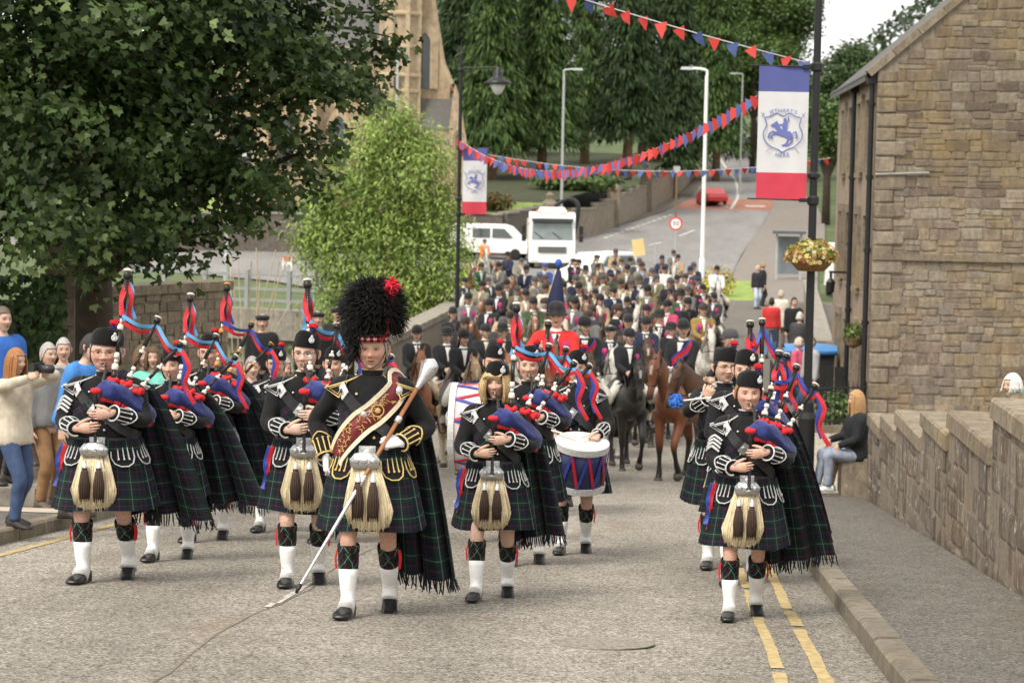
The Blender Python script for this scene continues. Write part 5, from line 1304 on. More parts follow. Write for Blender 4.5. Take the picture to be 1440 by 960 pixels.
def ribbon(mb, pts, width, mi, face=(0, -1, 0), tw=.4):
    Q = spline(pts, 7); k = len(Q)
    N = [Vector(face) + V3(math.sin(i * .55) * tw, 0, math.cos(i * .4) * tw * .6) for i in range(k)]
    band(mb, Q, N, width, .0015, mi)
def bagpipes(label, loc, rz, sc_, mouth, D=None, rib='rl', amber=False, lean=0.0, group='sets of bagpipes'):
    t = thing('bagpipes', label, 'bagpipes', loc, rz, group, sc_)
    mt = [m_wood, m_amber if amber else m_ivory, m_metal]
    b = MB()                                             # squeezed bag: fat middle, drawn-in neck at the front
    Q = spline([(.01, -.29, 1.385, .040), (.04, -.275, 1.405, .062), (.10, -.255, 1.405, .075), (.17, -.21, 1.36, .070), (.235, -.14, 1.30, .074), (.275, -.05, 1.245, .074), (.30, .05, 1.20, .06), (.31, .10, 1.18, .02)], 6)
    b.tube([q[:3] for q in Q], [(float(q[3]), float(q[3]) * .9) for q in Q], 20)
    b.v = [(x + .006 * math.sin(z * 70 + x * 45), y + .007 * math.sin(x * 60 + z * 50), z + .009 * math.sin(x * 55 - y * 40) + .006 * math.sin(x * 130 + z * 90)) for x, y, z in b.v]; bag = b.build('bag', m_velv, t, True)
    f = MB()                                             # woollen fringe along the seam
    for k in range(26):
        q = Q[6 + int(k * (len(Q) - 8) / 26)]; f.ell((q[0] + .01, q[1] - .03, q[2] - q[3] * .92), (.016, .016, .02), 6, 5)
    f.build('fringe', m_redw, bag, True)
    D = D or [((.10, -.20, 1.47), (.15 + lean, .02, 2.26)), ((.19, -.19, 1.45), (.37 + lean, .04, 1.92)), ((.27, -.17, 1.40), (.54 + lean, .06, 1.74))]
    for k, (a, c) in enumerate(D):
        b = MB(); drone(b, a, c, 1.15 if k == 0 else 1.0); dr = b.build('bass_drone' if k == 0 else 'tenor_drone', mt, t, True)
        w_ = MB(); q = Vector(a)
        for j in range(12): an = 2 * math.pi * j / 12; w_.ell((q.x + .030 * math.cos(an), q.y + .030 * math.sin(an), q.z + rnd.uniform(-.010, .012)), (.021, .021, .022), 6, 5)
        w_.build('wool_collar', m_redw, dr, True)
    b = MB(); Mx = Matrix.Translation((.01, -.345, .98))                # chanter
    b.lathe([(.022, 0), (.024, .01), (.018, .02), (.013, .03), (.009, .30), (.008, .33), (.016, .34), (.016, .37), (.011, .40), (.014, .44)], 10, 0, Mx); b.lathe([(.024, -.004), (.025, .006), (.022, .012)], 10, 2, Mx)
    b.build('chanter', mt, t, True)
    w_ = MB()
    for j in range(10): an = 2 * math.pi * j / 10; w_.ell((.01 + .024 * math.cos(an), -.33 + .024 * math.sin(an), 1.41), (.018, .018, .02), 6, 5)
    w_.build('wool_collar', m_redw, t, True)
    b = MB(); b.tube(spline([mouth, (mouth[0] + .03, mouth[1] - .04, mouth[2] - .03), (.04, -.26, 1.46)], 5), [.006] * 3 + [.009] * 3 + [.012] * 5, 8, 0); b.tube([Vector(mouth) + V3(.002, .012, .004), Vector(mouth) + V3(.012, -.015, -.012)], .0075, 8, 1); b.build('blowpipe', mt, t, True)
    # ribbons: tied at the bass top, swept to the tenor tops, tails hanging
    P0, P1, P2 = (Vector(c) for a, c in D); mats = [m_rr, m_rb if rib == 'rb' else m_rl, m_rb]
    def tail(p, L, dx, mi, wd=.028, dy=0):
        b = MB(); ribbon(b, [p, p + V3(dx * .6, -.02 + dy, -L * .3), p + V3(dx * .3, -.01 + dy, -L * .65), p + V3(dx, -.02 + dy, -L)], wd, 0); b.build('ribbon', mats[mi], t)
    top = P0 + V3(0, -.03, -.10); tail(top, .34, .06, 0, .032); tail(top, .30, -.03, 1); tail(top + V3(.01, .02, 0), .26, .05, 1)
    mid = P0.lerp(Vector(D[0][0]), .42) + V3(.01, -.03, 0)
    b = MB(); ribbon(b, [top, mid.lerp(top, .5) + V3(-.02, -.02, 0), mid], .04, 0); b.build('ribbon', mats[0], t)
    for mi, dz in ((1, .0), (0, -.045)):
        b = MB(); e = P1 + V3(0, -.03, -.07); ribbon(b, [mid + V3(0, 0, dz), mid.lerp(e, .5) + V3(0, -.02, -.03 + dz), e + V3(0, 0, dz * .6)], .026, 0); b.build('ribbon', mats[mi], t)
        b = MB(); e2 = P2 + V3(0, -.03, -.06); ribbon(b, [e + V3(0, 0, dz * .6), e.lerp(e2, .5) + V3(0, -.02, -.05 + dz), e2 + V3(0, 0, dz * .5)], .026, 0); b.build('ribbon', mats[mi], t)
    tail(P2 + V3(0, -.03, -.06), .38, .10, 0, .032); tail(P2 + V3(.0, -.02, -.06), .33, .05, 2, .036)
    for a, c in zip((top, P1), (P1, P2)):                               # silk cord with a tassel
        pass
    return t
def tri(P, f=None): return [P[0], P[1], P[2], P[0]]
def uniform_person(label, px, D, H, rz=0, fem=False, belly=.02, bust=0, seed=0, age=.5, wide=1.0, wr=None, step=None, trim=None, plaid=1.0, hat='glengarry', hair=None, glasses=False, chev=False, flash=True,
                   mouth=True, sporran=True, turn=0, nod=0, toorie=True, plaid_w=.62, plaid_len=1.06, tone=SK, sash=False, gloves=False, hand_dirs=None, ruddy=.6, drape=True, hsc=1.10, bulk=1.04, hip=False):
    """a bandsman or bandswoman in doublet, kilt and plaid, in mid stride"""
    p = G(px, D); k = H / 1.75; t = thing('person', label, 'person', (p.x, p.y, g(p.y)), rz, 'pipe band', (k * bulk, k * (1 + (bulk - 1) * .6), k))
    trim = trim or m_silver; step = step or (.15 + .035 * (seed % 4), -.15 - .03 * ((seed * 3) % 4))
    f = torso_fn(fem, belly, bust)
    shx = .185 * (.92 if fem else 1)
    S = {-1: V3(-shx, .0, 1.415), 1: V3(shx, .0, 1.415)}
    wr = wr or {1: V3(.125, -.345, 1.26), -1: V3(-.105, -.345, 1.145)}
    E = {s: ik(S[s], wr[s], .285, .255, V3(s * .75, .45, -.7)) for s in (-1, 1)}
    slope = -.0873
    A = {}; K = {}; pit = {}
    for s, st in ((-1, step[0]), (1, step[1])):
        fwd = st > 0; y = -st                                            # forward is -Y, downhill drops
        lift = 0 if fwd else .035
        A[s] = V3(s * .098, y, .092 + lift + slope * y / k * 1.0); pit[s] = R(-5) if fwd else R(17)
        K[s] = ik(V3(s * .09, 0, .92), A[s], .445, .415, V3(s * .08, -1, .1))
    # --- body
    skin = MB(); torso_mb(skin, f, .86, 1.50, -.022)
    for s in (-1, 1):
        arm_mb(skin, S[s] * .985, E[s], wr[s], (.045, .048, .042, .038, .032, .024)); leg_mb(skin, (s * .09, 0, .92), K[s], A[s])
    skin.tube([(0, .012, 1.44), (0, .002, 1.50), (0, -.008, 1.60)], [.060, .055, .056] if not fem else [.05, .046, .048], 14)
    body = to_mb(remesh(skin, .022, 3), (*tone, 1))
    HM = Matrix.Translation((0, -.018, 1.632 + (hsc - 1) * .10)) @ Matrix.Rotation(R(turn), 4, 'Z') @ Matrix.Rotation(R(nod), 4, 'X') @ Matrix.Diagonal((hsc * .965, hsc, hsc * 1.05, 1))
    body.merge(head_mb(seed, fem, wide, age, tone=tone, ruddy=ruddy), HM)
    hd = hand_dirs or {1: (V3(-1, -.25, -.12), V3(-.1, 1, .1), 1, (.25, .35, .25)), -1: (V3(1, -.25, .10), V3(.1, 1, .1), -1, (.25, .35, .25))}
    gls = {s: MB() for s in (-1, 1)}
    for s in (-1, 1):
        d, n, th, cu = hd[s]; hand(gls[s] if gloves else body, wr[s], d, n, th, cu, (*tone, 1), 0, .98 if not fem else .9, 1.15 if gloves else 1)
    ob('body', body.mesh('body', m_skin, True), t)
    if gloves:
        for s in (-1, 1): gls[s].build('glove', m_glove, t, True)
    # --- doublet
    j = MB(); torso_mb(j, f, .985, 1.488, .006)
    for s in (-1, 1): arm_mb(j, S[s], E[s], wr[s], (.066, .065, .055, .054, .052, .048))
    jk = ob('doublet', remesh(j, .0155, 3, 'doublet'), t); jk.data.materials.append(m_wool)
    # collar, buttons, braid
    b = MB(); b.lathe([(.070, 1.462), (.064, 1.50), (.060, 1.525), (.054, 1.525), (.054, 1.462)], 22); b.build('collar', m_wool, t, True)
    b = MB()
    n = 22; b.tube([(.061 * math.sin(a), -.061 * math.cos(a), 1.524) for a in np.linspace(-2.6, 2.6, n)], .0045, 5)
    b.tube([(.067 * math.sin(a), -.067 * math.cos(a), 1.478) for a in np.linspace(-2.6, 2.6, n)], .0045, 5)
    b.build('collar_braid', trim, jk, True)
    mbt = MB().ell((0, 0, 0), (.009, .006, .009), 8, 6).mesh('button', m_metal if trim is m_silver else m_gold, True)
    for s in (-1, 1):
        for zz in np.linspace(1.12, 1.38, 6): ob('button', mbt, jk, f(R(s * (7 + (zz - 1.1) * 42)), zz, .014))
    for s in (-1, 1):                                                    # shoulder wings
        b = MB(); w1 = [V3(s * (shx - .045), -.082, 1.452), V3(s * (shx + .092), -.038, 1.405), V3(s * (shx - .002), -.108, 1.355)]
        c = (w1[0] + w1[1] + w1[2]) / 3
        for kk in (1.0, .62): b.tube([c + (q - c) * kk + V3(0, -.006, 0) for q in tri(w1)], .0058 * kk, 5)
        b.tube([V3(s * .07, -.04, 1.484), w1[0], ], .006, 5); b.tube([w1[0] + V3(0, .06, .012), w1[1] + V3(0, .05, .006)], .006, 5)
        b.build('shoulder_wing', trim, jk)
        pl = MB(); pl.add([w1[0] + V3(0, .0, 0), w1[1], w1[2], w1[0] + V3(0, .02, -.01), w1[1] + V3(0, .02, -.01), w1[2] + V3(0, .03, 0)], [(0, 1, 2), (3, 5, 4), (0, 3, 4, 1), (1, 4, 5, 2), (2, 5, 3, 0)]); pl.build('wing_cloth', m_wool, jk)
        d = (wr[s] - E[s]); L = d.length; d = d.normalized(); ff = V3(0, -1, .25); ff = (ff - d * ff.dot(d)).normalized(); sd_ = d.cross(ff)
        pt = lambda tt, a, o=.004: E[s] + d * tt * L + (ff * math.cos(a) + sd_ * math.sin(a)) * (float(np.interp(tt, [0, .5, 1], [.060, .057, .0515])) + o)
        b = MB()                                                         # gauntlet cuff with its three bars
        b.tube([pt(.42 + .16 * min(1, abs(a) / 1.2) ** 1.3, a) for a in np.linspace(-2.0, 2.0, 15)], .0046, 5)
        b.tube([pt(.985, a) for a in np.linspace(-2.4, 2.4, 13)], .0058, 5)
        for a in (-.85, -.28, .28, .85):
            b.tube([pt(.95, a), pt(.62, a)], .0040, 5); b.ell(pt(.60, a, .006), (.0075, .0075, .0075), 7, 5)
        b.build('cuff_braid', trim, jk)
    if chev:
        d = (E[-1] - S[-1]); L = d.length; d = d.normalized(); ff = V3(-.55, -1, .0); ff = (ff - d * ff.dot(d)).normalized(); sd_ = d.cross(ff)
        for kk in range(4):
            b = MB(); pt = lambda tt, a: S[-1] + d * tt * L + (ff * math.cos(a) + sd_ * math.sin(a)) * (.071 - .010 * tt)
            b.tube([pt(.52 + .1 * kk - .10 * (1 - abs(a) / .9), a) for a in np.linspace(-.9, .9, 9)], .0085, 5); b.build('chevron', trim, jk)
    # --- kilt
    b = MB(); sw = (step[0] - step[1]) * .06
    nz = 120
    def kf(u, v):
        a = 2 * math.pi * u; q = f(a, 1.03, .012); c, s_ = math.cos(a), math.sin(a)
        ap = max(0, min(1, (abs(((a + math.pi) % (2 * math.pi)) - math.pi) - .85) / .3))
        flare = .018 + .078 * v ** .9
        pl_ = ap * (.008 + .032 * v) * (abs(((u * 34) % 1) - .5) * 2 - .5) + (1 - ap) * .006 * v * math.sin(a * 5 + 1)
        return V3(q.x * (1 + .12 * v) + s_ * (flare + pl_) + .02 * v * sw * 4, q.y * (1 + .25 * v) - c * (flare + pl_) + .01 * v, 1.045 - .490 * v + (.010 * math.sin(a * 3 + seed) * v))
    b.grid(nz, 16, kf, 0, lambda u, v: (u * 1.5, v * .52), None, None, True)
    b.grid(nz, 16, lambda u, v: kf(u, v) * .985 + V3(0, 0, .0155 * kf(u, v).z), 0, lambda u, v: (u * 1.5, v * .52), None, None, True)
    kl = b.build('kilt', m_kilt, t, True)
    # --- belts
    b = MB(); P, N = on_torso(f, [(a, 1.035) for a in range(-180, 181, 30)], .016, 3); band(b, P, N, .058, .006); wb_ = b.build('waist_belt', m_leath, t)
    b = MB(); q = f(0, 1.035, .024); b.box((0, q.y - .004, 1.035), (.098, .012, .074), taper=1); b.box((0, q.y - .012, 1.035), (.07, .012, .05)); b.ell((0, q.y - .018, 1.035), (.02, .01, .018), 10, 6); b.build('belt_buckle', m_metal, wb_)
    if plaid:
        b = MB(); P, N = on_torso(f, [(140, 1.40), (100, 1.45), (68, 1.455), (42, 1.395), (18, 1.315), (-8, 1.245), (-38, 1.18), (-75, 1.13), (-110, 1.10)], .010); band(b, P, N, .165, .006); b.build('chest_plaid', m_plaid, t, True)
        b = MB(); P, N = on_torso(f, [(-140, 1.38), (-105, 1.44), (-72, 1.452), (-45, 1.395), (-22, 1.32), (4, 1.235), (30, 1.15), (58, 1.09), (95, 1.05)], .021); band(b, P, N, .072, .006); cb = b.build('cross_belt', m_leath, t)
        i = len(P) // 2
        for idx, sz, nm in ((18, (.085, .072), 'cross_belt_buckle'), (28, (.06, .085), 'cross_belt_tip')):
            tt = (P[idx + 1] - P[idx - 1]).normalized(); n_ = N[idx].normalized(); s_ = tt.cross(n_); Mx = Matrix((( s_.x, tt.x, n_.x, P[idx].x), (s_.y, tt.y, n_.y, P[idx].y), (s_.z, tt.z, n_.z, P[idx].z), (0, 0, 0, 1)))
            bb = MB(); bb.box((0, 0, .010), (sz[1], sz[0], .010), 0, Mx); bb.ell((0, 0, .014), (.022, .026, .012), 10, 6, 0, Mx)
            bb.build(nm, m_silver if 'tip' not in nm else m_metal, cb)
            if 'tip' not in nm: MB().ell((0, 0, .017), (.017, .019, .012), 12, 6, 0, Mx).build('cross_belt_boss', m_leath, cb)
        q = f(R(48), 1.405, .02); MB().lathe([(.003, .022), (.02, .018), (.036, .008), (.04, 0)], 16, 0, Matrix.Translation(q) @ (V3(.35, -1, .35).to_track_quat('Z', 'Y').to_matrix().to_4x4())).build('plaid_brooch', m_metal, t, True)
    # --- plaid hanging down the back and out to the side
    if drape:
        r_ = random.Random(seed + 9); ph = r_.uniform(0, 6)
        def pf(u, v):
            fold = math.sin(u * 17 + ph) * (.012 + .060 * v) + .028 * math.sin(u * 33 + ph * 2) * (.3 + .7 * v)
            x = .02 + (.20 + (plaid_w * .84 - .16) * v ** .6) * u + .03 * v + .02 * math.sin(u * 17 + ph + 1.2) * v; y = .135 - .05 * u * (1 - v) + (.10 + .05 * u) * v + fold; z = 1.485 - .035 * u * (1 - v) - (plaid_len + .05 * math.sin(u * 3 + ph)) * v - .02 * u * v
            return V3(x, y, z)
        b = MB(); uvp = lambda u, v: (u * plaid_w * 1.35, v * plaid_len); b.grid(46, 30, pf, 0, uvp); b.grid(46, 30, lambda u, v: pf(u, v) + V3(0, .006, 0), 0, uvp)
        dr = b.build('plaid', m_plaid, t, True)
        fr = MB()
        for i in range(58):
            u = i / 57; q = pf(u, 1); dx_ = r_.uniform(-.02, .03); L = r_.uniform(.06, .10)
            fr.tube([q + V3(0, .003, .004), q + V3(dx_ * .4, r_.uniform(-.01, .01), -L * .55), q + V3(dx_, r_.uniform(-.015, .015), -L)], [.0045, .005, .003], 4)
        fr.build('fringe', M('fringe_wool', (.012, .014, .018), .9, .3, 20), dr)
    # --- flaps at the waist
    for s in (-1, 1):
        for a0 in (s * 36, s * 82):
            c0 = R(a0); pt = lambda u, v, o: f(c0 + u / .19, 1.03, .020 + .060 * v + o) + V3(0, 0, -.165 * v)
            w_ = .062
            out = [(-w_, 0), (-w_, .62), (-w_ * .75, .86), (-w_ * .3, .98), (w_ * .3, .98), (w_ * .75, .86), (w_, .62), (w_, 0)]
            b = MB(); V = [pt(u, v, 0) for u, v in out] + [pt(u, v, -.008) for u, v in out]; nn = len(out)
            b.add(V, [tuple(range(nn)), tuple(range(nn, 2 * nn))[::-1]] + [(i, i + nn, (i + 1) % nn + nn, (i + 1) % nn) for i in range(nn)]); fl = b.build('doublet_flap', m_wool, t)
            b = MB(); b.tube([pt(u, v, .005) for u, v in out], .0048, 5)
            pass
            for u in (-.028, 0, .028): b.tube([pt(u, .12, .006), pt(u, .66, .006)], .0038, 5); b.ell(pt(u, .68, .008), (.0075, .007, .0075), 7, 5)
            b.build('flap_braid', trim, fl)
    # --- sporran
    if sporran:
        y0 = f(0, .98, .0).y - .085; r_ = random.Random(seed + 3); b = MB(); swy = (seed % 3 - 1) * .03
        def sf(u, v, o):
            x = (u * 2 - 1); hw = .070 + .078 * min(1, v * 1.2) - .022 * max(0, v - .8) * 5 * abs(x) ** 2
            return V3(x * hw + swy * v, y0 - .035 * (1 - x * x) * (.4 + .6 * min(1, v * 3)) - .035 * v + o, 1.005 - .43 * v + .05 * abs(x) ** 2.5 * v - .006 * math.sin(u * 40))
        b.grid(25, 12, lambda u, v: sf(u, v, 0), 0, None, (.95, .95, .95, 1)); b.grid(25, 12, lambda u, v: sf(u, v, .05), 0, None, (.9, .9, .9, 1))
        for i in range(150):
            u = r_.random(); v0 = r_.uniform(0, .35); e = r_.uniform(.94, 1.05); c_ = r_.uniform(.62, 1.2); P = [sf(min(1, max(0, u + r_.uniform(-.02, .02) * q)), v0 + (e - v0) * q, -.004 - .006 * r_.random()) for q in (0, .33, .66, 1)]
            b.tube(P, [.004, .005, .0045, .0015], 4, 0, True, None, (c_, c_ * .98, c_ * .94, 1))
        sp = b.build('sporran', m_hairc, t, True)
        b = MB(); b.prism([(-.082, .955), (-.088, 1.0), (-.06, 1.035), (0, 1.045), (.06, 1.035), (.088, 1.0), (.082, .955), (.03, .94), (-.03, .94)], .03, 0, Matrix.Translation((0, y0 - .05, 0)))
        for q in (-.05, 0, .05): b.ell((q, y0 - .052, .995), (.020, .010, .020), 10, 6)
        b.build('cantle', m_metal, sp, True)
        for q in (-.045, .045):
            a = MB(); c = MB(); tassel(a, c, V3(q + swy * .4, y0 - .088, .925), .225, .026); tp = c.build('tassel', m_tass, sp, True); a.build('tassel_cup', m_metal, tp, True)
    if hip:
        o = f(R(-62), 1.0, .05)
        for mm, dx_, L in ((m_rr, .0, .34), (m_rb, -.02, .30)):
            b = MB(); ribbon(b, [o + V3(dx_, 0, 0), o + V3(dx_ - .03, -.02, -L * .4), o + V3(dx_ - .02, .0, -L * .7), o + V3(dx_ - .045, -.02, -L)], .030, 0); b.build('hip_ribbon', mm, t)
    # --- hose, flashes, spats, shoes
    for s in (-1, 1):
        d = A[s] - K[s]; pt = lambda tt: K[s] + d * tt + V3(0, .012 * math.sin(math.pi * min(1, tt * 1.3)), 0)
        b = MB(); b.tube([pt(tt) for tt in (.13, .15, .24, .26, .40, .55)], [.061, .0665, .067, .062, .0625, .056], 16, 0, False, (0, 1, 0), None, True); hz_ = b.build('hose', m_hose, t, True)
        if flash:
            b = MB()
            for q in (0, 1): o = pt(.22) + V3(s * .064, -.015 + q * .022, 0); band(b, [o, o + V3(s * .010, -.006, -.05), o + V3(s * .004, -.008, -.115)], [V3(s, -.4, 0)] * 3, .026, .003)
            b.build('garter_flash', m_redw, hz_)
        b = MB(); Mx = shoe_mb(b, A[s], pit[s], R(-s * 0 + (6 * s)), 0, 1.04); sh = b.build('shoe', m_shoe, t, True)
        lo_ = [Mx @ V3(0, yy, zz) for yy, zz in ((.012, .13), (.0, .085), (-.03, .06), (-.045, .045))]
        b = MB(); P = [pt(.50), pt(.60), pt(.78)] + lo_; b.tube(P, [(.0585, .0595), (.056, .058), (.047, .051), (.045, .056), (.046, .070), (.049, .088), (.0505, .096)], 16, 0, True, (0, 1, 0)); b.build('spat', m_spat, t, True)
    # --- headgear and hair
    hr = hair or ((.35, .35, .35), -.02, -.06, .006)
    if hr[0] is not None:
        hb_ = hair_shell(.075, hr[1], hr[2], hr[3], wide=wide, seed=seed); o = ob('hair', hb_.mesh('hair', M('hair_%d' % seed, hr[0], .6, .35, 60, .5, 120), True), t); o.matrix_basis = HM
    if hat == 'glengarry':
        hh = ob('glengarry', None, t); 
        b = MB(); rings = [(.044, .081, .107), (.052, .0825, .110), (.090, .081, .118), (.120, .073, .124), (.137, .054, .126), (.130, .020, .121), (.124, .004, .114)]; n = 24; V = []
        for z, rx, ry in rings: V += [(rx * wide * math.sin(2 * math.pi * i / n), -ry * math.cos(2 * math.pi * i / n) + .004, z + .012 * abs(math.cos(2 * math.pi * i / n)) ** 3 * (z > .1)) for i in range(n)]
        b.add(V, [(jj * n + i, jj * n + (i + 1) % n, (jj + 1) * n + (i + 1) % n, (jj + 1) * n + i) for jj in range(len(rings) - 1) for i in range(n)])
        bpy.data.objects.remove(hh); hh = b.build('glengarry', m_wool, t, True); hh.matrix_basis = HM @ Matrix.Rotation(R(5), 4, 'Y') @ Matrix.Rotation(R(-4), 4, 'X')
        b = MB(); Mx = Matrix.Translation((.050, -.108, .092)) @ V3(.5, -1, .05).to_track_quat('Z', 'Y').to_matrix().to_4x4()
        b.lathe([(.010, .004), (.015, .007), (.019, .004), (.019, 0), (.010, 0)], 14, 0, Mx); b.ell((0, .022, .004), (.009, .009, .005), 8, 6, 0, Mx); b.ell((0, -.004, .005), (.006, .010, .005), 8, 6, 0, Mx); b.build('cap_badge', m_silver, hh, True)
        if toorie:
            for mi, (mm, zc_, rr, nn) in enumerate(((m_bluew, .150, .019, 60), (m_redw, .176, .027, 90))):
                b = MB(); b.ell((.038, -.045, zc_), (rr * .9, rr * .9, rr * .62), 10, 8)
                for q in range(nn):
                    d = V3(rnd.gauss(0, 1), rnd.gauss(0, 1), rnd.gauss(.2, .7)).normalized(); o = V3(.038, -.045, zc_); b.tube([o + d * rr * .55, o + V3(d.x, d.y, d.z * .7) * rr * 1.2], [.005, .002], 4)
                b.build('hackle', mm, hh, True)
    if glasses:
        b = MB()
        for s in (-1, 1):
            sg = lambda q, e: math.copysign(abs(q) ** e, q)
            b.tube([(s * .032 + .0225 * sg(math.cos(a), .55), -.0925 + .010 * (math.cos(a) * s > 0) * abs(math.cos(a)), .007 + .0135 * sg(math.sin(a), .6)) for a in np.linspace(0, 2 * math.pi, 25)], .0012, 5); b.tube([(s * .0545, -.083, .013), (s * .074 * wide, -.03, .016), (s * .08 * wide, .01, .014)], .0013, 5)
        b.tube([(-.0095, -.093, .009), (0, -.096, .012), (.0095, -.093, .009)], .0013, 5)
        o = b.build('glasses', m_black, t); o.matrix_basis = HM
    return t, p, k, HM
# ---------------------------------------------------------------- the players
def loc_of(P): return P[0].location, P[0].rotation_euler.z, P[2]
def piper(label, plabel, px, D, H, **kw):
    pk = {k: kw.pop(k) for k in ('rib', 'amber', 'lean', 'drones') if k in kw}
    P = uniform_person(label, px, D, H, **kw)
    m = P[3] @ V3(.0, -.098, -.055)
    if 'drones' in pk: pk['D'] = pk.pop('drones')
    bagpipes(plabel, P[0].location, P[0].rotation_euler.z, P[2], tuple(m), **pk)
    return P
GR, BR, DKH = (.30, .29, .27), (.05, .03, .018), (.02, .014, .01)
piper('stout grey-haired piper in glasses at the left front', 'bagpipes with light blue ribbons of the stout man in glasses', 148, 16.4, 1.77, belly=.085, wide=1.10, bulk=1.14, tone=(.60, .36, .275), seed=1, age=.9, glasses=True, chev=True, hair=(GR, -.04, -.07, .006), turn=6, hsc=1.20, hip=True, ruddy=.95, plaid_w=.62)
piper('young woman piper just behind the stout man in glasses', 'bagpipes with red and light blue ribbons of the young woman at the left', 240, 18.3, 1.69, fem=True, bust=.02, seed=2, age=.2, hair=(DKH, -.05, -.10, .008), turn=-4, plaid_w=.72, ruddy=.4)
piper('piper in dark sunglasses in the third rank at the left', 'amber mounted bagpipes with red and blue ribbons in the third rank at left', 292, 20.4, 1.82, seed=3, belly=.03, glasses=True, hair=(BR, -.03, -.06, .005), rib='rb', amber=True, plaid_w=.8)
piper('piper in black-framed glasses to the left of the drum major', 'bagpipes half hidden behind the drum major', 426, 16.45, 1.81, seed=4, tone=(.64, .42, .33), belly=.03, glasses=True, hair=((.09, .055, .03), -.03, -.06, .006), turn=-10, lean=-.12, rz=.12, hip=True,
      drones=[((.04, -.16, 1.47), (.0, .10, 2.17)), ((.15, -.17, 1.44), (.22, .06, 1.86)), ((.21, -.15, 1.40), (.36, .08, 1.70))])
piper('young piper looking out between the glasses man and the drum major', 'bagpipes in the rank behind the drum major', 466, 20.6, 1.74, seed=5, age=.2, hair=(DKH, -.03, -.06, .005), rib='rb')
uniform_person('capped bandsman in the back rank behind the left pipers', 386, 21.8, 1.73, seed=6, age=.8, hair=(GR, -.03, -.06, .005), glasses=True, drape=False)
piper('blonde bobbed woman piper at the front centre', 'bagpipes with tall upright drone of the blonde bobbed woman', 692, 15.85, 1.625, fem=True, bust=.025, belly=.02, seed=7, age=.6, hair=(None, 0, 0, 0), turn=-3, ruddy=.6, toorie=False, plaid_w=.48, hip=True,
      drones=[((.13, -.20, 1.47), (.145, .0, 2.26)), ((.24, -.19, 1.45), (.40, .04, 1.95)), ((.30, -.17, 1.42), (.60, .05, 1.82))])
blonde = COL.objects[-1]
piper('older grey-haired piper behind the blonde woman', 'bagpipes with red ribbons of the older man behind the blonde woman', 739, 18.7, 1.77, seed=8, age=.9, hair=(GR, -.03, -.06, .005), belly=.03, ruddy=.9, rib='rl', drape=False,
      drones=[((.11, -.20, 1.44), (.15, .0, 2.02)), ((.20, -.19, 1.43), (.30, .04, 1.80)), ((.28, -.17, 1.40), (.50, .06, 1.66))])
piper('ginger-haired woman piper at the right front beside the kerb', 'bagpipes with long red ribbons of the ginger-haired woman', 1044, 14.95, 1.60, fem=True, bust=.045, belly=.05, wide=1.08, seed=9, age=.3, chev=True, hair=((.32, .17, .07), -.03, -.05, .010), turn=4, rib='rb', hip=True, plaid_w=.66, ruddy=.6, tone=(.62, .37, .28),
      drones=[((.10, -.20, 1.46), (.22, .02, 1.96)), ((.19, -.19, 1.44), (.35, .04, 1.86)), ((.27, -.17, 1.40), (.49, .05, 1.72))])
piper('piper in the second rank directly behind the ginger-haired woman', 'tall bagpipes with red and blue ribbons rising behind the ginger-haired woman', 1040, 17.5, 1.77, seed=10, age=.5, hair=(BR, -.03, -.06, .005), rib='rb', plaid_w=.72, turn=-8,
      drones=[((.02, -.20, 1.46), (.03, .02, 2.03)), ((.12, -.19, 1.44), (.12, .04, 2.05)), ((.20, -.17, 1.40), (.32, .05, 1.78))])
# hair for the blonde bob
def bob(par_label, col, seed, long=-.115, thick=.022):
    par = [o for o in COL.objects if o.get('label') == par_label][0]
    b = hair_shell(.066, -.02, long * .6, .010, seed=seed)
    r_ = random.Random(seed)
    for k in range(420):                                                 # loose locks, fuller over the ears, turning in at the ends
        a = r_.choice((-1, 1)) * r_.uniform(.62, math.pi); x, y = math.sin(a), -math.cos(a); q = r_.uniform(.95, 1.12); e = r_.uniform(.80, 1.05); c_ = r_.uniform(.6, 1.25)
        b.tube(spline([(x * .070, y * .088, .075), (x * .092 * q, y * .108 * q, .02), (x * .104 * q, y * .118 * q, -.045), (x * .094 * e, y * .108 * e, long + r_.uniform(-.02, .015))], 3), [.005] * 3 + [.0065] * 3 + [.006, .005, .004, .0015], 4, 0, True, None, (c_, c_ * .97, c_ * .9, 1))
    for k in range(60):                                                  # fringe swept to one side under the cap
        x0 = r_.uniform(-.055, .05); b.tube([(x0, -.088, .072), (x0 - .012, -.098, .055), (x0 - .030, -.094, .034 + r_.uniform(-.006, .006))], [.005, .005, .0015], 4, 0, True, None, (1, .97, .9, 1))
    o = ob('hair', b.mesh('hair', M('hair_bob%d' % seed, col, .55, .3, 60, .3, 120, attr=True), True), par); o.location = (0, -.018, 1.642); o.scale = (1.07, 1.10, 1.15)
bob('blonde bobbed woman piper at the front centre', (.52, .38, .20), 3)
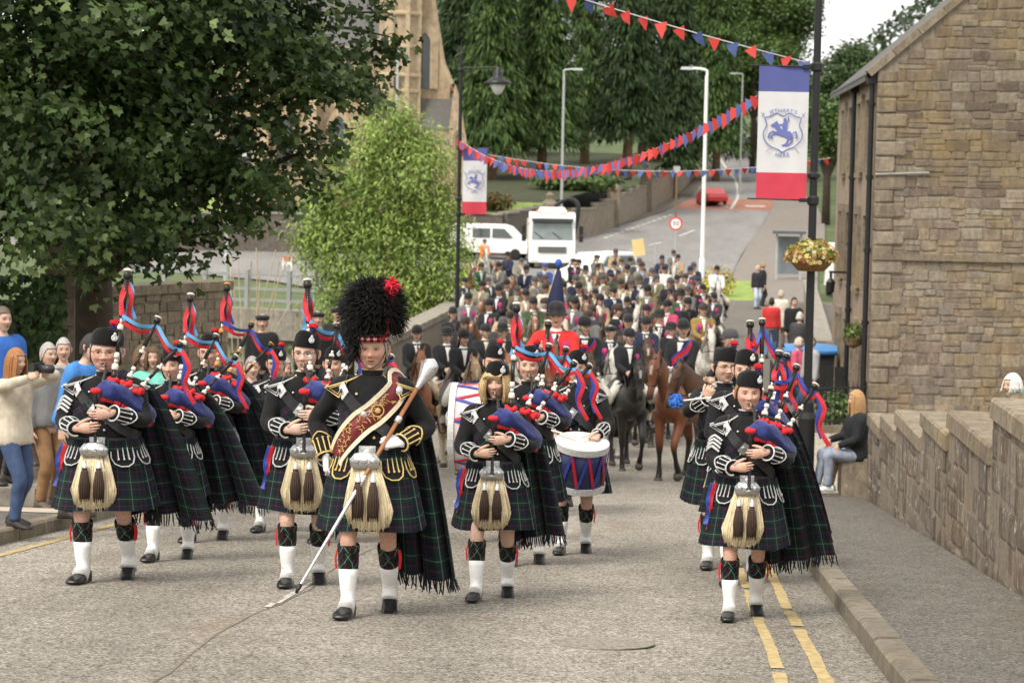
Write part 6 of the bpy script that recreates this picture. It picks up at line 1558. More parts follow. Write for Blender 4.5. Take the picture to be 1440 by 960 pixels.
# drummers
def drum_stick(loc, label, a, c, pom=None):
    t = thing('drumstick', label, 'drumstick', loc); MB().tube([a, c], [.007, .009], 8).build('stick', m_ivory, t)
    if pom:
        b = MB(); b.ell(a, (.05, .05, .05), 12, 8)
        for k in range(160):
            d = V3(rnd.gauss(0, 1), rnd.gauss(0, 1), rnd.gauss(0, 1)).normalized(); b.tube([Vector(a) + d * .04, Vector(a) + d * .066], [.008, .003], 4)
        b.build('pompom', pom, t)
wr_d = {1: V3(.20, -.34, 1.10), -1: V3(-.20, -.34, 1.10)}; hd_d = {1: (V3(-.35, -.9, -.3), V3(-.2, .1, -1), 1, (.9, 1.0, .6)), -1: (V3(.35, -.9, -.3), V3(.2, .1, -1), -1, (.9, 1.0, .6))}
P8 = uniform_person('bass drummer in plain cap behind the blonde woman', 690, 21.3, 1.80, seed=11, hair=(BR, -.03, -.06, .005), wr={1: V3(.33, -.30, 1.12), -1: V3(-.33, -.30, 1.12)}, hand_dirs=hd_d, drape=False, sporran=False, age=.4)
P10 = uniform_person('snare drummer on the right of the centre file', 806, 20.0, 1.76, seed=12, hair=(BR, -.03, -.06, .005), wr=wr_d, hand_dirs=hd_d, drape=False, sporran=False, ruddy=.5)
P12 = uniform_person('tenor drummer in glasses raising a stick behind the ginger-haired woman', 1012, 18.9, 1.80, seed=13, hair=(DKH, -.03, -.06, .005), glasses=True, wr={1: V3(.2, -.3, 1.12), -1: V3(-.14, -.42, 1.42)}, hand_dirs={1: hd_d[1], -1: (V3(.25, -.3, .9), V3(.3, .9, .2), -1, (.9, 1.0, .6))}, turn=18, drape=False, belly=.05, wide=1.05)
drum_stick(P12[0].location, 'drumstick with blue pompom in the raised hand', (-.40, -.46, 1.44), (.0, -.50, 1.50), M('blue_pom', (.04, .16, .50), .9, .2, 20))
def rope_drum(label, loc, Mx, r, h, nz=10, shellmat=None):
    t = thing('drum', label, 'drum', loc); shellmat = shellmat or M('drum_shell', (.02, .025, .09), .35, .3, 12)
    MB().lathe([(r, -h / 2), (r, h / 2)], 36, 0, Mx).build('shell', shellmat, t, True)
    for s in (-1, 1):
        MB().lathe([(r - .004, s * h / 2 - .03), (r + .014, s * h / 2 - .03), (r + .014, s * h / 2 + .026), (r - .004, s * h / 2 + .026)], 36, 0, Mx).build('hoop', m_silver, t)
        MB().lathe([(.001, s * (h / 2 + .019)), (r - .01, s * (h / 2 + .019)), (r - .008, s * (h / 2 + .010))], 36, 0, Mx).build('drum_head', M('drum_skin', (.82, .82, .82), .5, .04, 10), t)
    for k in range(nz):
        a0, a1, a2 = (2 * math.pi * (k + q) / nz for q in (0, .5, 1)); rr = r + .010
        for (aa, za, ab, zb_, mm) in ((a0, h / 2 - .03, a1, -h / 2 + .03, m_rr), (a1, -h / 2 + .03, a2, h / 2 - .03, m_rb)):
            Q = [Mx @ V3(rr * math.cos(aa + (ab - aa) * q / 4), rr * math.sin(aa + (ab - aa) * q / 4), za + (zb_ - za) * q / 4) for q in range(5)]; C0 = Mx @ V3(0, 0, 0)
            b = MB(); band(b, Q, [(q - C0) for q in Q], .026, .004); b.build('rope', mm, t)
    return t
q = P10[0].location; k = P10[2]
rope_drum('snare drum with white head and red and blue ropes', q, Matrix.Translation((.06, -.42, .86)) @ Matrix.Rotation(R(14), 4, 'X') @ Matrix.Rotation(R(5), 4, 'Y'), .225, .36, 10)
for s in (-1, 1): drum_stick(q, 'drumstick over the snare drum, ' + ('left hand' if s > 0 else 'right hand'), (s * .03 + .05, -.5, 1.10), (s * .21, -.36, 1.14))
rope_drum('bass drum with pale shell laced in red and blue', P8[0].location, Matrix.Translation((-.12, -.42, 1.12)) @ Matrix.Rotation(R(90), 4, 'Y') @ Matrix.Rotation(R(0), 4, 'X'), .40, .40, 12, M('bass_shell', (.62, .50, .52), .4, .15, 6))
# ---------------------------------------------------------------- drum major
root = G(519, 14.6); kD = 1.84 / 1.75
tip, topm = W(416, 833, 13.95), W(604, 516, 14.45)
lc = lambda v: (v - Vector((root.x, root.y, g(root.y)))) / kD
tl, tpl = lc(tip), lc(topm); hp = tpl.lerp(tl, .345)
dm_w = {1: hp + V3(.085, .045, -.0), -1: V3(-.262, -.06, .985)}
ax = (tl - tpl).normalized()
DMp = uniform_person('drum major in tall black feather bonnet carrying a mace', 519, 14.6, 1.84, seed=14, belly=.045, age=.85, wide=1.06, trim=m_gold, hat=None, hair=(GR, -.05, -.07, .004), ruddy=.8, wr=dm_w, gloves=True, plaid_w=.50, plaid_len=1.24, tone=(.56, .33, .235),
                     hand_dirs={1: (V3(-1, -.30, .05), V3(-.2, .8, -.5), 1, (.85, .95, .6)), -1: (V3(.05, -.15, -1), V3(.9, .3, 0), 1, (.5, .6, .4))})
dm = DMp[0]; HMd = DMp[3] @ Matrix.Translation((0, 0, .012)); f = torso_fn(False, .045, 0)
P, N = on_torso(f, [(120, 1.40), (92, 1.45), (66, 1.462), (44, 1.41), (22, 1.33), (0, 1.24), (-24, 1.14), (-46, 1.05), (-58, .98)], .032)
m_burg = M('burgundy_silk', (.16, .018, .022), .5, .35, 22); b = MB(); band(b, P, N, .125, .006)
b2 = MB()
for wd_ in (-1, 1):
    Q = []
    for i in range(len(P)):
        tt = (P[min(i + 1, len(P) - 1)] - P[max(i - 1, 0)]).normalized(); n_ = N[i] - tt * N[i].dot(tt); s_ = tt.cross(n_.normalized()); Q.append(P[i] + s_ * wd_ * .066 + n_.normalized() * .003)
    band(b2, Q, N, .026, .007)
sh = b.build('sash', m_burg, dm, True); b2.build('sash_edging', M('cream_edging', (.66, .58, .42), .7, .2, 60), sh)
b = MB()
for i in range(22, 44):                                                # gold wire embroidery: wreath and scrolls
    for q in range(3):
        tt = (P[i + 1] - P[i - 1]).normalized(); n_ = N[i].normalized(); s_ = tt.cross(n_); o = P[i] + n_ * .009 + s_ * rnd.uniform(-.045, .045); an = rnd.uniform(0, 6.28); e = (tt * math.cos(an) + s_ * math.sin(an)) * .014
        b.tube([o - e, o + n_ * .002 + tt.cross(n_) * .004, o + e], .0026, 4)
i = 27; tt = (P[i + 1] - P[i - 1]).normalized(); n_ = N[i].normalized(); s_ = tt.cross(n_)
b.tube([P[i] + n_ * .010 + (tt * math.cos(a) + s_ * math.sin(a)) * .036 for a in np.linspace(0, 6.28, 17)], .004, 5); b.ell(P[i] + n_ * .008, (.018, .012, .018), 8, 6)
b.build('sash_embroidery', M('bullion', (.50, .33, .11), .5, .3, 60), sh)
# feather bonnet
fb_ = ob('feather_bonnet', None, dm); bpy.data.objects.remove(fb_)
b = MB(); core = MB(); core.ell((0, .015, .240), (.135, .148, .185), 20, 14); core.ell((-.085, .03, .06), (.055, .075, .13), 12, 10); b.merge(core)
def plume(o, d, L, r, droop):
    pts = [Vector(o)]; v = Vector(d).normalized()
    for q in range(4): v = (v + V3(rnd.gauss(0, .22), rnd.gauss(0, .22), -droop * .35 + rnd.gauss(0, .15))).normalized(); pts.append(pts[-1] + v * L / 4)
    b.tube(pts, [r, r * .9, r * .75, r * .5, r * .2], 3)
for k in range(2600):
    d = V3(rnd.gauss(0, 1), rnd.gauss(-.2, 1), rnd.gauss(0, 1)).normalized(); o = V3(0, .01, .225) + V3(d.x * .130, d.y * .145, d.z * .185)
    if o.z < .105 and d.y < .3: continue
    plume(o, d + V3(0, 0, .25), rnd.uniform(.055, .095), .0036, .6)
for k in range(600):
    o = V3(rnd.gauss(-.095, .022), rnd.gauss(.0, .05), rnd.uniform(-.07, .16)); d = V3(rnd.gauss(-.5, .5), rnd.gauss(-.4, .6), -.5); plume(o, d, rnd.uniform(.05, .09), .003, .8)
fbo = b.build('feather_bonnet', M('black_ostrich', (.010, .009, .009), .6, .3, 30, spec=.25), dm, True); fbo.matrix_basis = HMd @ Matrix.Translation((0, 0, .01)) @ Matrix.Diagonal((1.04, 1.04, .80, 1))
b = MB(); n = 30
for rw in range(3):
    for i in range(n):
        a0, a1 = 2 * math.pi * i / n, 2 * math.pi * (i + 1) / n; z0, z1 = .034 + rw * .014, .048 + rw * .014; r1, r2 = .088, .114
        b.add([(r1 * math.sin(a), -r2 * math.cos(a) + .004, z) for a, z in ((a0, z0), (a1, z0), (a1, z1), (a0, z1))], [(0, 1, 2, 3)], (0 if rw != 1 else 1) if i % 2 else (2 if rw != 1 else 0))
bd = b.build('diced_band', [M('dice_red', (.42, .02, .025), .8), M('dice_white', (.68, .66, .62), .8), m_wool], fbo)
b = MB()                                                                 # red hackle
for k in range(520):
    s = rnd.random(); o = V3(.075 + .03 * s, -.05, .22 + .20 * s); L = rnd.uniform(.02, .05) * (.5 + s); d = V3(rnd.gauss(.1, .6), rnd.gauss(-.3, .6), rnd.gauss(.5, .5)).normalized()
    b.tube([o, o + d * L * .6, o + d * L + V3(0, 0, -.01)], [.005, .005, .001], 4)
b.tube([(.06, -.085, .05), (.095, -.10, .11), (.085, -.07, .22), (.105, -.05, .43)], [.006, .007, .012, .02], 6); b.build('hackle', M('hackle_red', (.60, .02, .04), .8, .2, 30), fbo)
b = MB(); b.tube([(.076 * math.sin(a) * (1 if abs(a) > .5 else 1), -.075 * math.cos(a) - .012, -.140 + .165 * (abs(a) / 1.75) ** 1.6) for a in np.linspace(-1.75, 1.75, 15)], .003, 5); b.build('chin_strap', m_leath, fbo)
# mace
mc = thing('mace', 'long wooden mace with silver head held across the drum major', 'mace', dm.location, 0, None, kD); L = (tl - tpl).length
Mx = Matrix.Translation(tpl) @ ax.to_track_quat('Z', 'Y').to_matrix().to_4x4()
MB().lathe([(.013, .14), (.0125, .78), (.011, .80)], 12, 0, Mx).build('shaft', M('malacca', (.30, .12, .045), .35, .3, 12), mc, True)
MB().lathe([(.004, -.06), (.02, -.05), (.048, -.03), (.055, .0), (.05, .03), (.034, .07), (.022, .12), (.018, .15), (.014, .16)], 18, 0, Mx).build('mace_head', m_metal, mc, True)
MB().lathe([(.0115, .78), (.013, .80), (.009, L - .06), (.006, L - .05)], 12, 0, Mx).build('lower_tube', m_metal, mc, True)
MB().lathe([(.012, L - .06), (.014, L - .03), (.008, L)], 10, 0, Mx).build('ferrule', m_black, mc, True)
MB().lathe([(.013, .36), (.022, .37), (.022, .40), (.013, .41)], 10, 0, Mx).build('collar', m_metal, mc, True)
# ================================================================ HORSES AND RIDERS
def mat_horse(name, body, point, blaze=(.62, .58, .52), dapple=0):
    m, n, b = nodes(name); a = n.nodes.new('ShaderNodeAttribute'); a.attribute_name = 'tint'; sp = n.nodes.new('ShaderNodeSeparateColor'); lk(n, a.outputs['Color'], sp.inputs[0]); co = coord(n)
    base = mix(n, 'MULTIPLY', 1, tuple(body), ramp(n, noise(n, 5 if not dapple else 14, 4, co), [(.3, .75 - dapple), (.7, 1.2 + dapple)]))
    c = mix(n, 'MIX', sp.outputs[0], base, tuple(point)); c = mix(n, 'MIX', sp.outputs[1], c, tuple(blaze))
    lk(n, c, b.inputs['Base Color']); b.inputs['Roughness'].default_value = .48; b.inputs['Specular IOR Level'].default_value = .35; b.inputs['Sheen Weight'].default_value = .08
    bump(n, b, noise(n, 40, 3, co, (1, 1, .4)), .15, .01)
    return m
COATS = {'bay': mat_horse('coat_bay', (.155, .05, .018), (.012, .008, .006)), 'chestnut': mat_horse('coat_chestnut', (.22, .08, .03), (.16, .06, .025)), 'grey': mat_horse('coat_grey', (.50, .47, .42), (.30, .28, .25), (.6, .57, .52), .12),
         'black': mat_horse('coat_black', (.018, .015, .013), (.010, .008, .008)), 'brown': mat_horse('coat_brown', (.07, .03, .015), (.012, .008, .006)), 'dun': mat_horse('coat_dun', (.34, .22, .11), (.40, .33, .22)), 'skewbald': mat_horse('coat_skewbald', (.20, .08, .035), (.55, .52, .47))}
MANES = {'bay': (.012, .009, .008), 'chestnut': (.22, .10, .04), 'grey': (.48, .45, .40), 'black': (.008, .007, .007), 'brown': (.012, .009, .008), 'dun': (.50, .42, .30), 'skewbald': (.5, .46, .4)}
m_tack = M('tack_leather', (.018, .012, .009), .45, .2, 20); m_hoof = M('hoof', (.06, .05, .04), .6, .2, 20)
def horse_meshes(pose):
    """one continuous body with head, neck and four jointed legs; mane, tail and tack apart"""
    b = MB(); hd = pose.get('head', 0)
    Q = spline([(-.66, 1.24, .07, .09), (-.60, 1.22, .17, .22), (-.42, 1.19, .24, .30), (-.15, 1.15, .265, .315), (.15, 1.13, .285, .325), (.42, 1.18, .28, .30), (.64, 1.22, .25, .26), (.80, 1.20, .15, .17), (.86, 1.18, .05, .06)], 4)
    b.tube([(0, q[0], q[1]) for q in Q], [(float(q[2]), float(q[3])) for q in Q], 18, 0, True, (0, 0, 1))
    hy, hz = -.95 - hd * .05, 1.90 - hd * .22                            # poll
    b.tube(*zip(*[((0, q[0], q[1]), (float(q[2]), float(q[3]))) for q in spline([(-.36, 1.22, .16, .28), (-.52, 1.36, .125, .235), (-.68, 1.56 - hd * .05, .095, .18), (-.83, 1.76 - hd * .13, .075, .14), (hy, hz, .062, .11)], 4)]), 14, 0, True, (0, 0, 1))
    mz = (hy - .16 - (1 - abs(hd)) * .04, hz - .55)
    b.tube(*zip(*[((0, q[0], q[1]), (float(q[2]), float(q[3]))) for q in spline([(hy + .06, hz + .02, .05, .06), (hy - .03, hz - .06, .082, .105), (hy - .07, hz - .17, .088, .120), (hy - .11, hz - .33, .062, .088), (mz[0] + .02, mz[1] + .10, .052, .066), (mz[0], mz[1] + .02, .056, .062), (mz[0], mz[1] - .03, .035, .04)], 4)]), 14, 0, True, (0, 1, 0))
    for s in (-1, 1):
        b.tube([(s * .045, hy + .02, hz + .03), (s * .058, hy - .0, hz + .12), (s * .055, hy - .01, hz + .19)], [.022, .030, .005], 8)
        up = pose['front'][0 if s < 0 else 1]
        if up: F_ = [(-.42, 1.05, .13), (-.47, .84, .080), (-.62, .58, .060), (-.56, .40, .038), (-.50, .27, .046), (-.44, .20, .052), (-.41, .13, .055)]
        else: F_ = [(-.42, 1.05, .13), (-.43, .82, .078), (-.44, .53, .060), (-.435, .34, .037), (-.44, .15, .048), (-.475, .06, .052), (-.48, .0, .062)]
        Q = spline(F_, 4); b.tube([(s * (.165 - .02 * (1 - q[1])), q[0], q[1]) for q in Q], [float(q[2]) for q in Q], 10, 0, True, (0, 1, 0))
        o = pose['hind'][0 if s < 0 else 1]
        Q = spline([(.56, 1.06, .17), (.50 + o * .3, .82, .125), (.72 + o * .7, .54, .062), (.70 + o * .9, .34, .042), (.67 + o, .14, .050), (.64 + o, .05, .054), (.635 + o, .0, .062)], 4)
        b.tube([(s * (.165 - .02 * (1 - q[1])), q[0], q[1]) for q in Q], [float(q[2]) for q in Q], 10, 0, True, (0, 1, 0))
    me = remesh(b, .026, 3, 'body')
    v = np.zeros(len(me.vertices) * 3, dtype=np.float32); me.vertices.foreach_get('co', v); v = v.reshape(-1, 3)
    leg = np.clip((.62 - v[:, 2]) / .16, 0, 1); muz = np.clip((mz[1] + .13 - v[:, 2]) / .08, 0, 1) * (v[:, 1] < -.85); msk = np.maximum(leg, muz * .8)
    bz = np.clip(1.5 * np.exp(-(v[:, 0] / .016) ** 2) - .3, 0, 1) * (np.abs(v[:, 2] - (hz - .15)) < .06) * (v[:, 1] < hy - .08)
    c = np.stack([msk, bz, msk * 0, msk * 0 + 1], 1); ca = me.color_attributes.new('tint', 'FLOAT_COLOR', 'POINT'); ca.data.foreach_set('color', c.astype(np.float32).ravel())
    me.materials.append(COATS['bay'])
    mn = MB()
    for k in range(70):
        t_ = rnd.random(); y, z = -.42 + (hy + .42) * t_, 1.50 + (hz + .06 - 1.50) * t_ ** .9; L = rnd.uniform(.14, .26); s = -1
        mn.tube([(0, y + .03, z + .03), (s * .06, y + .01, z + .0), (s * (.10 + .05 * rnd.random()), y + rnd.uniform(-.03, .05), z - L)], [.016, .016, .004], 5)
    for k in range(14): mn.tube([(rnd.uniform(-.02, .02), hy, hz + .05), (rnd.uniform(-.03, .03), hy - .09, hz - .0), (rnd.uniform(-.04, .04), hy - .13, hz - rnd.uniform(.10, .17))], [.012, .014, .003], 5)
    tl_ = MB()
    for k in range(46):
        a = rnd.uniform(0, 6.28); r = .055 * rnd.random() ** .5; tl_.tube(spline([(r * .4 * math.cos(a), .84, 1.30), (r * math.cos(a), .98, 1.2), (r * 1.6 * math.cos(a), 1.02 + r * math.sin(a), .85), (r * 1.3 * math.cos(a), .98 + r * math.sin(a), .42 + rnd.uniform(0, .15))], 3), .016, 5)
    sd = MB(); sd.grid(11, 9, lambda u, v: (math.sin((u - .5) * 2.6) * .30, -.22 + .58 * v, 1.13 + math.cos((u - .5) * 2.6) * .335 + .05 * (2 * v - 1) ** 2 + .012)); sd.grid(11, 9, lambda u, v: (math.sin((u - .5) * 2.6) * .33, -.22 + .58 * v, 1.13 + math.cos((u - .5) * 2.6) * .36 + .05 * (2 * v - 1) ** 2 + .02))
    for s in (-1, 1): sd.tube([(s * .30, -.03, 1.25), (s * .33, -.05, .82)], .012, 5); sd.tube([(s * .33 + .07 * math.cos(a) * .8, -.05, .74 + .08 * math.sin(a)) for a in np.linspace(0, 6.28, 11)], .010, 5)
    cl = MB(); cl.grid(13, 7, lambda u, v: (math.sin((u - .5) * 3.2) * .302, -.27 + .72 * v, 1.125 + math.cos((u - .5) * 3.2) * .345)); cl.grid(13, 7, lambda u, v: (math.sin((u - .5) * 3.2) * .309, -.27 + .72 * v, 1.125 + math.cos((u - .5) * 3.2) * .352))
    br = MB()
    def loopb(yc, zc, rx, ry, tilt, r=.010): br.tube([(rx * math.cos(a), yc + ry * math.sin(a) * math.cos(tilt), zc + ry * math.sin(a) * math.sin(tilt)) for a in np.linspace(0, 6.283, 17)], r, 5)
    loopb(hy - .11, hz - .34, .070, .098, R(20)); loopb(hy - .05, hz - .11, .092, .122, R(35)); loopb(hy - .0, hz - .03, .085, .115, R(75))
    for s in (-1, 1):
        br.tube([(s * .078, hy - .03, hz), (s * .086, hy - .08, hz - .18), (s * .066, hy - .13, hz - .38)], .008, 5); br.tube([(s * .066, hy - .13, hz - .38), (s * .15, hy + .25, hz - .42), (s * .13, -.32, 1.62)], .008, 5)
        br.ell((s * .075, hy - .115, hz - .145), (.016, .022, .020), 8, 6)
    hf = []
    for s in (-1, 1):
        for y, up in ((-.48, pose['front'][0 if s < 0 else 1]), (.635 + pose['hind'][0 if s < 0 else 1], False)):
            hf.append(MB().lathe([(.07, 0), (.066, .03), (.055, .075)], 12, 0, (Matrix.Translation((s * .145, -.42, .09)) @ Matrix.Rotation(R(45), 4, 'X')) if up else Matrix.Translation((s * .145, y, 0))).mesh('hoof', m_hoof, True))
    pk = mn.mesh('mane', m_tack, True), tl_.mesh('tail', m_tack, True), sd.mesh('saddle', m_tack, True), cl.mesh('saddle_cloth', m_tack, True), br.mesh('bridle', m_tack, True), hf
    return dict(zip(('body', 'mane', 'tail', 'saddle', 'saddle_cloth', 'bridle', 'hooves'), (me,) + pk))
HORSES = [horse_meshes({'front': (False, True), 'hind': (-.12, .12), 'head': .25}), horse_meshes({'front': (False, False), 'hind': (.1, -.05), 'head': 0}), horse_meshes({'front': (True, False), 'hind': (.12, -.12), 'head': -.25})]
def slot(o, mat):
    o.material_slots[0].link = 'OBJECT'; o.material_slots[0].material = mat
    return o
CLOTHS = [M('cloth_navy', (.02, .03, .09), .85), M('cloth_white', (.6, .58, .54), .85), M('cloth_maroon', (.12, .02, .03), .85), M('cloth_green', (.03, .07, .035), .85)]
def horse(label, loc, rz, coat, pose, sc_=1.0, far=False):
    t = thing('horse', label, 'horse', loc, rz, 'horses of the cavalcade', sc_); H_ = HORSES[pose]
    slot(ob('body', H_['body'], t), COATS[coat]); mm = M('mane_' + coat, MANES[coat], .7, .3, 30)
    slot(ob('mane', H_['mane'], t), mm); slot(ob('tail', H_['tail'], t), mm)
    ob('saddle', H_['saddle'], t); slot(ob('saddle_cloth', H_['saddle_cloth'], t), CLOTHS[rnd.randrange(4)])
    ob('bridle', H_['bridle'], t)
    if not far:
        for q in H_['hooves']: ob('hoof', q, t)
    return t
# ---- riders
RZ = .58                                                                 # seat height offset
def rider_meshes(seed, fem=False, turn=0, wr=None, belly=.02, age=.4, n=30, m=24):
    f = torso_fn(fem, belly, .02 if fem else 0); shx = .185 * (.92 if fem else 1); S = {s: V3(s * shx, 0, 1.415) for s in (-1, 1)}
    wr = wr or {1: V3(.09, -.36, 1.08), -1: V3(-.09, -.36, 1.08)}; E = {s: ik(S[s], wr[s], .285, .255, V3(s * .7, .5, -.7)) for s in (-1, 1)}
    hip = {s: V3(s * .10, .02, .90) for s in (-1, 1)}; kn = {s: V3(s * .33, -.30, .68) for s in (-1, 1)}; an = {s: V3(s * .345, -.06, .27) for s in (-1, 1)}
    sk = MB(); torso_mb(sk, f, .82, 1.50, -.02, 20, 12)
    for s in (-1, 1): arm_mb(sk, S[s], E[s], wr[s], (.045, .048, .042, .038, .032, .024)); leg_mb(sk, hip[s], kn[s], an[s], (.075, .07, .05, .048, .045, .034))
    sk.tube([(0, .012, 1.44), (0, .0, 1.5), (0, -.008, 1.6)], [.058, .054, .055], 12)
    bd = to_mb(remesh(sk, .022, 2), (*SK, 1)); HM = Matrix.Translation((0, -.018, 1.645)) @ Matrix.Rotation(R(turn), 4, 'Z') @ Matrix.Diagonal((1.04, 1.08, 1.12, 1)); bd.merge(head_mb(seed, fem, 1.0, age, n, m), HM)
    for s in (-1, 1): hand(bd, wr[s], V3(-s * .25, -.9, -.25), V3(-s * .9, .1, -.3), -s * -1, (.9, 1.0, .7))
    j = MB(); torso_mb(j, f, .80, 1.485, .012, 24, 14)
    for s in (-1, 1): arm_mb(j, S[s], E[s], wr[s], (.074, .076, .064, .060, .054, .046)); j.tube([(s * .07, .03, .93), (s * .15, -.06, .82), (s * .20, -.10, .74)], [.13, .12, .07], 12)
    jk = remesh(j, .024, 3, 'jacket'); jk.materials.append(m_wool)
    bc = MB(); 
    for s in (-1, 1): leg_mb(bc, hip[s], kn[s], an[s], (.105, .095, .070, .060, .055, .045))
    bc.ell((0, .03, .86), (.17, .15, .12), 16, 10)
    bo = []
    for s in (-1, 1):
        q = MB(); d = an[s] - kn[s]; q.tube([kn[s] + d * t_ + V3(0, .01, 0) for t_ in (.14, .3, .6, .85, 1.0)], [.070, .066, .058, .050, .046], 12, 0, True, (0, 1, 0)); shoe_mb(q, an[s] + V3(0, 0, .0), R(6), 0); bo.append(q.mesh('boot', m_shoe, True))
    st = MB(); P, N = on_torso(f, [(0, 1.20), (0, 1.30), (0, 1.40), (0, 1.455)], .014, 3); band(st, P, N, .105, .004, 0, 0, None, lambda q: .1 + .9 * q); st.lathe([(.062, 1.45), (.068, 1.47), (.064, 1.515), (.056, 1.515)], 16)
    hh = MB(); hh.merge(hair_shell(.05, -.03, -.085 if fem else -.055, .006, 26, 18, 1.0, seed), HM)
    if fem: hh.tube(spline([HM @ V3(0, .10, -.05), HM @ V3(0, .15, -.12), HM @ V3(0, .13, -.22)], 3), [.03] * 3 + [.034, .03, .02, .012], 8)
    hl = MB(); hl.lathe([(.098, .020), (.104, .028), (.103, .060), (.094, .100), (.070, .130), (.035, .145), (.004, .149)], 22, 0, HM @ Matrix.Diagonal((.86, 1.10, 1, 1)))
    hl.grid(11, 4, lambda u, v: (math.sin((u - .5) * 2.0) * (.082 + .012 * v), -(.098 + .050 * v) * math.cos((u - .5) * 2.0) - .0, .036 - .012 * v), 0, None, None, HM)
    hl.grid(11, 4, lambda u, v: (math.sin((u - .5) * 2.0) * (.082 + .012 * v), -(.098 + .050 * v) * math.cos((u - .5) * 2.0) - .0, .030 - .012 * v), 0, None, None, HM)
    for s in (-1, 1): hl.tube([HM @ V3(s * .074, -.02, .03), HM @ V3(s * .068, -.03, -.05), HM @ V3(s * .03, -.055, -.11), HM @ V3(0, -.06, -.116)], .004, 4)
    bw = MB(); bw.lathe([(.150, .026), (.152, .034), (.100, .040), (.104, .09), (.092, .135), (.05, .158), (.004, .162)], 22, 0, HM @ Matrix.Diagonal((.86, 1.1, 1, 1)))
    cp = MB(); cp.lathe([(.098, .03), (.112, .06), (.114, .085), (.08, .105), (.004, .112)], 20, 0, HM @ Matrix.Diagonal((.9, 1.1, 1, 1))); cp.ell((0, -.115, .045), (.07, .045, .010), 12, 6, 0, HM)
    return dict(f=f, HM=HM, body=bd.mesh('body', m_skin, True), jacket=jk, breeches=bc.mesh('breeches', m_spat, True), boot=bo, stock=st.mesh('stock', m_spat, True), hair=hh.mesh('hair', m_wool, True), helmet=hl.mesh('helmet', m_wool, True), bowler=bw.mesh('bowler_hat', m_wool, True), cap=cp.mesh('flat_cap', m_wool, True))
RID = [rider_meshes(31, False, 0), rider_meshes(32, False, 28), rider_meshes(33, True, -8, None, 0, .2), rider_meshes(34, False, -30, None, .04, .8), rider_meshes(35, True, 18, None, .0, .3),
       rider_meshes(36, False, 0, {1: V3(.12, -.36, 1.08), -1: V3(-.18, -.38, 1.36)}, .05, .8)]
JK = {'black': (.010, .010, .012), 'navy': (.012, .018, .045), 'olive': (.13, .115, .06), 'green': (.045, .075, .035), 'tan': (.33, .235, .13), 'grey': (.12, .115, .11), 'tweed': (.19, .165, .115), 'mustard': (.24, .16, .045), 'red': (.56, .022, .018), 'bottle': (.008, .06, .045), 'cream': (.52, .46, .36), 'charcoal': (.03, .03, .033), 'white': (.66, .65, .64), 'pink': (.45, .05, .12), 'hivis': (.55, .75, .06), 'orange': (.75, .18, .03), 'blue': (.03, .07, .28)}
HC = {'black': (.008, .008, .009), 'navy': (.014, .02, .05), 'grey': (.06, .06, .065), 'brown': (.04, .025, .018), 'blue': (.03, .08, .33)}
def cloth_m(c): return M('jacket_' + c, JK[c], .85, .25, 10, .9, 11, sheen=.05)
def rider(label, loc, rz, jc, hat='helmet', hc='black', var=0, extra=(), group='riders of the cavalcade', sc_=1.0):
    t = thing('person', label, 'person', Vector(loc) + V3(0, 0, RZ * sc_), rz, group, sc_); R_ = RID[var]
    ob('body', R_['body'], t); slot(ob('jacket', R_['jacket'], t), cloth_m(jc))
    slot(ob('breeches', R_['breeches'], t), M('breeches_%d' % (var % 3), [(.52, .46, .36), (.62, .58, .5), (.36, .29, .2)][var % 3], .85)); 
    for q in R_['boot']: ob('boot', q, t)
    slot(ob('stock', R_['stock'], t), [m_spat, m_spat, M('shirt_blue', (.35, .42, .55), .85), M('shirt_cream', (.6, .52, .38), .85), M('shirt_dark', (.06, .05, .06), .85)][int(abs(loc[0] * 37 + loc[1] * 11)) % 5] if not extra else m_spat); slot(ob('hair', R_['hair'], t), M('rider_hair_%d' % var, [BR, GR, (.2, .11, .05), GR, DKH, GR][var], .7))
    slot(ob(hat if hat != 'cap' else 'flat_cap', R_['helmet' if hat == 'helmet' else 'bowler' if hat == 'bowler_hat' else 'cap'], t), M('hat_' + hc, HC[hc], .75, .15, 12, sheen=.1))
    f = R_['f']
    if 'sash' in extra:
        P, N = on_torso(f, [(110, 1.40), (80, 1.45), (50, 1.42), (22, 1.33), (-8, 1.23), (-40, 1.10), (-70, 1.0)], .026)
        b = MB(); band(b, P, N, .085, .004); s_ = b.build('sash', m_rr, t)
        for wd_, mm in ((-1, m_rb), (1, m_rb)):
            b = MB(); Q = []
            for i in range(len(P)):
                tt = (P[min(i + 1, len(P) - 1)] - P[max(i - 1, 0)]).normalized(); nn = (N[i] - tt * N[i].dot(tt)).normalized(); Q.append(P[i] + tt.cross(nn) * wd_ * .048 + nn * .002)
            band(b, Q, N, .024, .005); b.build('sash_border', mm, s_)
    if 'rosette' in extra or 'rosettes' in extra:
        for a in ((30,) if 'rosette' in extra else (28, -24)):
            q = f(R(a), 1.33, .03); b = MB(); Mx = Matrix.Translation(q) @ V3(math.sin(R(a)), -math.cos(R(a)), .1).to_track_quat('Z', 'Y').to_matrix().to_4x4()
            b.lathe([(.005, .012), (.022, .012), (.05, .006), (.052, 0), (.004, 0)], 16, 0, Mx)
            ro = b.build('rosette', M('rosette_pink', (.45, .03, .16), .6, .3, 40), t)
            b = MB(); band(b, [q + V3(-.012, -.004, -.02), q + V3(-.018, -.006, -.09), q + V3(-.02, -.004, -.17)], [(0, -1, 0)] * 3, .024, .002); b.build('rosette_tail', m_rb, ro)
            b = MB(); band(b, [q + V3(.014, -.004, -.02), q + V3(.018, -.006, -.08), q + V3(.022, -.004, -.15)], [(0, -1, 0)] * 3, .022, .002); b.build('rosette_tail', m_rr, ro)
    return t
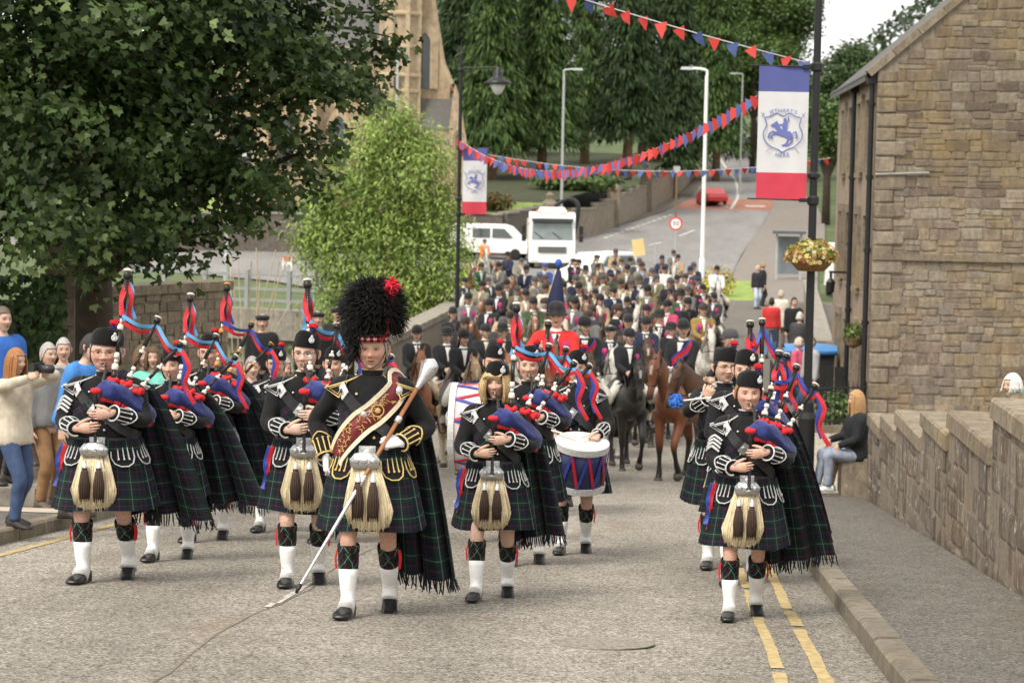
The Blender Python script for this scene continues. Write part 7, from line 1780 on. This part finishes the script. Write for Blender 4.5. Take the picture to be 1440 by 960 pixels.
def D_for(px, py, ht=2.47):
    lo, hi = 44.0, 110.0
    for _ in range(40):
        D = (lo + hi) / 2; q = G(px, D); z = g(q.y) + ht; s = 3150 / D
        pyy = 250 + (px - 720) * .0192 + (1.6 - z) * s
        if pyy > py: lo = D
        else: hi = D
    return D
# px, helmet top in the photo, coat, hat, hat colour, horse coat, extras, distance
CR = [(777, 413, 'red', 'bowler_hat', 'black', 'bay', ('rosette',), 25.8, 5, 0), (817, 434, 'black', 'helmet', 'black', 'brown', ('sash',), 33, 1, .12), (854, 447, 'black', 'cap', 'black', 'grey', ('rosettes',), 38.5, 3, .1), (880, 452, 'black', 'helmet', 'black', 'black', ('rosette',), 36, 1, .2),
      (957, 438, 'black', 'helmet', 'black', 'bay', ('sash',), 33.6, 1, -.42), (1024, 452, 'black', 'helmet', 'grey', 'brown', (), 31.2, 3, -.9), (934, 455, 'black', 'bowler_hat', 'black', 'black', ('rosette',), 43, 1, .5), (986, 409, 'mustard', 'helmet', 'brown', 'grey', ('rosettes',), 47, 0, .15),
      (583, 448, 'black', 'helmet', 'black', 'chestnut', (), 36, 2, .2), (625, 452, 'black', 'bowler_hat', 'black', 'skewbald', (), 37, 3, .3), (648, 457, 'black', 'helmet', 'black', 'dun', ('rosette',), 34, 4, .3), (641, 424, 'black', 'helmet', 'black', 'brown', (), 46, 0, .2), (646, 436, 'black', 'helmet', 'brown', 'bay', (), 42, 2, .1),
      (679, 448, 'black', 'helmet', 'black', 'bay', (), 40, 1, .3), (703, 446, 'black', 'bowler_hat', 'black', 'chestnut', (), 38, 3, .2), (698, 438, 'charcoal', 'helmet', 'grey', 'brown', (), 43, 0, .1), (712, 430, 'black', 'helmet', 'black', 'grey', (), 46, 2, 0), (1003, 383, 'charcoal', 'helmet', 'black', 'black', ('rosette',), 58, 4, -.1), (1003, 362, 'white', 'helmet', 'black', 'grey', (), 72, 0, .1),
      (830, 428, 'grey', 'helmet', 'brown', 'bay', (), 45, 3, -.1), (871, 433, 'black', 'helmet', 'black', 'brown', (), 42, 4, 0), (901, 436, 'navy', 'helmet', 'black', 'brown', ('rosette',), 41, 2, .1), (921, 428, 'black', 'bowler_hat', 'black', 'grey', ('rosette',), 44, 1, 0)]
CR = [c if len(c) == 10 else None for c in CR]
far = [(679, 330, 'orange', 'cap', 'brown'), (714, 350, 'navy', 'bowler_hat', 'black'), (704, 365, 'grey', 'helmet', 'black'), (675, 364, 'bottle', 'helmet', 'brown'), (647, 377, 'charcoal', 'helmet', 'black'), (729, 353, 'tweed', 'helmet', 'grey'), (738, 370, 'navy', 'helmet', 'black'), (756, 376, 'olive', 'helmet', 'grey'), (722, 389, 'olive', 'helmet', 'grey'), (713, 384, 'charcoal', 'helmet', 'black'), (702, 398, 'black', 'helmet', 'black'),
       (780, 384, 'tan', 'helmet', 'grey'), (788, 379, 'grey', 'helmet', 'grey'), (790, 394, 'olive', 'helmet', 'black'), (802, 386, 'navy', 'helmet', 'grey'), (815, 398, 'black', 'helmet', 'black'), (822, 372, 'olive', 'bowler_hat', 'black'), (840, 361, 'charcoal', 'bowler_hat', 'black'), (838, 355, 'grey', 'cap', 'grey'), (802, 358, 'black', 'cap', 'navy'), (812, 356, 'olive', 'helmet', 'black'), (857, 361, 'navy', 'helmet', 'black'), (855, 371, 'green', 'helmet', 'black'),
       (862, 351, 'tan', 'helmet', 'grey'), (871, 357, 'tweed', 'helmet', 'brown'), (878, 371, 'olive', 'helmet', 'black'), (837, 408, 'tan', 'helmet', 'black'), (779, 403, 'pink', 'cap', 'navy'), (787, 418, 'cream', 'helmet', 'brown'), (828, 420, 'charcoal', 'helmet', 'brown'), (880, 358, 'grey', 'helmet', 'black'), (893, 361, 'charcoal', 'helmet', 'grey'), (887, 386, 'navy', 'helmet', 'grey'), (897, 386, 'charcoal', 'helmet', 'grey'),
       (910, 374, 'navy', 'helmet', 'grey'), (919, 372, 'black', 'helmet', 'grey'), (926, 377, 'olive', 'helmet', 'grey'), (927, 356, 'navy', 'helmet', 'navy'), (932, 365, 'white', 'helmet', 'black'), (945, 377, 'navy', 'helmet', 'black'), (947, 346, 'grey', 'helmet', 'brown'), (955, 351, 'tan', 'bowler_hat', 'black'), (959, 378, 'tweed', 'helmet', 'brown'), (936, 391, 'black', 'helmet', 'grey'), (881, 401, 'black', 'helmet', 'black'),
       (906, 416, 'black', 'helmet', 'black'), (932, 417, 'pink', 'helmet', 'black'), (950, 405, 'green', 'bowler_hat', 'black'), (976, 366, 'navy', 'helmet', 'grey'), (971, 373, 'charcoal', 'helmet', 'navy'), (981, 377, 'pink', 'helmet', 'navy'), (763, 366, 'blue', 'cap', 'blue'), (748, 384, 'tweed', 'helmet', 'grey'), (766, 392, 'cream', 'helmet', 'brown'), (735, 402, 'tan', 'helmet', 'black'), (745, 412, 'green', 'helmet', 'black'), (756, 408, 'olive', 'helmet', 'brown'), (803, 412, 'grey', 'helmet', 'black'), (858, 396, 'navy', 'helmet', 'black'),
       (868, 388, 'tan', 'helmet', 'brown'), (846, 384, 'olive', 'helmet', 'grey'), (830, 392, 'green', 'helmet', 'black'), (914, 400, 'olive', 'helmet', 'black'), (965, 394, 'grey', 'helmet', 'grey'), (962, 411, 'brown' if False else 'black', 'helmet', 'black'), (985, 390, 'black', 'helmet', 'black'), (672, 386, 'tweed', 'helmet', 'black'), (690, 377, 'charcoal', 'helmet', 'grey'), (661, 350, 'tan', 'helmet', 'brown'), (900, 368, 'tweed', 'helmet', 'brown'), (768, 378, 'grey', 'helmet', 'grey'), (660, 405, 'grey', 'helmet', 'black'), (686, 412, 'black', 'helmet', 'black'), (724, 418, 'olive', 'helmet', 'black'), (860, 420, 'black', 'helmet', 'brown')]
coats = ['bay', 'grey', 'brown', 'grey', 'chestnut', 'dun', 'skewbald']
for px, py, jc, ht, hc in far:
    CR.append((px, py, jc, ht, hc, coats[(px * 7 + py) % 7], ('rosettes',) if (px + py) % 5 == 0 else ('rosette',) if (px + py) % 3 == 0 else (), D_for(px, py), (px * 3 + py) % 5, ((px * 13 + py * 7) % 90 - 45) / 100 * (3.2 if (px * 5 + py) % 4 == 0 else 1.0)))
CR.sort(key=lambda c: c[7])
ORD = 'first second third fourth fifth sixth seventh eighth ninth tenth eleventh twelfth'.split()
JN = {'tweed': 'tweed', 'bottle': 'bottle green', 'charcoal': 'charcoal', 'hivis': 'yellow'}
per = 9; HN = {'helmet': 'riding helmet', 'bowler_hat': 'round hat', 'cap': 'flat cap'}
for r0 in range(0, len(CR), per):
    row = sorted(CR[r0:r0 + per], key=lambda c: c[0]); rk = ORD[min(11, r0 // per)]
    for i, (px, py, jc, ht, hc, coat, ex, D, var, rz) in enumerate(row):
        q = G(px, D); wh = f'{rk} rank, {ORD[i]} from the left'
        zt = 1.6 + (250 + (px - 720) * .0192 - py) / 3150 * D; s = min(1.10, max(.92, (zt - g(q.y)) / 2.47)) if D < 47 else rnd.uniform(.93, 1.06)
        loc = V3(q.x, q.y, g(q.y)); face = V3(math.sin(rz), -math.cos(rz), 0)
        lb = f'rider in {JN.get(jc, jc)} jacket, {hc} {HN[ht]}, {wh}'
        hl_ = f'{coat} horse in the {rk} rank of the cavalcade, {ORD[i]} from the left'
        if jc == 'red': lb = 'mounted leader in a bright red coat with a furled dark flag'; hl_ = 'bay horse ridden by the leader in the red coat'
        if px == 957: lb = 'rider with red and blue sash and white gloves on the bay horse'; hl_ = 'bay horse with a white blaze walking nearest the camera'
        if px == 817: lb = 'smiling rider with a red and blue sash beside the red-coated leader'
        if jc == 'mustard': lb = 'rider in a mustard jacket with two rosettes on a grey horse'; hl_ = 'dappled grey horse under the rider in mustard'
        pose = 0 if px == 957 else (px + py) % 3
        horse(hl_, loc, rz, coat, pose, s, D > 50)
        t = rider(lb, loc + face * .02, rz, jc, ht, hc, var, ex, 'riders of the cavalcade', s)
        if D > 40: t.rotation_euler = (rnd.uniform(-.05, .08), rnd.uniform(-.07, .07), rz + rnd.uniform(-.35, .35))
        if jc == 'red':                                                  # furled flag in its leather bucket
            fg = thing('furled_flag', 'dark blue furled flag on a pole above the red-coated leader', 'flag', loc + V3(-.02, .15, 0))
            MB().tube([(0, 0, 1.3), (.02, .05, 2.86)], .018, 8).build('pole', m_wood, fg); b = MB()
            b.tube([(.0, .02, 2.25), (-.01, .03, 2.42), (.015, .04, 2.58), (.02, .05, 2.78)], [(.115, .08), (.10, .085), (.07, .05), (.025, .025)], 14); b.v = [(x + .012 * math.sin(z * 34), y, z) for x, y, z in b.v]; b.build('flag_cloth', M('flag_navy', (.012, .016, .05), .8, .3, 6, .4, 8), fg, True)
            MB().ell((.02, .05, 2.86), (.04, .04, .05), 10, 8).build('finial', M('flag_blue_bow', (.03, .09, .4), .7), fg)
        if px == 957:
            b = MB(); hand(b, V3(.09, -.36, 1.08), V3(-.25, -.9, -.25), V3(-.9, .1, -.3), 1, (.9, 1.0, .7), None, 0, 1.12, 1.2); b.build('glove', m_glove, t, True)
            b = MB(); hand(b, V3(-.09, -.36, 1.08), V3(.25, -.9, -.25), V3(.9, .1, -.3), -1, (.9, 1.0, .7), None, 0, 1.12, 1.2); b.build('glove', m_glove, t, True)
# ================================================================ SPECTATORS
def civ(label, px, D, H=1.70, rz=0, fem=False, top='grey', legs=(.05, .06, .09), shoe=(.03, .025, .02), hair=BR, hairlen=-.06, wr=None, hips=None, step=(.02, -.02), seed=50, age=.5, belly=.03, turn=0, nod=0, coat=.0, dz=None, lean=0, sit=None, hd=None, bald=False, hat=None, group='spectators', X=None):
    p = G(px, D) if X is None else Vector(X); k = H / 1.75
    t = thing('person', label, 'person', (p.x, p.y, g(p.y) + (dz or 0)), rz, group, k); f = torso_fn(fem, belly, .02 if fem else 0)
    ln = Matrix.Translation((0, 0, .92)) @ Matrix.Rotation(R(lean), 4, 'X') @ Matrix.Translation((0, 0, -.92))
    shx = .185 * (.92 if fem else 1); S = {s: ln @ V3(s * shx, 0, 1.415) for s in (-1, 1)}; wr = wr or {s: V3(s * .25, -.06, .86) for s in (-1, 1)}
    E = {s: ik(S[s], wr[s], .285, .255, V3(s * .5, .8, -.3)) for s in (-1, 1)}; down = sit if sit is not None else 0
    hip = {s: V3(s * .095, 0, .90) for s in (-1, 1)}; kn = {}; an = {}
    for s, st in ((-1, step[0]), (1, step[1])):
        if sit is not None and sit > .6: kn[s] = V3(s * .12, -.36, 1.17); an[s] = V3(s * .12, -.60, .86)
        elif sit is not None: kn[s] = V3(s * .11, -.42, .93); an[s] = V3(s * .10, -.40 - st, .52)
        else: an[s] = V3(s * .095, -st, .09); kn[s] = ik(hip[s], an[s], .44, .41, V3(0, -1, 0))
    sk = MB(); tb_ = MB(); torso_mb(tb_, f, .82, 1.50, -.02, 20, 12); sk.merge(tb_, ln)
    for s in (-1, 1): arm_mb(sk, S[s], E[s], wr[s], (.045, .048, .042, .038, .032, .024)); leg_mb(sk, hip[s], kn[s], an[s], (.075, .07, .05, .048, .045, .034))
    nk = MB(); nk.tube([(0, .012, 1.44), (0, .0, 1.5), (0, -.008, 1.6)], [.056, .052, .053], 12); sk.merge(nk, ln)
    bd = to_mb(remesh(sk, .030, 2), (*SK, 1)); HM = ln @ Matrix.Translation((0, -.018, 1.645)) @ Matrix.Rotation(R(turn), 4, 'Z') @ Matrix.Rotation(R(nod), 4, 'X') @ Matrix.Diagonal((1.02, 1.06, 1.10, 1)); bd.merge(head_mb(seed, fem, 1.0, age, 36, 30), HM)
    hd = hd or {s: (V3(0, -.1, -1), V3(-s, 0, 0), s, (.3, .4, .3)) for s in (-1, 1)}
    for s in (-1, 1): d, n, th, cu = hd[s]; hand(bd, wr[s], d, n, th, cu)
    ob('body', bd.mesh('body', m_skin, True), t).location.z = -down
    j = MB(); tj = MB(); torso_mb(tj, f, .88 - coat, 1.485, .024, 24, 14); j.merge(tj, ln)
    for s in (-1, 1): arm_mb(j, S[s], E[s], wr[s], (.076, .078, .066, .062, .056, .048))
    jk = ob('jacket', remesh(j, .023, 3, 'jacket'), t); jk.data.materials.append(cloth_m(top) if isinstance(top, str) else M('top_%s' % str(top), top, .85, .2, 9, .8, 9)); jk.location.z = -down
    b = MB()
    for s in (-1, 1): leg_mb(b, hip[s], kn[s], an[s], (.105, .09, .074, .068, .062, .058))
    b.ell((0, .0, .90), (.150, .112, .11), 16, 10); o = b.build('trousers', M('trousers_%s' % str(legs), legs, .85, .3, 12, .8, 12), t, True); o.location.z = -down
    for s in (-1, 1):
        b = MB(); shoe_mb(b, an[s], 0, 0, 0, 1.06); o = b.build('shoe', M('shoe_%s' % str(shoe), shoe, .6), t, True); o.location.z = -down
    if hair is not None:
        b = hair_shell(.074, -.03, max(hairlen, -.09) - .01, .008 if not fem else .011, 30, 22, 1.0, seed)
        if fem:
            r_ = random.Random(seed)
            for q in range(130):
                a = r_.choice((-1, 1)) * r_.uniform(.8, math.pi); x, y = math.sin(a) * .085, -math.cos(a) * .105; b.tube(spline([(x * .9, y * .9, .06), (x * 1.12, y * 1.08, -.01), (x * 1.12, y * 1.12, min(hairlen, -.06) * .5), (x * (1.0 + r_.uniform(-.2, .3)), y * 1.05 + r_.uniform(-.03, .03), min(hairlen, -.06) * r_.uniform(.8, 1.1))], 3), [.008] * 3 + [.010] * 4 + [.007, .005, .002], 4)
        o = b.build('hair', M('hair_%s' % str(hair), hair, .6, .3, 60, .4, 100), t, True); o.matrix_basis = Matrix.Translation((0, 0, -down)) @ HM
    if hat:
        b = MB(); b.lathe([(.09, .035), (.115, .06), (.12, .085), (.08, .11), (.004, .115)], 20, 0, HM); o = b.build('cap', M('hat_' + hat, HC[hat], .8), t, True); o.location.z = -down
    return t, p, k
JE = (.045, .075, .15)
# left pavement
t, p, k = civ('ginger-haired woman in cream jacket and jeans taking a photograph', 20, 19.9, 1.56, R(62), True, 'cream', JE, (.03, .024, .02), (.32, .14, .05), -.34, {1: V3(.10, -.30, 1.53), -1: V3(-.10, -.27, 1.50)}, None, (.10, -.10), 61, .3, .0, 0, 4, .06, .12,
              hd={1: (V3(-.3, -.7, .4), V3(-.8, .1, -.2), 1, (.7, .8, .5)), -1: (V3(.3, -.7, .4), V3(.8, .1, -.2), -1, (.7, .8, .5))})
pc = thing('photo_camera', 'black camera with long lens held up by the ginger-haired woman', 'camera', t.location, R(62), None, k)
MB().box((0, -.30, 1.60), (.15, .07, .10)).build('camera_body', m_leath, pc); MB().tube([(0, -.33, 1.60), (0, -.40, 1.60), (0, -.41, 1.60), (0, -.50, 1.60)], [.036, .038, .043, .043], 16).build('lens', m_leath, pc, True)
civ('man in a blue jacket standing high at the left edge', 2, 23.2, 1.80, R(48), False, (.03, .12, .42), (.03, .03, .04), hair=(.12, .09, .07), seed=62, age=.6, dz=.32)
pq = G(2, 23.2); bx_ = tag(MB().box((0, 0, .15), (.9, .7, .3)).build('stone_step', m_conc), 'stone step under the man in blue at the left edge', 'step'); bx_.location = (pq.x, pq.y, g(pq.y) + .02)
civ('older man in grey pullover and brown trousers by the pillar', 66, 22.6, 1.64, R(50), False, (.17, .17, .165), (.22, .12, .055), (.1, .08, .06), (.35, .33, .31), -.05, seed=63, age=.9, belly=.05, dz=.12)
civ('man in a bright blue shirt leaning forward behind the stout piper', 100, 21.2, 1.76, R(70), False, (.05, .20, .52), (.06, .065, .07), hair=(.03, .025, .02), seed=64, lean=16, dz=.12)
civ('grey-haired man between the blue shirt and the pullover', 88, 23.6, 1.70, R(20), False, (.30, .30, .30), (.05, .05, .06), hair=(.4, .38, .36), seed=65, age=.9, dz=.12)
civ('woman spectator in a dark top behind the left pipers', 197, 25.5, 1.66, R(30), True, (.05, .05, .06), JE, hair=(.20, .12, .06), hairlen=-.16, seed=66, dz=.12)
civ('spectator in a mint green top behind the left pipers', 214, 24.3, 1.64, R(10), True, (.16, .50, .40), JE, hair=(.10, .06, .03), hairlen=-.12, seed=67, dz=.12)
for k_, (px, D, tp, hc, lb) in enumerate(((352, 24.5, (.10, .20, .42), (.30, .28, .26), 'grey-haired spectator in blue behind the left pipers'), (398, 25.5, (.30, .18, .15), (.35, .3, .25), 'fair-haired spectator in a reddish top behind the glasses piper'), (330, 27, (.2, .2, .22), (.4, .3, .2), 'spectator in grey far behind the left pipers'))):
    civ(lb, px, D, 1.68, R(20), k_ == 1, tp, JE, hair=hc, seed=70 + k_, age=.8, X=None)
for k_, (px, py, D, lb) in enumerate(((367, 440, 37, 'man in black beret and suit left of the glasses piper'), (445, 436, 39, 'man in dark cap and suit with rosette left of the feather bonnet'), (472, 430, 40, 'man in dark hat and suit close to the feather bonnet'))):
    q = G(px, D); hgt = 1.78; zt = 1.6 + (250 + (px - 720) * .0192 - py) / 3150 * D
    civ(lb, px, D, hgt, R(10), False, 'black', (.02, .02, .025), hair=GR, seed=80 + k_, age=.7, hat='black', dz=max(0, zt - g(q.y) - hgt * 1.02))
# right pavement
t, p, k = civ('seated woman in black puffer jacket and checked trousers on the parapet end', 1196, 28.95, 1.70, R(-75), True, (.014, .015, .018), (.26, .29, .36), (.75, .75, .75), (.42, .24, .10), -.34, {1: V3(.14, -.30, 1.05), -1: V3(-.10, -.34, 1.10)}, None, (.10, .02), 90, .2, .0, 0, 0, .04, sit=.36, dz=.11, X=(2.42, 29.1, 0))
civ('child sitting close behind the woman in black with turquoise shoes', 1210, 29.3, 1.45, R(-70), True, (.05, .05, .07), (.55, .36, .27), (.05, .40, .48), (.25, .15, .08), -.12, seed=91, sit=.36, step=(.05, .08), dz=.11, X=(2.46, 29.55, 0))
civ('white-haired woman in turquoise coat behind the high parapet', 1418, 24.0, 1.70, R(-60), True, (.06, .45, .42), (.06, .06, .07), hair=(.70, .68, .64), hairlen=-.06, seed=92, age=.9)
civ('person in red jacket and jeans walking away on the right pavement', 1083, 64, 1.70, R(170), False, (.50, .03, .03), (.10, .16, .28), hair=DKH, seed=93, step=(.2, -.2), dz=.11)
civ('person in long cream coat walking away on the right pavement', 1096, 68, 1.72, R(175), True, (.62, .56, .46), (.10, .08, .07), hair=(.45, .38, .3), seed=94, step=(-.15, .2), coat=.25, dz=.11)
civ('woman in dark top and pale jeans far up the right pavement', 1064, 88, 1.68, R(20), True, (.02, .02, .025), (.45, .52, .62), hair=(.5, .4, .28), seed=95, step=(.1, -.1), dz=.11)
civ('person in long black coat beside the pale jeans', 1071, 90, 1.72, R(100), True, (.015, .015, .017), (.02, .02, .02), hair=(.3, .2, .12), seed=96, coat=.3, dz=.11)
civ('man in a black uniform jacket behind the lamp post', 1114, 62, 1.82, R(20), False, (.013, .013, .016), (.03, .03, .035), hair=DKH, seed=97, dz=.11)
civ('woman in a charcoal coat behind the lamp post', 1122, 57, 1.68, R(160), True, (.05, .05, .052), (.05, .05, .05), hair=(.6, .55, .48), seed=98, coat=.3, dz=.11)
civ('person in a pink top in front of the bin store', 1120, 47, 1.62, R(60), True, (.60, .10, .18), JE, hair=(.5, .42, .34), seed=99, dz=.11)
civ('person in a pale grey top in front of the bin store', 1138, 46, 1.70, R(-60), False, (.33, .33, .34), JE, hair=(.2, .16, .12), seed=100, dz=.11)
civ('worker in a yellow jacket by the ash tree', 652, 86, 1.76, R(30), False, 'hivis', (.05, .06, .05), hair=DKH, seed=101)
